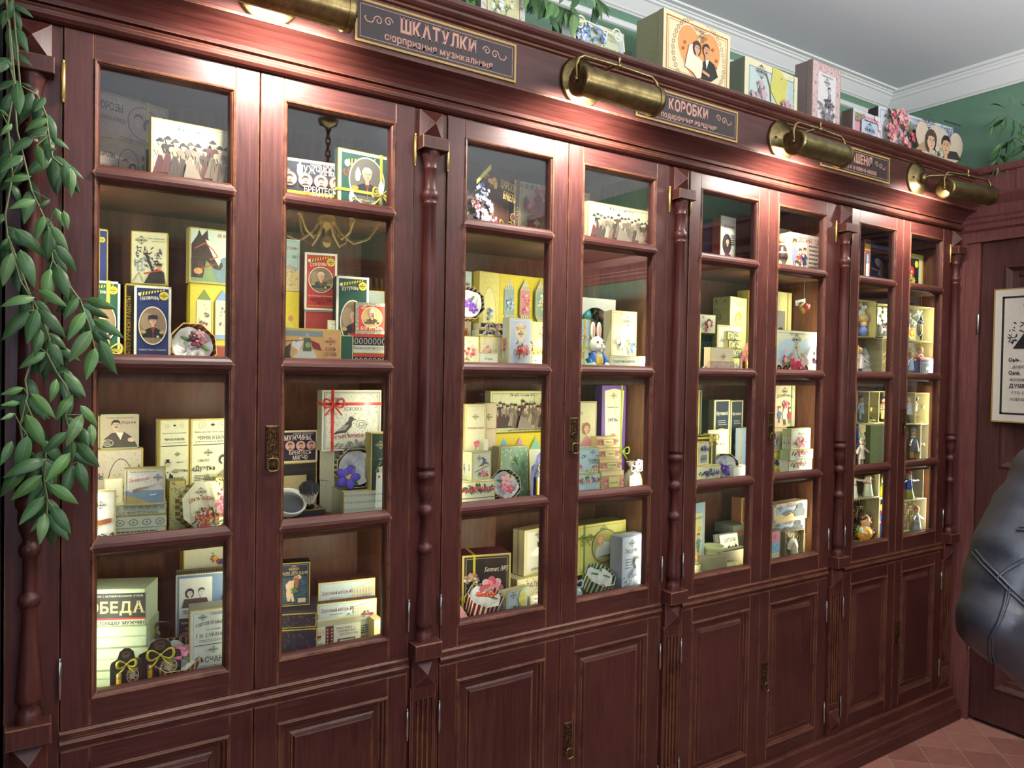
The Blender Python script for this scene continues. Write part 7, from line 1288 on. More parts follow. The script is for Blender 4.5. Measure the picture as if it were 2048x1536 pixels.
for i in range(18): q.ball((R_.uniform(-.016, .016), R_.uniform(-.016, .012), .05+.04*R_.random()), (.007, .006, .006), 'petal', rgb(['#d8d0c8', '#e0b0b0', '#6f8a4a', '#c8c0c8'][i % 4]), 7, 5)
q.build('flowers', o); q = MB(); bowmesh(q, (-.004, -.01, .045), .024, rgb('#d89a98')); q.build('bow', o)
# ------------------------------------------------------------------ dolls and their boxes in cabinet 4
SKIN = '#dcb08a'
def doll(label, z, y, cx, yt, coat, legs='#c8a050', boots='#2a2522', hair='#5a4030', hat=None, skirt=None, H=None, arms=.35, belt=None, name='doll', yaw=0, group='dolls in the last cabinet', fat=1.0, extra=None):
 z0 = TOP[z] if isinstance(z, str) else z; P = uy(cx, yt+20, y); h = H or (uy(cx, yt, y).z-z0)
 o = empty(name, (P.x, y, z0+.0006+(.0026 if isinstance(z, float) is False else 0)), radians(yaw)); tag(o, label, 'doll', group); o.location.z = z0+.0032; h -= .003; f = fat
 q = MB(); c = rgb(coat)
 if skirt: q.lathe([(h*.2*f, 0), (h*.21*f, h*.02), (h*.15*f, h*.3), (h*.09*f, h*.48)], (0, 0, 0), 'painted_clay', rgb(skirt), 18); q.build('skirt', o)
 else:
  for s_ in (-1, 1):
   q = MB(); q.tube([(s_*h*.07, 0, h*.1), (s_*h*.065, 0, h*.36)], [h*.05*f, h*.06*f], 'painted_clay', rgb(legs), 10); q.ball((s_*h*.07, -h*.02, h*.045), (h*.052, h*.08, h*.045), 'painted_clay', rgb(boots)); q.tube([(s_*h*.07, 0, h*.05), (s_*h*.07, 0, h*.15)], h*.048*f, 'painted_clay', rgb(boots), 10); q.build('leg', o)
 q = MB(); q.lathe([(h*.14*f, h*.3), (h*.15*f, h*.33), (h*.125*f, h*.45), (h*.11*f, h*.58), (h*.1, h*.66), (h*.05, h*.71)], (0, 0, 0), 'painted_clay', c, 18)
 if belt: q.lathe([(h*.13*f, h*.44), (h*.135*f, h*.46), (h*.125*f, h*.48)], (0, 0, 0), 'painted_clay', rgb(belt), 18)
 for i in range(3): q.ball((0, -h*(.135-.012*i)*f, h*(.4+.08*i)), h*.009, 'painted_clay', rgb('#3a3028'), 6, 4)
 q.lathe([(h*.075, h*.68), (h*.09, h*.7), (h*.06, h*.73)], (0, 0, 0), 'painted_clay', rgb(belt or '#e0dcd0'), 14); q.build('coat', o)
 for s_ in (-1, 1):
  q = MB(); q.tube([(s_*h*.09, 0, h*.65), (s_*h*(.13+arms*.25), -h*.02, h*(.52+.1*arms)), (s_*h*(.12+arms*.45), -h*.06, h*(.42+.25*arms))], [h*.045, h*.045, h*.035], 'painted_clay', c, 9); q.ball((s_*h*(.125+arms*.48), -h*.07, h*(.4+.26*arms)), h*.032, 'painted_clay', rgb(SKIN), 8, 6); q.build('arm', o)
 q = MB(); q.ball((0, 0, h*.82), (h*.085, h*.085, h*.1), 'painted_clay', rgb(SKIN), 16, 11); q.ball((0, -h*.085, h*.81), h*.014, 'painted_clay', rgb('#c8906a'), 6, 4)
 for s_ in (-1, 1): q.ball((s_*h*.03, -h*.078, h*.84), h*.01, 'painted_clay', rgb('#231d1a'), 6, 4)
 q.tube([(-h*.02, -h*.082, h*.775), (0, -h*.085, h*.77), (h*.02, -h*.082, h*.775)], h*.005, 'painted_clay', rgb('#a8403a'), 5); q.build('head', o)
 q = MB(); q.ball((0, h*.015, h*.86), (h*.095, h*.09, h*.085), 'painted_clay', rgb(hair), 14, 9); q.build('hair', o)
 if hat:
  q = MB(); q.lathe([(h*.1, h*.87), (h*.105, h*.89), (h*.085, h*.94), (h*.04, h*.985), (h*.005, h*.995)], (0, 0, 0), 'painted_clay', rgb(hat), 16); q.build('hat', o)
 if extra: extra(o, h)
 return o
# top shelf boxes
B('u1', 'pale box with bare winter branches and an orange-edged side, top shelf, seventh door', R1, .13, 1706, 1728, 478, .05, 0, base='#c2c8ca', edge='#c89040', sidec='#c2c8ca', art=lambda A: (A.ln([(.3, A.h*.2), (.5, A.h*.6), (.8, A.h*.7)], .03, '#3a3432'), A.ln([(.5, A.h*.6), (.3, A.h*.9)], .03, '#3a3432'), A.ln([(.4, A.h*.4), (.8, A.h*.5)], .03, '#3a3432')))
B('u2', 'narrow purple box with a white church, top shelf, seventh door', R1, .09, 1729, 1740, 478, .05, 2, base='#5a3440', edge='#d89a40', art=lambda A: (A.r(0, A.h*.75, 1, A.h*.9, '#d89a40'), A.r(.3, A.h*.1, .8, A.h*.45, '#c8d0e0'), A.e(.55, A.h*.55, .2, A.h*.12, '#7a98c8')))
def angel(A): A.r(0, 0, 1, A.h, '#2a2c54'); A.r(0, A.h*.92, 1, A.h, '#6a9ac8'); A.r(0, A.h*.84, 1, A.h*.9, '#a85a4a'); A.t('С НОВЫМЪ ГОДОМЪ', .6, A.h*.72, .09, '#c88a5a', .74, .01, rot=-.04); A.p([(.3, A.h*.35), (.5, A.h*.6), (.9, A.h*.3), (.9, A.h*.15), (.6, A.h*.2)], '#c8ccd8'); A.e(.75, A.h*.55, .2, .1, '#d8dae0', 14, .5); A.e(.35, A.h*.6, .16, .08, '#d8dae0', 14, -.3); A.e(.42, A.h*.52, .07, None, SKIN, 10); A.ln([(.36, A.h*.42), (.08, A.h*.46)], .03, SKIN); A.r(0, 0, .3, A.h*.15, '#8a93a8'); A.p([(.05, .1), (.12, A.h*.25), (.2, .1)], '#a8b0c0')
B('u3', 'navy New Year box with a flying white angel, top shelf, seventh door', R1, .19, 1738, 1792, 487, .05, 2, base='#2a2c54', edge='#8a8a6a', art=angel)
B('u6', 'grey box with a fur-clad child and black flowers, top shelf, eighth door', R1, .2, 1843, 1885, 497, .05, 2, base='#c0bab0', edge='#c8a040', art=lambda A: (A.r(0, A.h*.82, 1, A.h*.84, '#c8a040'), A.t('Домъ въ Лапотномъ', .5, A.h*.87, .08, '#3a3a5a', .8), A.bq(.6, A.h*.6, .25, .25, ['#3a3634', '#4a4644'], 9, 3, .2, None), A.e(.45, A.h*.5, .2, .22, '#dcdad4', 14), A.head(.45, A.h*.48, .12, SKIN, '#8a6a4a'), A.kid(.45, .02, A.h*.45, '#2f2c2e'), A.ln([(.5, 0), (.95, A.h*.2)], .06, '#a83030')))
B('u5', 'black box with red mushrooms in a yellow border, top shelf, eighth door', R1, .14, 1800, 1846, 502, .04, 2, base='#c8b83c', edge='#d8c83c', art=lambda A: (A.r(.06, .06, .94, A.h-.06, '#dcd3a8'), A.r(.1, A.h*.05, .8, A.h*.87, '#232322'), A.e(.7, A.h*.72, .08, None, '#d8d43c', 10), A.e(.45, A.h*.5, .16, .12, '#c8382c', 12), A.e(.42, A.h*.52, .03, None, '#eee', 7), A.e(.5, A.h*.49, .03, None, '#eee', 7), A.r(.42, A.h*.25, .5, A.h*.42, '#e0dcc8'), A.bq(.45, A.h*.25, .2, .1, ['#c8b040', '#6a9a4a'], 6, 3, .3), A.t('Грибы', .45, A.h*.08, .1, '#e8e4d8', .5, .01)))
# --- second shelf: two tiers of crates. door 7
a = crate('lower crate with the snowman, second shelf, seventh door', R2, 0.048, 1700, 1765, 672, .12, '#8a6a5a', '#9a8f62', 26, 11)
b = crate('dark-backed crate beside the red speckled box, second shelf, seventh door', R2, 0.048, 1765, 1802, 674, .12, '#6f6a60', '#9a8f62', 20, 12)
B('v0', 'tall red-speckled box standing in the snowman crate', a[4]+.0025, .11, 1746, 1761, 682, .04, 0, base='#9a5648', art=damask('#c89080', 90, .05), split=False)
c1 = crate('upper crate filled with white wool and a tan-headed toy, second shelf, seventh door', 'lower crate with the snowman, second shelf, seventh door', 0.045, 1702, 1752, 597, .12, '#b3ab72', '#a89c5c', 0, 13, wool='#d8dacb')
c2 = crate('upper crate with a grey lantern toy in white wool, second shelf, seventh door', 'dark-backed crate beside the red speckled box, second shelf, seventh door', 0.050, 1754, 1802, 606, .12, '#8a8a6a', '#a89c5c', 0, 14, wool='#c8cabb')
def loose(name, label, cat, loc, balls, group=None):
 o = empty(name, loc); tag(o, label, cat, group)
 for nm, mat, L_ in balls:
  q = MB()
  for c, r, col in L_: q.ball(c, r, mat, rgb(col), 12, 8)
  q.build(nm, o)
 return o
zt = c1[4]+.0026; P = uy(1725, 650, .085)
loose('bearded_toy', 'toy with a big tan cap and blue coat in the upper left crate', 'toy', (P.x, .085, zt), [('body', 'painted_clay', [((0, 0, .024), (.022, .018, .024), '#5a74b8')]), ('head', 'painted_clay', [((0, -.004, .055), (.014, .014, .014), SKIN)]), ('cap', 'cloth', [((0, 0, .078), (.03, .024, .02), '#b89a62')])])
P = uy(1741, 656, .075); loose('bread_loaf_toy', 'yellow bread-shaped toy lying in the upper left crate', 'toy', (P.x+.004, .09, zt), [('loaf', 'cloth', [((.012, -.012, .019), (.03, .014, .017), '#cdae4e')])])
zt = c2[4]+.0026; P = uy(1762, 655, .11); loose('lantern_toy', 'grey lantern-shaped toy with a red bird, upper right crate of the seventh door', 'toy', (P.x, .11, zt), [('lantern_body', 'painted_clay', [((0, 0, .03), (.018, .018, .03), '#5a5c60')]), ('bird', 'painted_clay', [((0, -.014, .035), (.01, .008, .008), '#c8ccd0'), ((-.006, -.018, .044), (.006, .005, .004), '#b84040')])])
P = uy(1776, 645, .11); loose('blue_hat_toy', 'small toy with a dark blue hat and grey coat, beside the lantern toy', 'toy', (P.x+.004, .115, zt), [('body', 'painted_clay', [((0, 0, .025), (.016, .015, .025), '#b8bcc0')]), ('hat', 'painted_clay', [((0, 0, .062), (.015, .015, .017), '#3a4a88')])])
P = uy(1738, 735, .10); sn = empty('snowman', (P.x, .115, R2+.0032)); tag(sn, 'white snowman with a tilted pale bucket hat, second shelf, seventh door', 'snowman')
q = MB(); blob(q, [((.006, 0, .024), .026), ((0, 0, .06), .022), ((-.001, 0, .09), .017)], '#dcdcd2'); [q.ball((-.006, -.021, .052+.009*i), .0022, 'painted_clay', rgb('#2b2723'), 6, 4) for i in range(3)]; q.ball((0, -.018, .09), (.003, .006, .003), 'painted_clay', rgb('#c88a3a')); q.build('body', sn)
q = MB(); q.tube([(-.002, 0, .1), (-.018, 0, .128)], [.013, .010], 'painted_clay', rgb('#bccfc8'), 14); q.build('bucket_hat', sn)
def broom(o, h): q = MB(); q.tube([(-h*.2, -h*.08, 0), (-h*.24, -h*.08, h*.7)], h*.015, 'painted_clay', rgb('#c89a5a'), 6); q.tube([(-h*.24, -h*.08, h*.65), (-h*.26, -h*.08, h*.98)], [h*.03, h*.06], 'cloth', rgb('#c8983c'), 8); q.build('broom', o)
doll('girl doll in a pale pink coat with a broom, before the snowman', R2, 0.058, 1719, 690, '#d8c4c4', legs='#3a4654', boots='#28303a', hair='#d8b050', extra=broom)
# door 8 second shelf
e1_ = crate('lower crate with the red-coated doll, second shelf, eighth door', R2, 0.052, 1800, 1884, 680, .11, '#7a766c', '#a89c6c', 60, 15)
e2_ = crate('upper crate of white wool with a Christmas parcel, second shelf, eighth door', 'lower crate with the red-coated doll, second shelf, eighth door', 0.052, 1800, 1884, 608, .11, '#a8a27c', '#b8ae7c', 0, 16, wool='#d0d2c0')
B('v1', 'cream box with red ribbon stripes in the upper crate, eighth door', e2_[4]+.0025, .13, 1850, 1872, 642, .04, 0, base='#dcdcb8', edge='#a83a2c', art=lambda A: (A.ln([(.2, A.h), (.8, 0)], .12, '#c83a2c'), A.bq(.35, A.h*.35, .2, .25, ['#3f7a4a', '#b83a3a'], 6, 3, .2)), split=False)
P = uy(1823, 665, .13); loose('orange_toy', 'round toy with an orange jacket and green trousers, upper crate, eighth door', 'toy', (P.x, .135, e2_[4]+.0026), [('trousers', 'painted_clay', [((-.009, 0, .013), (.012, .012, .013), '#9aa860'), ((.009, 0, .013), (.012, .012, .013), '#9aa860')]), ('jacket', 'painted_clay', [((0, 0, .04), (.022, .016, .02), '#dc9a3c')]), ('head', 'painted_clay', [((0, 0, .066), (.012, .012, .012), SKIN)])])
P = uy(1843, 655, .05); o = empty('bird_ornament', (P.x, .055, P.z)); tag(o, 'grey and blue bird ornament with yellow wings hanging on a thread', 'ornament')
q = MB(); q.ball((-.006, 0, -.006), (.017, .012, .034), 'painted_clay', rgb('#5a5d6a')); q.ball((-.012, -.009, -.004), (.007, .005, .02), 'painted_clay', rgb('#d0a83a')); q.ball((-.01, -.002, .022), (.009, .009, .011), 'painted_clay', rgb('#3a3c46')); q.ball((-.008, -.01, .022), (.005, .003, .004), 'painted_clay', rgb('#e0dcd0')); q.tube([(.006, 0, -.01), (.008, 0, -.055)], [.008, .004], 'painted_clay', rgb('#2a3458'), 8); q.build('body', o)
q = MB(); q.tube([(.004, 0, .018), (.004, 0, .056)], [.012, .001], 'painted_clay', rgb('#3a4a7a'), 12); q.build('cone_hat', o)
q = MB(); q.tube([(.004, 0, .056), (.004, 0, R1-.0255-P.z)], .0006, 'string', n=5); q.build('thread', o)
doll('doll in a bright red coat with arms spread, second shelf, eighth door', R2, 0.075, 1840, 689, '#c84438', legs='#e0dcd0', boots='#dcd8cc', hair='#a88a5a', arms=.55)
doll('small doll in a pale blue coat behind the red-coated doll', R2, 0.085, 1822, 700, '#9ab4c8', legs='#8a9aa8', boots='#3a3a3a', hair='#c8a070')
B('v2', 'navy letter box with a red roof and the word ПОЧТА', R2, .06, 1841, 1871, 719, .03, 0, base='#2a3a74', edge='#c8b04a', art=lambda A: (A.fr(.1, .02, '#c8cce0'), A.r(.35, A.h*.5, .65, A.h*.66, '#e0e0e0'), A.ln([(.35, A.h*.66), (.5, A.h*.56), (.65, A.h*.66)], .02, '#2a3a74'), A.t('ПОЧТА', .5, A.h*.2, .16, '#c8cce0', .5, .01)), split=False, name='letter_box', cat='letter box')
rt = LAST['v2']; q = MB(); q.add([(-.002, -.002, rt[2]), (rt[1]+.002, -.002, rt[2]), (rt[1]+.002, .034, rt[2]+.003), (-.002, .034, rt[2]+.003), (.004, .008, rt[2]+.012), (rt[1]-.004, .008, rt[2]+.012), (rt[1]-.004, .028, rt[2]+.012), (.004, .028, rt[2]+.012)], [(0, 1, 5, 4), (1, 2, 6, 5), (2, 3, 7, 6), (3, 0, 4, 7), (4, 5, 6, 7)], 'printed_card', rgb('#8a2a30')); q.build('roof', rt[0])
# --- third shelf, door 7
g1 = crate('lower crate with the teal-skirted doll, third shelf, seventh door', R3, 0.085, 1716, 1802, 848, .12, '#8a7f66', '#9c9264', 30, 21)
for i, (xl, xr) in enumerate(((1714, 1738), (1738, 1758), (1758, 1802))): crate(['narrow upper crate with a skier doll', 'narrow upper crate with a doll in green and yellow', 'upper crate with a boy doll in a red scarf'][i]+', third shelf, seventh door', 'lower crate with the teal-skirted doll, third shelf, seventh door', 0.085, xl, xr, 783, .12, '#8f8762', '#a89e6a', 14, 22+i)
zt = TOP['lower crate with the teal-skirted doll, third shelf, seventh door']
doll('skier doll in a pale blue and white suit, third shelf, seventh door', zt, 0.118, 1723, 788, '#a8bcd8', legs='#b8ccd8', boots='#3a5a98', hair='#2a2522', belt='#c8a040', fat=.8)
doll('doll in a yellow shawl and green skirt, third shelf, seventh door', zt, 0.118, 1746, 799, '#cdbd3a', skirt='#3f7a52', hair='#c8b888', fat=.8)
doll('boy doll in a beige coat with a red scarf, third shelf, seventh door', zt, 0.113, 1767, 790, '#a89c6c', legs='#d8c070', boots='#23211f', hair='#2a2522', belt='#c04438')
doll('doll with a teal skirt and white blouse, third shelf, seventh door', R3, 0.118, 1736, 858, '#dce0dc', skirt='#7fb4b8', hair='#d8d0b8', fat=.9)
B('w1', 'green textured box standing in front of the lower dolls, third shelf', R3, .05, 1741, 1773, 851, .025, -6, base='#7a8a56', edge='#8a9a62', art=damask('#a3b080', 220, .02), split=False)
B('w2', 'tall kraft box at the left edge of the seventh door, third shelf', R3, .04, 1700, 1712, 768, .035, 0, base='#a88f62', edge='#cdbb7c', sidec='#a88f62', split=False)
B('w3', 'dark blue box with chalk lettering, left edge of the seventh door', R3, .06, 1697, 1717, 855, .04, 0, base='#26366a', edge='#b8bcd0', art=lambda A: (A.dam(.1, A.h*.2, .9, A.h*.95, '#8a98c0', 50, 3, .05), A.ring(.6, A.h*.2, .3, .3, .03, '#a8925a')), split=False)
doll('small doll in cream with white boots beside the dark blue box', R3, .043, 1722, 872, '#d8c8b8', legs='#d8c0a8', boots='#e4e0d8', hair='#d8d4c8', hat='#8aa088', fat=.8)
g2 = crate('lower crate with the fur-hatted doll, third shelf, eighth door', R3, 0.062, 1800, 1841, 849, .12, '#8a7f70', '#a89e7a', 20, 25)
g3 = crate('lower crate with the spacesuit doll, third shelf, eighth door', R3, 0.062, 1842, 1884, 849, .12, '#3a3234', '#8a8068', 16, 26)
crate('upper crate with a boy doll and wooden bird, third shelf, eighth door', 'lower crate with the fur-hatted doll, third shelf, eighth door', 0.062, 1800, 1830, 785, .12, '#5a564c', '#b3a878', 26, 27)
crate('upper crate with a girl doll in a white quilted coat, third shelf, eighth door', 'lower crate with the spacesuit doll, third shelf, eighth door', 0.062, 1831, 1884, 786, .12, '#6a6450', '#c8bd8a', 30, 28)
zt = TOP['lower crate with the fur-hatted doll, third shelf, eighth door']
doll('boy doll in a pale jacket and dark boots, third shelf, eighth door', zt, 0.088, 1818, 790, '#ccd4d2', legs='#5a5a5c', boots='#26262a', hair='#d8c890')
doll('girl doll in a white quilted coat and yellow trousers, third shelf', zt, 0.088, 1853, 790, '#cbd4d6', legs='#d8c070', boots='#d0d4d8', hair='#c8a868', fat=1.25, arms=.5)
P = uy(1838, 812, .07); o = empty('wooden_bird', (P.x, .09, P.z)); tag(o, 'striped grey bird ornament with a black head, before the white-coated doll', 'ornament')
q = MB(); q.ball((0, 0, 0), (.018, .012, .028), 'painted_clay', rgb('#b8a8a0'), 14, 9, Matrix.Rotation(-.5, 3, 'Y')); [q.tube([(-.014+.004*i, -.0125, .016-.008*i), (.012+.003*i, -.0125, .006-.008*i)], .0014, 'painted_clay', rgb('#3a3638'), 5) for i in range(4)]; q.ball((.012, 0, .03), (.011, .010, .011), 'painted_clay', rgb('#1f1f22')); q.ball((.014, -.004, .034), (.006, .006, .006), 'painted_clay', rgb('#d8d8d4')); q.tube([(-.01, 0, -.018), (-.024, 0, -.032)], [.006, .003], 'painted_clay', rgb('#3a3c46'), 7); q.build('body', o)
q = MB(); q.tube([(.004, 0, .03), (.004, 0, R2-.026-o.location.z)], .0005, 'string', n=5); q.build('thread', o)
doll('doll in a grey fur hat and dark striped coat, third shelf, eighth door', R3, 0.088, 1827, 853, '#5c6068', legs='#a8824e', boots='#2a2624', hair='#8a8680', hat='#8f8b86', fat=1.15)
doll('doll in a white spacesuit with a red hood ring, third shelf, eighth door', R3, 0.088, 1854, 856, '#dcdad6', legs='#b8383c', boots='#e0deda', hair='#a82c38', fat=1.15, belt='#c84a3a')
# --- bottom shelf
h1_ = crate('lower crate of thick straw with the round man, bottom shelf, seventh door', R4, 0.060, 1696, 1758, 1002, .14, '#4a4234', '#8f8664', 90, 31)
crate('lower crate with a navy doll, bottom shelf, seventh door', R4, 0.060, 1759, 1802, 998, .14, '#5a523e', '#8f8664', 30, 32)
crate('upper crate with two dolls in white, bottom shelf, seventh door', 'lower crate of thick straw with the round man, bottom shelf, seventh door', 0.060, 1696, 1758, 938, .14, '#8f8866', '#b8b48a', 10, 33)
crate('upper crate with a green and yellow doll, bottom shelf, seventh door', 'lower crate with a navy doll, bottom shelf, seventh door', 0.060, 1759, 1802, 938, .14, '#8f8866', '#a8a078', 24, 34)
zt = TOP['lower crate of thick straw with the round man, bottom shelf, seventh door']
doll('doll in a long white dress, left one, bottom shelf, seventh door', zt, 0.085, 1708, 938, '#e0e4cc', skirt='#dde2c8', hair='#d8d8c8', arms=.7, fat=.7, belt='#b8483c')
doll('doll in a white dress with a red belt, bottom shelf, seventh door', zt, 0.085, 1736, 935, '#e0e4cc', skirt='#dde2c8', hair='#e0e0d0', arms=.5, belt='#c8382c', fat=.9)
doll('doll in a green coat and yellow skirt with blue hem, bottom shelf', TOP['lower crate with a navy doll, bottom shelf, seventh door'], 0.085, 1771, 930, '#7f9a4a', skirt='#d8cc2a', hair='#3a4a8a')
doll('navy doll with a red collar, bottom shelf, seventh door', R4, 0.085, 1766, 1004, '#26346a', legs='#26346a', hair='#c8b050', belt='#b83a3a')
def jug(o, h): q = MB(); q.lathe([(h*.06, h*.22), (h*.1, h*.26), (h*.1, h*.34), (h*.05, h*.4)], (h*.32, -h*.14, 0), 'painted_clay', rgb('#a83a30'), 12); q.lathe([(h*.06, h*.4), (h*.07, h*.45)], (h*.32, -h*.14, 0), 'painted_clay', rgb('#8ab4c0'), 12); q.build('jug', o); q = MB(); q.ball((-h*.3, h*.05, h*.42), (h*.07, h*.05, h*.1), 'petal', rgb('#5a9a3a')); q.ball((-h*.24, h*.06, h*.5), (h*.06, h*.04, h*.08), 'petal', rgb('#6aaa44')); q.build('leaves', o)
P = uy(1727, 1080, .1); hh = uy(1736, 1026, .085).z-R4
o = empty('round_man_figurine', (P.x, .1, R4+.0008)); tag(o, 'round man figurine in orange dungarees holding a jug, bottom shelf', 'figurine')
q = MB(); q.ball((0, 0, hh*.3), (hh*.32, hh*.27, hh*.27), 'painted_clay', rgb('#d8962c')); q.ball((-hh*.12, -hh*.05, hh*.035), (hh*.12, hh*.14, hh*.035), 'painted_clay', rgb('#d8962c')); q.ball((hh*.12, -hh*.05, hh*.035), (hh*.12, hh*.14, hh*.035), 'painted_clay', rgb('#d8962c')); q.ball((0, -.0, hh*.46), (hh*.2, hh*.19, hh*.11), 'painted_clay', rgb('#c8ccc8')); q.build('body', o)
q = MB(); q.ball((hh*.04, -hh*.02, hh*.72), (hh*.19, hh*.17, hh*.21), 'painted_clay', rgb('#d8a878')); q.ball((hh*.08, -hh*.19, hh*.68), hh*.045, 'painted_clay', rgb('#d8a070'), 8, 6)
for s_ in (-1, 1): q.ball((hh*(.06+.07*s_), -hh*.17, hh*.76), hh*.018, 'painted_clay', rgb('#2a2420'), 6, 4); q.tube([(hh*(.06+.07*s_)-hh*.04, -hh*.172, hh*.82), (hh*(.06+.07*s_)+hh*.04, -hh*.172, hh*.825)], hh*.012, 'painted_clay', rgb('#4a3020'), 5)
q.tube([(hh*.0, -hh*.165, hh*.6), (hh*.07, -hh*.18, hh*.58), (hh*.14, -hh*.165, hh*.605)], hh*.012, 'painted_clay', rgb('#8a3a2a'), 5); q.build('head', o)
q = MB(); q.ball((hh*.02, hh*.02, hh*.82), (hh*.21, hh*.18, hh*.16), 'painted_clay', rgb('#5a3822')); q.build('hair', o); jug(o, hh)
for s_ in (-1, 1): q = MB(); q.tube([(s_*hh*.18, -.002, hh*.48), (s_*hh*.28, -hh*.1, hh*.38), (s_*hh*.22, -hh*.2, hh*.33)], [hh*.07, hh*.065, hh*.04], 'painted_clay', rgb('#c8ccc8'), 9); q.ball((s_*hh*.2, -hh*.22, hh*.33), hh*.045, 'painted_clay', rgb(SKIN), 8, 6); q.build('arm', o)
P = uy(1707, 1080, .05); o = loose('gold_nugget_toy', 'bumpy golden loaf-shaped toy at the lower left corner of the seventh door', 'toy', (P.x, .075, R4+.0008), [('nugget', 'painted_clay', [((0, 0, .028), (.022, .018, .028), '#d0992e')])])
k1 = crate('lower straw crate with the grey-coated gentleman, bottom shelf, eighth door', R4, 0.060, 1798, 1852, 1004, .14, '#4f4838', '#a39a7c', 80, 35)
k2 = crate('upper straw crate with the man in a blue shirt, bottom shelf, eighth door', 'lower straw crate with the grey-coated gentleman, bottom shelf, eighth door', 0.060, 1798, 1847, 934, .14, '#4f4838', '#a8a284', 60, 36)
def stick(o, h): q = MB(); q.tube([(-h*.06, -h*.16, h*.75), (h*.16, -h*.14, h*.1)], h*.012, 'painted_clay', rgb('#4a3a28'), 6); q.build('stick', o); q = MB(); q.ball((0, -h*.05, h*.72), (h*.09, h*.06, h*.11), 'cloth', rgb('#dcdcc8')); q.build('beard', o)
doll('bearded man doll in a blue shirt and khaki trousers, bottom shelf', k2[4]+.0, 0.085, 1817, 940, '#3a5ab0', skirt='#a3a04e', hair='#e0dcc8', hat='#b8483c', arms=.8, extra=stick)
doll('gentleman doll in a long grey coat with white hair, bottom shelf', R4, 0.070, 1833, 1011, '#a3a8a8', skirt='#9aa0a2', hair='#d8d8d4', hat='#b85a50', arms=.4, belt='#d8c8c0')
# stray dolls of cabinet 3
doll('schoolgirl doll in a brown dress and white apron, top shelf, sixth door', R1, .07, 1563, 468, '#4a342a', legs='#dcc8a8', boots='#2a2420', skirt=None, hair='#d8b868', belt='#e0dcd4', fat=1.3)
# ------------------------------------------------------------------ signs, lamps, goods on top
def sign(label, xc, t1, t2, w=.446, zc=2.353, h=.100):
 o = empty('shop_sign', (xc, -.0605, zc-h/2)); tag(o, label, 'sign', 'dark signs on the cornice')
 q = MB(); q.box(-w/2, w/2, -.0045, 0, 0, h, 'gold_foil'); q.build('gilt_edge', o)
 q = MB(); A = Art(q, (-w/2, -.0046, 0), (1, 0, 0), (0, 0, 1), (0, -1, 0), w, h); H = A.h
 A.r(0, 0, 1, H, '#b8924a'); A.r(.012, .012, .988, H-.012, '#35292a'); A.fr(.026, .003, '#c08a76'); c = '#c08a76'
 A.t(t1, .49, H*.47, H*.34, c, .50, .035, sx=.72); A.t(t2, .5, H*.19, H*.18, c, .74, .02, sx=.9)
 for m_ in (-1, 1):
  s_ = lambda x, y: (.49+m_*x, H*y)
  P = [(-.02+.30+.02*0, .58)]
  def sp(cx_, cy_, r, a0, a1, n=16): return [(cx_+r*(1-.8*i/n)*cos(a0+(a1-a0)*i/n), cy_+r*(1-.8*i/n)*sin(a0+(a1-a0)*i/n)) for i in range(n+1)]
  for P in (sp(.305, H*.62, .026, pi, -pi*1.6), sp(.362, H*.58, .026, 0, pi*2.4)): A.ln([(.49+m_*x, y) for x, y in P], .006, c)
  A.ln([(.49+m_*(.279+.11*i/12), H*(.62-.0*i)-.012*0-H*(.16*sin(pi*.9*i/12)) if i < 4 else H*.5+H*.05*sin(i)) for i in range(0)]+[(.49+m_*.388, H*.56), (.49+m_*.40, H*.50), (.49+m_*.425, H*.50), (.49+m_*.44, H*.58), (.49+m_*.433, H*.62)], .006, c)
 q.build('sign_face', o)
 q = MB()
 for x in (-w/2+.012, w/2-.012): q.ball((x, -.0052, h*.5), .0016, 'gold_foil', n=8, m=5)
 q.build('pin', o)
sign('dark sign for music boxes reading ШКАТУЛКИ, beside the first lamp', .856, 'ШКАТУЛКИ', 'сюрпризныя музыкальныя')
sign('dark sign for gift boxes reading КОРОБКИ, beside the second lamp', 1.728, 'КОРОБКИ', 'подарочныя изящныя')
sign('dark sign ending in ШЕНIЯ and папье-маше, partly behind a lamp', 2.622, 'УКРАШЕНIЯ', 'изъ ваты и папье-маше')
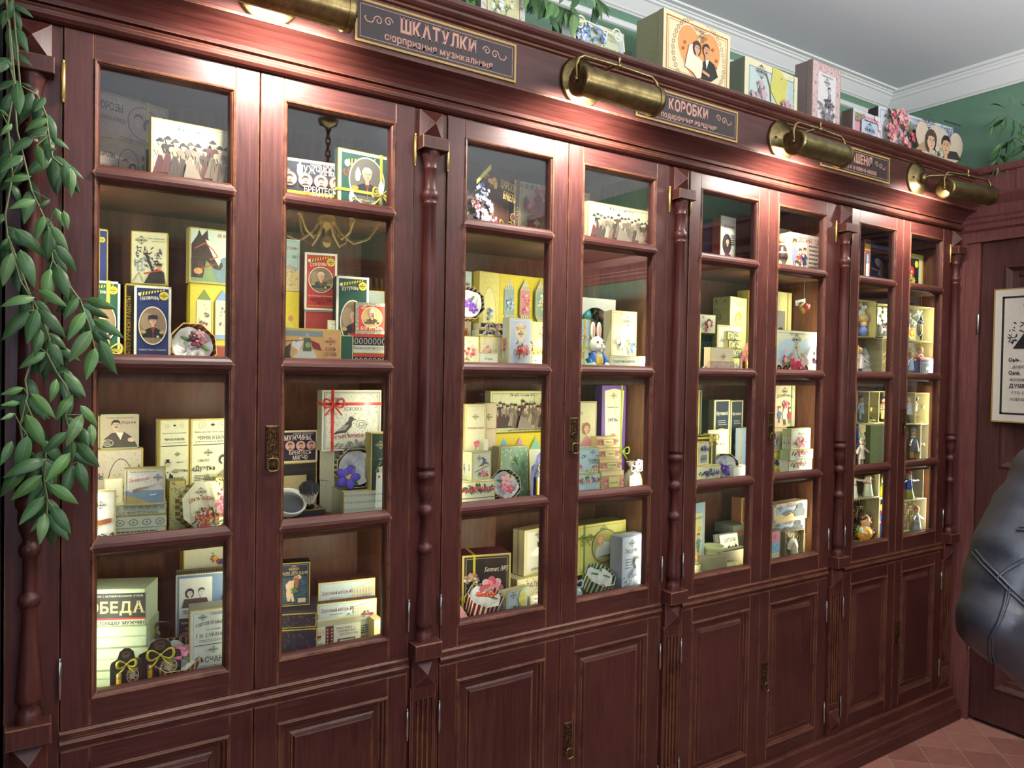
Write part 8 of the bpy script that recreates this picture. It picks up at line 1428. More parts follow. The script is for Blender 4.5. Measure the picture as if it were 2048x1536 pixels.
def lamp(label, x, tx, tyaw, arm=.12):
 o = empty('picture_lamp', (x, -.0605, 2.352)); tag(o, label, 'picture lamp', 'brass picture lamps on the cornice'); br = 'aged_brass'
 q = MB(); q.lathe([(.070, 0), (.070, -.006), (.066, -.010), (.060, -.011), (.056, -.015), (.046, -.017), (.040, -.022), (.028, -.026), (.012, -.028)], (0, 0, 0), br, n=36, axis='y')
 q.ball((-.048, -.019, .0), .0042, br, n=10, m=6); q.ball((.048, -.019, -.0), .0042, br, n=10, m=6); q.build('wall_plate', o)
 q = MB(); q.lathe([(.017, -.024), (.02, -.032), (.017, -.042), (.009, -.046)], (0, 0, 0), br, n=20, axis='y'); E_ = Vector((tx-x, -arm, -.0)); q.tube([(0, -.04, 0), (0, -.05, .004), (E_.x*.5, -.085, .014), (E_.x, E_.y-.0, .022)], .0052, br, n=10); q.build('arm', o)
 # shade: half-open tube with end discs, turned by tyaw about the arm's end
 R_ = .0385; Lh = .137; c = Vector((tx-x, -arm, -.050)); ca, sa = cos(tyaw), sin(tyaw)
 T_ = Matrix.Translation(c) @ Matrix.Rotation(tyaw, 4, 'Z')
 q = MB(); q.M = T_; n = 26; a0, a1 = radians(-42), radians(232)   # open towards the bottom
 for rr, fl in ((R_, 0), (R_-.0022, 1)):
  v = []
  for xx in (-Lh, Lh):
   for k in range(n+1): a = a0+(a1-a0)*k/n; v.append((xx, rr*cos(a+radians(36)), rr*sin(a+radians(36))))
  q.add(v, [((i, i+1, i+n+2, i+n+1) if fl else (i, i+n+1, i+n+2, i+1)) for i in range(n)], br, (1, 1, 1), True)
 for a in (a0, a1): a += radians(36); q.box(-Lh, Lh, R_*cos(a)-.0015, R_*cos(a)+.0015, R_*sin(a)-.0015, R_*sin(a)+.0015, br)
 q.build('shade', o)
 for s_ in (-1, 1):
  q = MB(); q.M = T_; q.lathe([(.0405, s_*(Lh-.014)), (.0412, s_*(Lh-.006)), (.0405, s_*(Lh+.002)), (.030, s_*(Lh+.004)), (.028, s_*(Lh+.0025)), (.020, s_*(Lh+.005)), (.012, s_*(Lh+.0045)), (.001, s_*(Lh+.007))], (0, 0, 0), br, n=30, axis='x'); q.build('end_cap', o)
 q = MB(); q.M = T_; z1 = .066; e = Lh+.009
 q.tube([(-e, -.002, .0), (-e, -.002, .035), (-e+.008, -.001, .055), (-e+.026, 0, z1), (0, 0, z1+.002), (e-.026, 0, z1), (e-.008, -.001, .055), (e, -.002, .035), (e, -.002, 0)], .0046, br, n=10)
 q.ball((-e-.001, -.002, 0), .0078, br); q.ball((e+.001, -.002, 0), .0078, br); q.ball((0, 0, z1+.002), .0085, br); q.lathe([(.004, z1+.006), (.003, z1+.012), (.006, z1+.018), (.0065, z1+.022), (.003, z1+.028)], (0, 0, 0), br, n=12); q.build('yoke', o)
 q = MB(); q.M = T_; q.lathe([(.001, -.10), (.006, -.097), (.0075, -.085), (.0075, .085), (.006, .097), (.001, .10)], (0, 0, -.006), 'led_bulb', n=14, axis='x'); q.build('bulb', o)
for lb, x, tx, ty in (('brass picture lamp over the first cabinet, cut by the top edge', .435, .44, 0), ('brass picture lamp between the two fully visible signs', 1.297, 1.335, 0), ('brass picture lamp over the third cabinet, covering part of a sign', 2.178, 2.225, .02), ('brass picture lamp at the far right with its bulb glaring', 3.043, 3.215, -.15)): lamp(lb, x, tx, ty)
# ---- boxes on top of the cabinets
CT = 2.4515
def lily(A): A.r(0, 0, 1, A.h, '#cfcbb8'); A.dam(0, 0, 1, A.h, '#9a8470', 120, 4, .03); A.fr(.12, .02, '#8a6a4a'); A.r(.17, 0, .83, A.h-.14, '#c9c690'); A.dam(.2, A.h*.1, .6, A.h*.9, '#7a8a68', 30, 3, .05); A.bq(.45, A.h*.6, .25, .4, ['#e8e8e0', '#d8dcd0'], 16, 3, .16, '#8a9a70'); A.t('Ландышъ', .5, .06, .08, K, .5, serif=False)
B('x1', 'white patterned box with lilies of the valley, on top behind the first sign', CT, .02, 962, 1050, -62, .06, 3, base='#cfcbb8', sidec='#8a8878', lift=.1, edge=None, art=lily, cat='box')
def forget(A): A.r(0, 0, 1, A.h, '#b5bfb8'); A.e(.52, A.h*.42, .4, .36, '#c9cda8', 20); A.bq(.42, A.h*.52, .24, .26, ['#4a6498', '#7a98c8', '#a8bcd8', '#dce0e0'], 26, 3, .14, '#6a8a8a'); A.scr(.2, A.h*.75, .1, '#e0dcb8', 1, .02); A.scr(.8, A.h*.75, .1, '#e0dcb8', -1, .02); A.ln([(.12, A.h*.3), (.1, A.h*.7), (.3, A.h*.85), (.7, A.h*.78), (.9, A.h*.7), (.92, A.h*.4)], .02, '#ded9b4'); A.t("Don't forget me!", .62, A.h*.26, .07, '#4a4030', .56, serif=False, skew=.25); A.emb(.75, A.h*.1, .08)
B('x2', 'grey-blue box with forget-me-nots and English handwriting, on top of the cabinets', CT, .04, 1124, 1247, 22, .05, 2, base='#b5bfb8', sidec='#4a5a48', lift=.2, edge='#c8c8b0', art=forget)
def wed(A):
 A.r(0, 0, 1, A.h, '#e2d6a8'); A.fr(.04, .014, '#a8683a'); A.fr(.07, .006, '#b8804a'); A.t('Сюрпризная коробка', .55, A.h*.85, .045, '#8a5a3a', .4, .0);
 hp = [(.52+.0200*16*sin(t)**3, A.h*.46+.0225*(13*cos(t)-5*cos(2*t)-2*cos(3*t)-cos(4*t))) for t in [2*pi*i/36 for i in range(36)]]
 A.p([(.52+(a-.52)*1.06, A.h*.46+(b_-A.h*.46)*1.06) for a, b_ in hp], '#e0d4b0'); A.p(hp, '#d9985c')
 for i in range(40): a = 2*pi*i/40; A.ring(.52+.385*cos(a), A.h*.46+.36*sin(a), .022, .022, .006, '#a8805a', 8)
 for x, y in ((.3, .6), (.28, .5), (.72, .65), (.78, .5), (.77, .38)): A.e(x, A.h*y, .018, None, '#c8603c', 7)
 A.p([(.3, A.h*.22), (.33, A.h*.42), (.36, A.h*.58), (.45, A.h*.64), (.52, A.h*.6), (.42, A.h*.35), (.5, A.h*.14)], '#e6ddc8'); A.p([(.36, A.h*.24), (.38, A.h*.4), (.46, A.h*.46), (.56, A.h*.4), (.56, A.h*.14), (.48, A.h*.1)], '#e8dfc2')
 A.p([(.54, A.h*.12), (.57, A.h*.4), (.64, A.h*.47), (.74, A.h*.42), (.8, A.h*.24), (.7, A.h*.13)], '#2b2a2c'); A.p([(.6, A.h*.46), (.66, A.h*.46), (.62, A.h*.3)], '#e6dcc4'); A.head(.475, A.h*.57, .055, '#dca382', '#4a3a34', 'curl'); A.head(.61, A.h*.59, .06, '#cf9870', '#3a2f2a', mus=True, face=-1); A.ln([(.66, A.h*.2), (.55, A.h*.24)], .03, '#cf9870'); A.emb(.55, A.h*.77, .07, '#8a5a3a')
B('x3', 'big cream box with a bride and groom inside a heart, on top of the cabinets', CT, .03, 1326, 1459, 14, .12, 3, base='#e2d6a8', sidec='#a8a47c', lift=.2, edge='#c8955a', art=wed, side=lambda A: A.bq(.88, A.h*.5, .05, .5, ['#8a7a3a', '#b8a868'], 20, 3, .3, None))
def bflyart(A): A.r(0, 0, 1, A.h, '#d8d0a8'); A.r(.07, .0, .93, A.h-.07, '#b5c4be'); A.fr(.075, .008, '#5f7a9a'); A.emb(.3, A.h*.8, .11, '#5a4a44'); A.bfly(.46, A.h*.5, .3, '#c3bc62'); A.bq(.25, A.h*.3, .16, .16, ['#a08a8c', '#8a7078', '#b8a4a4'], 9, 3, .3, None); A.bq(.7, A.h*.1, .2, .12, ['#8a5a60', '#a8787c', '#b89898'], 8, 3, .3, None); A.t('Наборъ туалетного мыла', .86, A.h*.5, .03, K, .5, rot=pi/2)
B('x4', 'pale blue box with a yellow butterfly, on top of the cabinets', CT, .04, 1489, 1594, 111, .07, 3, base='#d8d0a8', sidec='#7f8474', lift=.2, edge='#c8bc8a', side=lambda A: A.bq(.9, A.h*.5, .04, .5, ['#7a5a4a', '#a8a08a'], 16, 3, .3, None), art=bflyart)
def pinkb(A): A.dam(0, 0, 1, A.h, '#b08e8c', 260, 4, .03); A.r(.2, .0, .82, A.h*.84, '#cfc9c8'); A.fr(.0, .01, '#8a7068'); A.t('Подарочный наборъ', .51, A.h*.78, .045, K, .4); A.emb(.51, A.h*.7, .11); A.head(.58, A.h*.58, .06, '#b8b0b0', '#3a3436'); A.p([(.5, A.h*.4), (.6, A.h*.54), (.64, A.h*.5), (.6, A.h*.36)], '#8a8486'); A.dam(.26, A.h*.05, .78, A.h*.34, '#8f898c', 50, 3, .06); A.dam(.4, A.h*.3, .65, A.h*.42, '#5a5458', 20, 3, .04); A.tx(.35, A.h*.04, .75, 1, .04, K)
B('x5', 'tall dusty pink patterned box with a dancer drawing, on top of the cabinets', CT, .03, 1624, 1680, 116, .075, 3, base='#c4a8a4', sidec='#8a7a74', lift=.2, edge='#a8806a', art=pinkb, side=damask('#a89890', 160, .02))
B('x6', 'small pink and blue box reading ПАРФЮМЕРНЫЙ ФЛАКОНЪ, on top of the cabinets', CT, .035, 1706, 1764, 215, .05, 2, base='#b8bfc6', sidec='#6a5a50', lift=.2, edge='#d8d4c8', art=lambda A: (A.r(.05, 0, .95, A.h-.06, '#c98a94'), A.r(.05, A.h*.62, .4, A.h-.06, '#7a6450'), A.dam(.05, A.h*.62, .4, A.h-.06, '#a89478', 50, 3, .03), A.bq(.78, A.h*.65, .15, .25, ['#e0d4d4', '#d8b8b8'], 9, 3, .3, None), A.p([(.22, 0), (.78, 0), (.78, A.h*.62), (.7, A.h*.76), (.3, A.h*.76), (.22, A.h*.7)], '#b0bcc8'), A.emb(.5, A.h*.45, .18, '#3a4450'), A.t('ПАРФЮМЕРНЫЙ', .5, A.h*.2, .06, '#3a3434', .5), A.t('ФЛАКОНЪ', .5, A.h*.12, .06, '#3a3434', .4), A.tx(.3, A.h*.7, .7, 1, .04, K)))
def hearts(A):
 A.r(0, 0, 1, A.h, '#c3c6d0'); A.fr(.02, .006, '#8a8a94'); A.r(.03, A.h*.02, .97, A.h*.4, '#b8c4c4'); A.bq(.2, A.h*.75, .13, .16, ['#cf9294', '#dcb0ac', '#c48488'], 22, 3, .16); A.bq(.2, A.h*.38, .2, .2, ['#b8585e', '#cf8084', '#dca8a4', '#b05058'], 34, 5, .12); A.emb(.5, A.h*.83, .09, '#4a4448'); A.tx(.7, A.h*.92, .94, 1, .03, K)
 for i, s_ in enumerate(('Дарю тому', 'кто дорогъ сердцу', 'моему!')): A.t(s_, .78, A.h*(.7-.1*i), .05, '#3a3a6a', .28, serif=False, skew=.35, rot=.1)
 for cx_, cy_, r in ((.5, .42, .011), (.78, .34, .012)): A.p([(cx_+r*16*sin(t)**3, A.h*(cy_-.06)+r*1.1*(13*cos(t)-5*cos(2*t)-2*cos(3*t)-cos(4*t))) for t in [2*pi*i/30 for i in range(30)]], '#c3b09a')
 A.p([(.33, A.h*.1), (.42, A.h*.32), (.55, A.h*.3), (.64, A.h*.12)], '#a88468'); A.head(.53, A.h*.38, .07, '#d0a888', '#4a3830', 'curl'); A.p([(.68, A.h*.06), (.72, A.h*.25), (.88, A.h*.28), (.95, A.h*.1)], '#3a322e'); A.head(.73, A.h*.36, .075, '#c89c78', '#2e2624', face=-1); A.bq(.62, A.h*.12, .08, .06, ['#c8b8a0', '#8a9a78'], 6, 3, .3)
B('x7', 'large pale box with roses and two heads in hearts, right end on top', CT, .08, 1756, 1905, 211, .05, -4, base='#c3c6d0', sidec='#3a3430', lift=.2, edge='#d8d4c8', art=hearts)
B('x8', 'large box standing behind the bride and groom box, on top of the cabinets', CT, .155, 1300, 1340, 62, .10, 3, base='#b0ac84', sidec='#a8a47c', lift=.2, edge='#a8904a', side=lambda A: A.bq(.9, A.h*.5, .04, .5, ['#8a7a3a', '#b8a868'], 20, 3, .3, None))
B('x9', 'dark box standing behind the forget-me-not box, on top of the cabinets', CT, .13, 1140, 1262, 60, .06, 2, base='#39452f', sidec='#39452f', lift=.2, edge=None)
# ------------------------------------------------------------------ hanging greenery
m, nt, b = nodes('leaf'); a_ = N(nt, 'ShaderNodeAttribute', attribute_name='Col'); n = noise(nt, coords(nt, (1, 1, 1)), 60, 3)
L(nt, mix(nt, .2, a_.outputs['Color'], ramp(nt, n, [(.3, (.6, .7, .5)), (.7, (1, 1, 1))]), 'MULTIPLY'), b.inputs['Base Color']); b.inputs['Roughness'].default_value = .42; b.inputs['Specular IOR Level'].default_value = .35
GR = ['#527540', '#5d8248', '#4a6b40', '#708e5c', '#3e5c36']
def leaf(q, a, t, wd=.34, col=None, R_=random, mat='leaf'):
 a, t = Vector(a), Vector(t); d = t-a; ln_ = d.length; d.normalize(); nrm = Vector((R_.uniform(-.35, .35), -1, R_.uniform(-.1, .5))); sd = d.cross(nrm).normalized(); up = sd.cross(d).normalized()
 if up.y > 0: up = -up
 n = 9; c = rgb(col or R_.choice(GR)); vc = tuple(min(1, x*1.9+.03) for x in c); w = ln_*wd*.5; cv = R_.uniform(.06, .16)*ln_; vs = []
 for i in range(n+1):
  f = i/n; ww = w*(sin(pi*f**.8)**.85)*(1-.25*f); cen = a+d*(f*ln_)+up*(cv*sin(pi*f)); vs += [cen-sd*ww-up*ww*.28, cen-sd*ww*.5-up*.0, cen+up*ww*.10*0, cen+sd*ww*.5, cen+sd*ww-up*ww*.28]
 q.add(vs, [(i*5+j, i*5+j+1, (i+1)*5+j+1, (i+1)*5+j) for i in range(n) for j in range(4)], mat, c, True)
 mid = [a+d*(i/n*ln_)+up*(cv*sin(pi*i/n)+.0006) for i in range(n+1)]; v2 = []
 for i, p in enumerate(mid): v2 += [p-sd*.0006*(1-i/n), p+sd*.0006*(1-i/n)]
 q.add(v2, [(i*2, i*2+1, i*2+3, i*2+2) for i in range(n)], mat, vc)
LV = [(34,169,38,232),(90,195,68,225),(95,237,50,261),(97,253,57,275),(66,274,18,309),(113,298,89,300),(130,327,131,377),(140,335,143,395),(0,219,18,235),(24,248,0,272),(45,311,0,345),(63,353,6,364),(16,121,26,142),(63,174,40,166),(74,290,87,338),(71,400,18,418),(100,400,77,416),(87,432,71,484),(111,416,127,455),(127,421,136,461),(29,457,92,516),(98,457,95,524),(103,452,137,503),(113,490,153,545),(24,506,5,574),(40,499,69,577),(100,537,90,611),(113,532,137,603),(16,477,0,498),(69,595,0,614),(77,580,135,614),(156,595,127,640),(58,622,3,682),(74,619,53,690),(77,619,132,677),(82,659,69,714),(172,598,235,619),(187,638,248,677),(169,624,135,682),(182,661,137,725),(190,696,172,761),(200,680,229,746),(98,680,127,733),(92,704,37,738),(129,745,172,795),(113,758,100,806),(47,776,0,790),(63,787,111,837),(145,790,111,842),(40,805,0,811),(53,829,92,898),(161,811,195,853),(164,829,132,895),(182,848,185,895),(29,827,0,840),(132,864,84,908),(169,858,177,893),(153,885,200,935),(140,906,90,964),(24,882,0,932),(55,871,32,950),(53,924,0,995),(156,924,174,985),(142,935,127,1000),(100,969,158,1009),(87,993,37,1051),(103,1011,142,1069),(90,1027,79,1090),(92,919,5,956),(84,950,21,1001),(10,20,4,60),(24,0,18,40)]
VST = [[(6,-60),(20,60),(30,170),(15,250),(25,350),(10,430),(15,470),(25,505),(40,560),(65,600),(70,690),(50,760),(55,790),(40,850),(48,900)], [(20,-60),(40,170),(75,190),(92,230),(97,270),(105,315),(130,335)], [(10,-40),(34,260),(63,380),(95,450),(105,520),(130,560),(160,600),(178,650),(190,700)], [(70,690),(92,705),(113,745),(127,765),(145,800),(130,830),(145,880),(140,930),(110,925)], [(50,800),(92,900),(88,960),(95,1000),(93,1030)], [(15,470),(60,590),(76,620),(100,680),(92,705)]]
def vine(label, leaves, stems, pt, extra, seed, depth, col=None, group=None):
 R_ = random.Random(seed); a = pt(*stems[0][0], 0); o = empty('hanging_vine', (0, 0, 0)); tag(o, label, 'plant', group)
 q = MB()
 for s in stems: q.tube([pt(x, y, .3) for x, y in s], .0019, 'leaf', rgb('#7a8058'), 6)
 for x0, y0, x1, y1 in leaves[::2]:
  bx = min((p for s in stems for p in s), key=lambda p: (p[0]-x0)**2+(p[1]-y0)**2)
  if (bx[0]-x0)**2+(bx[1]-y0)**2 < 3600: q.tube([pt(*bx, .3), pt(x0, y0, .4)], .0011, 'leaf', rgb('#7a8058'), 5)
 q.build('stems', o); q = MB()
 for i in range(extra):
  s = R_.choice(stems); k_ = R_.randrange(len(s)-1); f = R_.random(); x = s[k_][0]*(1-f)+s[k_+1][0]*f; y = s[k_][1]*(1-f)+s[k_+1][1]*f; an = R_.uniform(-1.1, 1.1); l_ = R_.uniform(45, 75)*depth
  leaf(q, pt(x, y, .05), pt(x+l_*sin(an), y+l_*cos(an), R_.uniform(-.1, .25)), .36, R_.choice(['#34502f', '#3d5a38', '#4a6a48']), R_)
 for x0, y0, x1, y1 in leaves: dd = R_.uniform(.35, .9); leaf(q, pt(x0, y0, dd), pt(x1, y1, dd+R_.uniform(-.15, .2)), .38, R_.choice(GR), R_)
 q.build('foliage', o); return o
vine('long artificial vine with lance-shaped green leaves hanging down the left side', LV, VST, lambda x, y, d: uy(x, y, -.065-.09*d), 120, 4, 1)
RV = [(2020,190,2031,209),(2011,216,1978,209),(1997,232,1965,255),(2011,232,2005,264),(1985,249,1974,281),(2002,247,1994,278),(2023,278,2028,307),(2003,287,1977,315),(2017,281,2005,327),(1991,327,1977,358),(2000,324,1991,353),(2040,205,2060,225),(2046,240,2070,262),(2035,262,2052,300)]
vine('green leafy sprig on top of the woodwork at the right edge', RV, [[(2068,300),(2044,250),(2020,235),(2000,240)],[(2068,300),(2030,275),(2003,290),(1995,325)]], lambda x, y, d: ux(x, y, 3.50-.02*d), 16, 7, .7)
TV = [(1064,0,1076,44),(1090,-5,1093,26),(1107,5,1090,40),(1117,15,1106,40),(1131,26,1131,56),(1149,27,1143,79),(1153,26,1156,55),(1187,-6,1189,20),(1196,9,1203,44),(1100,30,1118,72),(1140,10,1160,40),(1056,-20,1048,20)]
vine('green leaves drooping over the forget-me-not box on top', TV, [[(1060,-60),(1070,-10),(1110,8),(1150,26)],[(1100,-60),(1150,-20),(1188,-4),(1198,10)]], lambda x, y, d: uy(x, y, .03-.03*d), 26, 8, .7)
vine('dark green leaves above the first sign beside the lily box', [(880,-30,872,8),(905,-20,915,12),(930,-10,940,22),(950,0,938,24)], [[(870,-60),(900,-30),(950,-2)]], lambda x, y, d: uy(x, y, .06-.03*d), 22, 9, .7)
# ------------------------------------------------------------------ poster on the room door
ZP = 1.355; o = empty('wall_poster', (3.547, -.145, ZP)); tag(o, 'cream poster with black engraving and Russian dialogue on the brown door', 'poster'); o.rotation_euler.z = radians(-90)
ax_ = MB(); PW, PH = .40, .578; ax_.box(0, PW, 0, .006, 0, PH, 'printed_card', rgb('#a88a4a')); ax_.box(PW*.3, PW*.7, .006, .028, PH*.3, PH*.7, 'printed_card', rgb('#3a2a20')); ax_.build('poster_board', o)
q = MB(); A = Art(q, (0, -.0003, 0), (1, 0, 0), (0, 0, 1), (0, -1, 0), PW, PH); H = A.h; A.r(.015, .015, .985, H-.015, '#d8d3c3')
A.fr(.085, .022, '#1b1a1c'); A.r(.13, .13, .87, H-.13, '#d8d3c3')
A.e(.40, H*.87, .11, .09, '#1b1a1c', 14); A.e(.42, H*.85, .075, .08, '#d8d3c3', 12); A.head(.44, H*.84, .06, '#d8d3c3', '#1b1a1c', 'curl'); A.p([(.2, H*.55), (.3, H*.66), (.38, H*.74), (.5, H*.76), (.6, H*.66), (.62, H*.55)], '#1b1a1c'); A.e(.46, H*.63, .07, .05, '#d8d3c3', 10); A.dam(.26, H*.57, .56, H*.72, '#d8d3c3', 30, 3, .012); A.dam(.16, H*.58, .3, H*.75, '#1b1a1c', 26, 4, .014); A.head(.68, H*.82, .065, '#d8d3c3', '#1b1a1c', mus=True, face=-1); A.p([(.56, H*.55), (.62, H*.72), (.76, H*.72), (.84, H*.55)], '#1b1a1c')
tc = '#2a2829'
for i, (bt, s_) in enumerate((('Онъ.', '– Чтo съ тобой,'), ('', 'дорогая? Скажи!'), ('Она.', '– Ты принесъ'), ('', 'коломенское мыло'), ('ДУШИСТЫЯ РАДОСТИ', ''), ('', 'это свидѣтельствуетъ о'), ('', 'хорошемъ вкусѣ!'))):
 y = H*(.455-.048*i); x = .16
 if bt: w_ = .13 if len(bt) < 6 else .66; A.t(bt, x+w_/2, y, .038, tc, w_, .03, serif=False); x += w_+.01
 if s_: w_ = min(.84-x, .032*len(s_)); A.t(s_, x+w_/2, y, .036, tc, w_, .0)
A.build = None; q.build('printed_face', o)
# ------------------------------------------------------------------ chandelier behind the camera, mirrored in the panes
o = empty('chandelier', tuple(CH)); tag(o, 'brass candle chandelier hanging in the middle of the shop, mirrored in the panes', 'chandelier'); br = 'aged_brass'
q = MB(); q.lathe([(.003, -.16), (.02, -.15), (.03, -.12), (.012, -.10), (.01, -.06), (.045, -.03), (.05, 0), (.03, .03), (.012, .05), (.01, .14), (.024, .16), (.03, .19), (.01, .22), (.006, .25)], (0, 0, 0), 'gold_foil', n=20); q.build('stem', o)
for i in range(6):
 a = pi/3*i+.3; c, s_ = cos(a), sin(a); q = MB(); q.tube([(c*r, s_*r, z) for r, z in ((.03, 0), (.08, -.08), (.15, -.13), (.23, -.10), (.28, -.03), (.30, .06))], .007, 'gold_foil', n=8)
 for t in range(8): pass
 q.lathe([(.012, .055), (.03, .065), (.034, .072), (.01, .07)], (c*.30, s_*.30, 0), br, n=14); q.build('arm', o)
 q = MB(); q.lathe([(.012, .072), (.012, .165)], (c*.30, s_*.30, 0), 'white_paint', n=12); q.build('candle_sleeve', o)
 q = MB(); q.lathe([(.006, .165), (.013, .185), (.014, .2), (.009, .222), (.001, .24)], (c*.30, s_*.30, 0), 'bulb_glass', n=12); q.build('bulb', o)
q = MB()
for i in range(int((CEIL-CH.z-.25)/.036)+1):
 z = .26+.036*i; n_ = 12; pts = [(.012*cos(2*pi*k/n_)*(1 if i % 2 else 0), .012*cos(2*pi*k/n_)*(0 if i % 2 else 1), z+.024*sin(2*pi*k/n_)) for k in range(n_+1)]
 if CH.z+z+.02 < CEIL: q.tube(pts, .005, 'bronze_plate', n=6, cap=False)
q.build('chain', o); q = MB(); q.lathe([(.008, CEIL-CH.z-.05), (.05, CEIL-CH.z-.03), (.055, CEIL-CH.z-.001)], (0, 0, 0), br, n=20); q.build('ceiling_rose', o)
# ------------------------------------------------------------------ the passer-by cut by the right edge
m, nt, b = nodes('leather'); n = noise(nt, coords(nt, (1, 1, 1)), 170, 4, .7); n2 = noise(nt, coords(nt, (1, 1, 1)), 9, 3)
L(nt, ramp(nt, n2, [(.3, (.026, .027, .034)), (.7, (.045, .046, .054))]), b.inputs['Base Color']); b.inputs['Roughness'].default_value = .42; b.inputs['Specular IOR Level'].default_value = .8; bump(nt, b, n, .35, .0012)
simple('seam_thread', '#5a5a60', .5); simple('skin', '#c99a7c', .5, 0, Subsurface_Weight=.1); simple('denim', '#20252f', .8); simple('hair_brown', '#2f211a', .6); simple('boot_leather', '#15120f', .4)
def pr(px, py, d): return CAMP+ray(px, py)*d
Sh, Am, El, Wr = pr(2112, 965, 1.33), pr(2035, 1110, 1.31), pr(2000, 1240, 1.29), pr(2085, 1325, 1.27)
RX = Vector((RR.x, RR.y, 0)).normalized(); FW = Vector((_f.x, _f.y, 0)).normalized()
Tc = Sh+RX*.19; Tc.z = 0; pz = lambda z, f=0, r=0: Tc+Vector((0, 0, z))+FW*f+RX*r
def mir(p): d = (p-Tc).dot(RX); return p-RX*2*d
PO = empty('person', tuple(Tc)); tag(PO, 'person in a dark leather jacket walking past, hand in pocket, cut by the right edge', 'person')
def loft(q, rings, mat, n=24):
 """rings: (centre, half width across, half depth) joined into one closed tube"""
 v = []
 for c, rx, ry in rings: v += [tuple(c-Tc+RX*rx*cos(2*pi*k/n)+FW*ry*sin(2*pi*k/n)) for k in range(n)]
 q.add(v, [(i*n+k, i*n+(k+1) % n, (i+1)*n+(k+1) % n, (i+1)*n+k) for i in range(len(rings)-1) for k in range(n)]+[tuple(range(n))[::-1], tuple(range(len(v)-n, len(v)))], mat, (1, 1, 1), True)
def weld(q, name, vox=.011, sm=5, folds=0):
 """melts the overlapping shapes into one continuous skin"""
 o = q.build(name, PO); r = o.modifiers.new('weld', 'REMESH'); r.mode = 'VOXEL'; r.voxel_size = vox; r.use_smooth_shade = True; t = o.modifiers.new('smooth', 'SMOOTH'); t.iterations = sm; t.factor = .5
 if folds: tx_ = bpy.data.textures.new('folds', 'CLOUDS'); tx_.noise_scale = .07; dm = o.modifiers.new('folds', 'DISPLACE'); dm.texture = tx_; dm.strength = folds; dm.mid_level = .5; dm.texture_coords = 'LOCAL'
 return o
shz = Sh.z; V_ = lambda p: tuple(p-Tc)
q = MB(); loft(q, [(pz(.84), .15, .10), (pz(.95), .16, .11), (pz(1.08), .13, .09), (pz(1.25), .15, .105), (pz(shz-.02), .15, .09), (pz(shz+.05), .07, .06), (pz(shz+.14, .01), .05, .055)], 'skin')
q.ball(V_(pz(shz+.20, .025)), (.074, .085, .105), 'skin', n=20, m=14); q.ball(V_(pz(shz+.145, .055)), (.045, .04, .04), 'skin')
for s_ in (-1, 1):
 q.tube([V_(pz(.86, 0, s_*.085)), V_(pz(.5, -.02, s_*.10)), V_(pz(.28, -.04, s_*.10)), V_(pz(.06, -.04, s_*.10))], [.085, .055, .055, .035], 'skin', n=14)
 A_ = [Sh, El, Wr, Wr+FW*.06] if s_ < 0 else [mir(p) for p in (Sh, El, Wr, Wr+FW*.06)]; q.tube([V_(p) for p in A_], [.05, .038, .028, .035], 'skin', n=12)
 q.ball(V_(pz(shz+.195, .02, s_*.076)), (.010, .018, .028), 'skin')
weld(q, 'body', .009, 4)
q = MB(); loft(q, [(pz(.80), .172, .125), (pz(.90), .168, .12), (pz(1.05), .150, .11), (pz(1.2), .165, .122), (pz(shz-.06), .18, .12), (pz(shz+.01), .16, .10), (pz(shz+.055), .085, .075), (pz(shz+.095), .068, .066)], 'leather')
for g_ in (lambda p: p, mir): q.tube([V_(g_(p)) for p in (Sh+RX*.07, Sh+RX*.02, Sh.lerp(Am, .5), Am, Am.lerp(El, .6), El, El.lerp(Wr, .3), El.lerp(Wr, .65), Wr, pz(Wr.z+.03, 0, -.12))], [.07, .076, .076, .074, .072, .070, .067, .063, .058, .05], 'leather', n=18); [q.ball(V_(g_(p)), r, 'leather', n=18, m=12) for p, r in ((Sh, .076), (Am, .075), (El, .073), (El.lerp(Wr, .3), .068), (Wr, .059))]
jk = weld(q, 'leather_jacket', .011, 9, .016)
q = MB(); loft(q, [(pz(.80), .15, .11), (pz(.90), .16, .115), (pz(.98), .15, .11)], 'denim')
for s_ in (-1, 1): q.tube([V_(pz(.84, 0, s_*.082)), V_(pz(.5, -.02, s_*.10)), V_(pz(.1, -.04, s_*.10))], [.095, .07, .062], 'denim', n=14)
weld(q, 'trousers', .012, 4)
for s_ in (-1, 1):
 q = MB(); q.tube([V_(pz(.14, -.045, s_*.1)), V_(pz(.06, -.04, s_*.1))], [.052, .052], 'boot_leather', n=14); q.ball(V_(pz(.045, .02, s_*.1)), (.045, .12, .045), 'boot_leather', rot=Matrix.Rotation(-atan2(FW.x, FW.y), 3, 'Z')); weld(q, 'boot', .009, 3)
q = MB(); q.ball(V_(pz(shz+.225, .0)), (.083, .092, .092), 'hair_brown', n=20, m=12); q.ball(V_(pz(shz+.18, -.035)), (.072, .05, .075), 'hair_brown'); weld(q, 'hair', .008, 3)
q = MB(); hc = pz(shz+.195, .105)-Tc; q.tube([tuple(hc+Vector((0, 0, .02))-FW*.01), tuple(hc+FW*.012), tuple(hc-Vector((0, 0, .012)))], [.006, .012, .010], 'skin'); [q.ball(tuple(hc+RX*s_*.032+Vector((0, 0, .03))-FW*.012), .011, 'white_paint') for s_ in (-1, 1)]; [q.ball(tuple(hc+RX*s_*.032+Vector((0, 0, .03))-FW*.003), .005, 'boot_leather') for s_ in (-1, 1)]; q.tube([tuple(hc-RX*.022-Vector((0, 0, .04))-FW*.012), tuple(hc-Vector((0, 0, .042))-FW*.002), tuple(hc+RX*.022-Vector((0, 0, .04))-FW*.012)], .005, 'satin_ribbon', rgb('#9a5048')); q.build('face', PO)
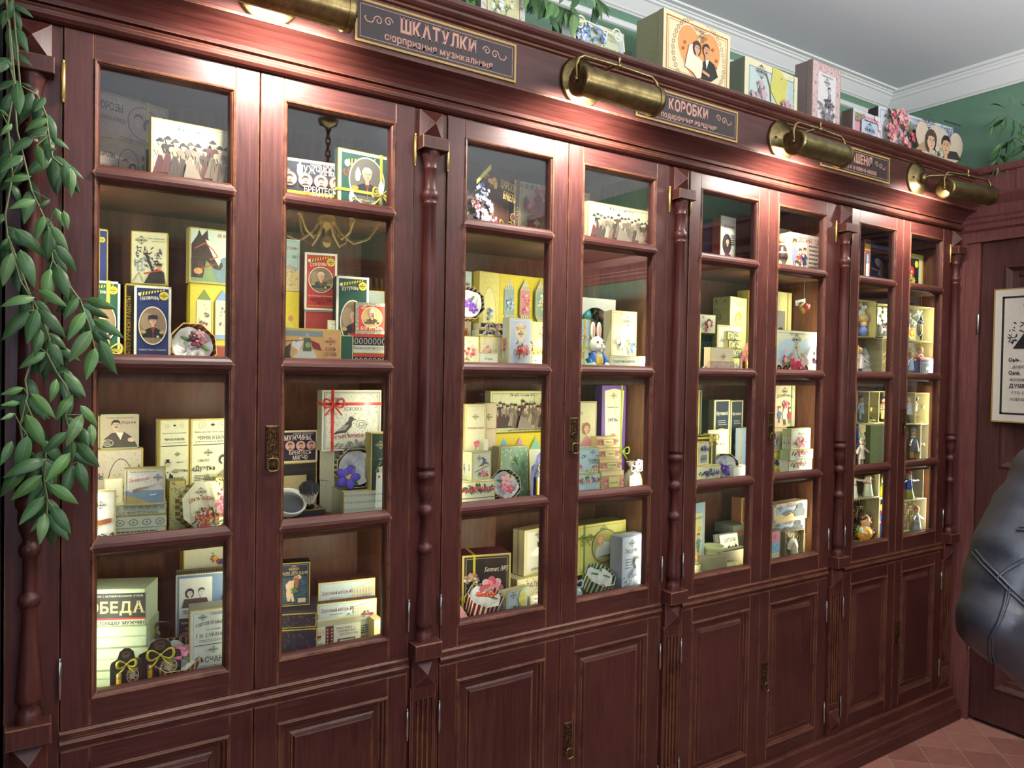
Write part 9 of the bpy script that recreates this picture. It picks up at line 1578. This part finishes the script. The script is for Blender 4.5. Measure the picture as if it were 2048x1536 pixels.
bpy.context.view_layer.update(); dg = bpy.context.evaluated_depsgraph_get(); jo = jk.evaluated_get(dg)
def hit(px, py):
 o_ = CAMP-Tc; d_ = ray(px, py).normalized(); ok, p, nn, _ = jo.ray_cast(o_, d_); return (p+nn*.0012) if ok else None
q = MB()
for path in ([(1946, 1106), (1965, 1130), (1990, 1155), (2020, 1185), (2060, 1222)], [(1992, 1158), (2012, 1142), (2040, 1126), (2070, 1112)], [(2014, 1182), (2008, 1212), (1996, 1245), (1980, 1275), (1980, 1310), (1990, 1345), (2006, 1378)], [(2034, 1060), (2062, 1060)]):
 pts = []
 for (a, b_), (c, d_) in zip(path, path[1:]): pts += [(a+(c-a)*i/5, b_+(d_-b_)*i/5) for i in range(5)]
 for off in (0, 8):
  h_ = [hit(x+off*.7, y-off*.7) for x, y in pts]; h_ = [x for x in h_ if x is not None]
  if len(h_) > 2: q.tube([tuple(x) for x in h_], .0026, 'leather', n=6)
  if off: [q.tube([tuple(h_[i]), tuple(h_[i].lerp(h_[i+1], .55))], .0016, 'seam_thread', n=5) for i in range(len(h_)-1)]
q.build('seams', PO)

# ------------------------------------------------------------------ the cabinet across the shop, mirrored in the panes
o = empty('opposite_cabinet', (1.85, -4.0, 0)); tag(o, 'dark wooden wall cabinet across the shop with a lettered frieze, mirrored in the upper panes', 'cabinet')
q = MB(); q.box(-1.75, 1.75, -.199, -.17, 0, 2.3, LIN); q.box(-1.75, 1.75, -.17, .02, 0, .08, WH)
for i in range(6): x = -1.75+.7*i; q.box(x-.03, x+.03, -.17, .02, .08, 2.1, WV) if 0 < i < 5 else q.box(x-(.0 if i == 0 else .04), x+(.04 if i == 0 else 0), -.17, .02, .08, 2.1, WV)
q.build('carcass', o)
for z in (.75, 1.15, 1.55, 1.9): q = MB(); q.box(-1.71, 1.71, -.17, -.02, z, z+.025, WH); q.build('shelf', o)
q = MB(); q.box(-1.75, 1.75, -.17, .04, 2.1, 2.36, WH); q.box(-1.78, 1.78, -.17, .07, 2.36, 2.4, WH); q.build('cornice', o)
q = MB(); q.box(-1.4, 1.4, .04, .05, 2.13, 2.33, 'boot_leather'); A = Art(q, (1.4, .0505, 2.13), (-1, 0, 0), (0, 0, 1), (0, 1, 0), 2.8, .2); A.fr(.004, .001, '#b8924a'); A.t('ДУШИСТЫЯ РАДОСТИ', .5, A.h*.25, A.h*.5, '#c8a050', .8, .03); q.build('lettered_board', o)
for i in range(5):
 q = MB(); x = -1.68+.7*i; q.box(x, x+.6, -.16, -.04, .10, .72, WV); q.build('panel_door', o)
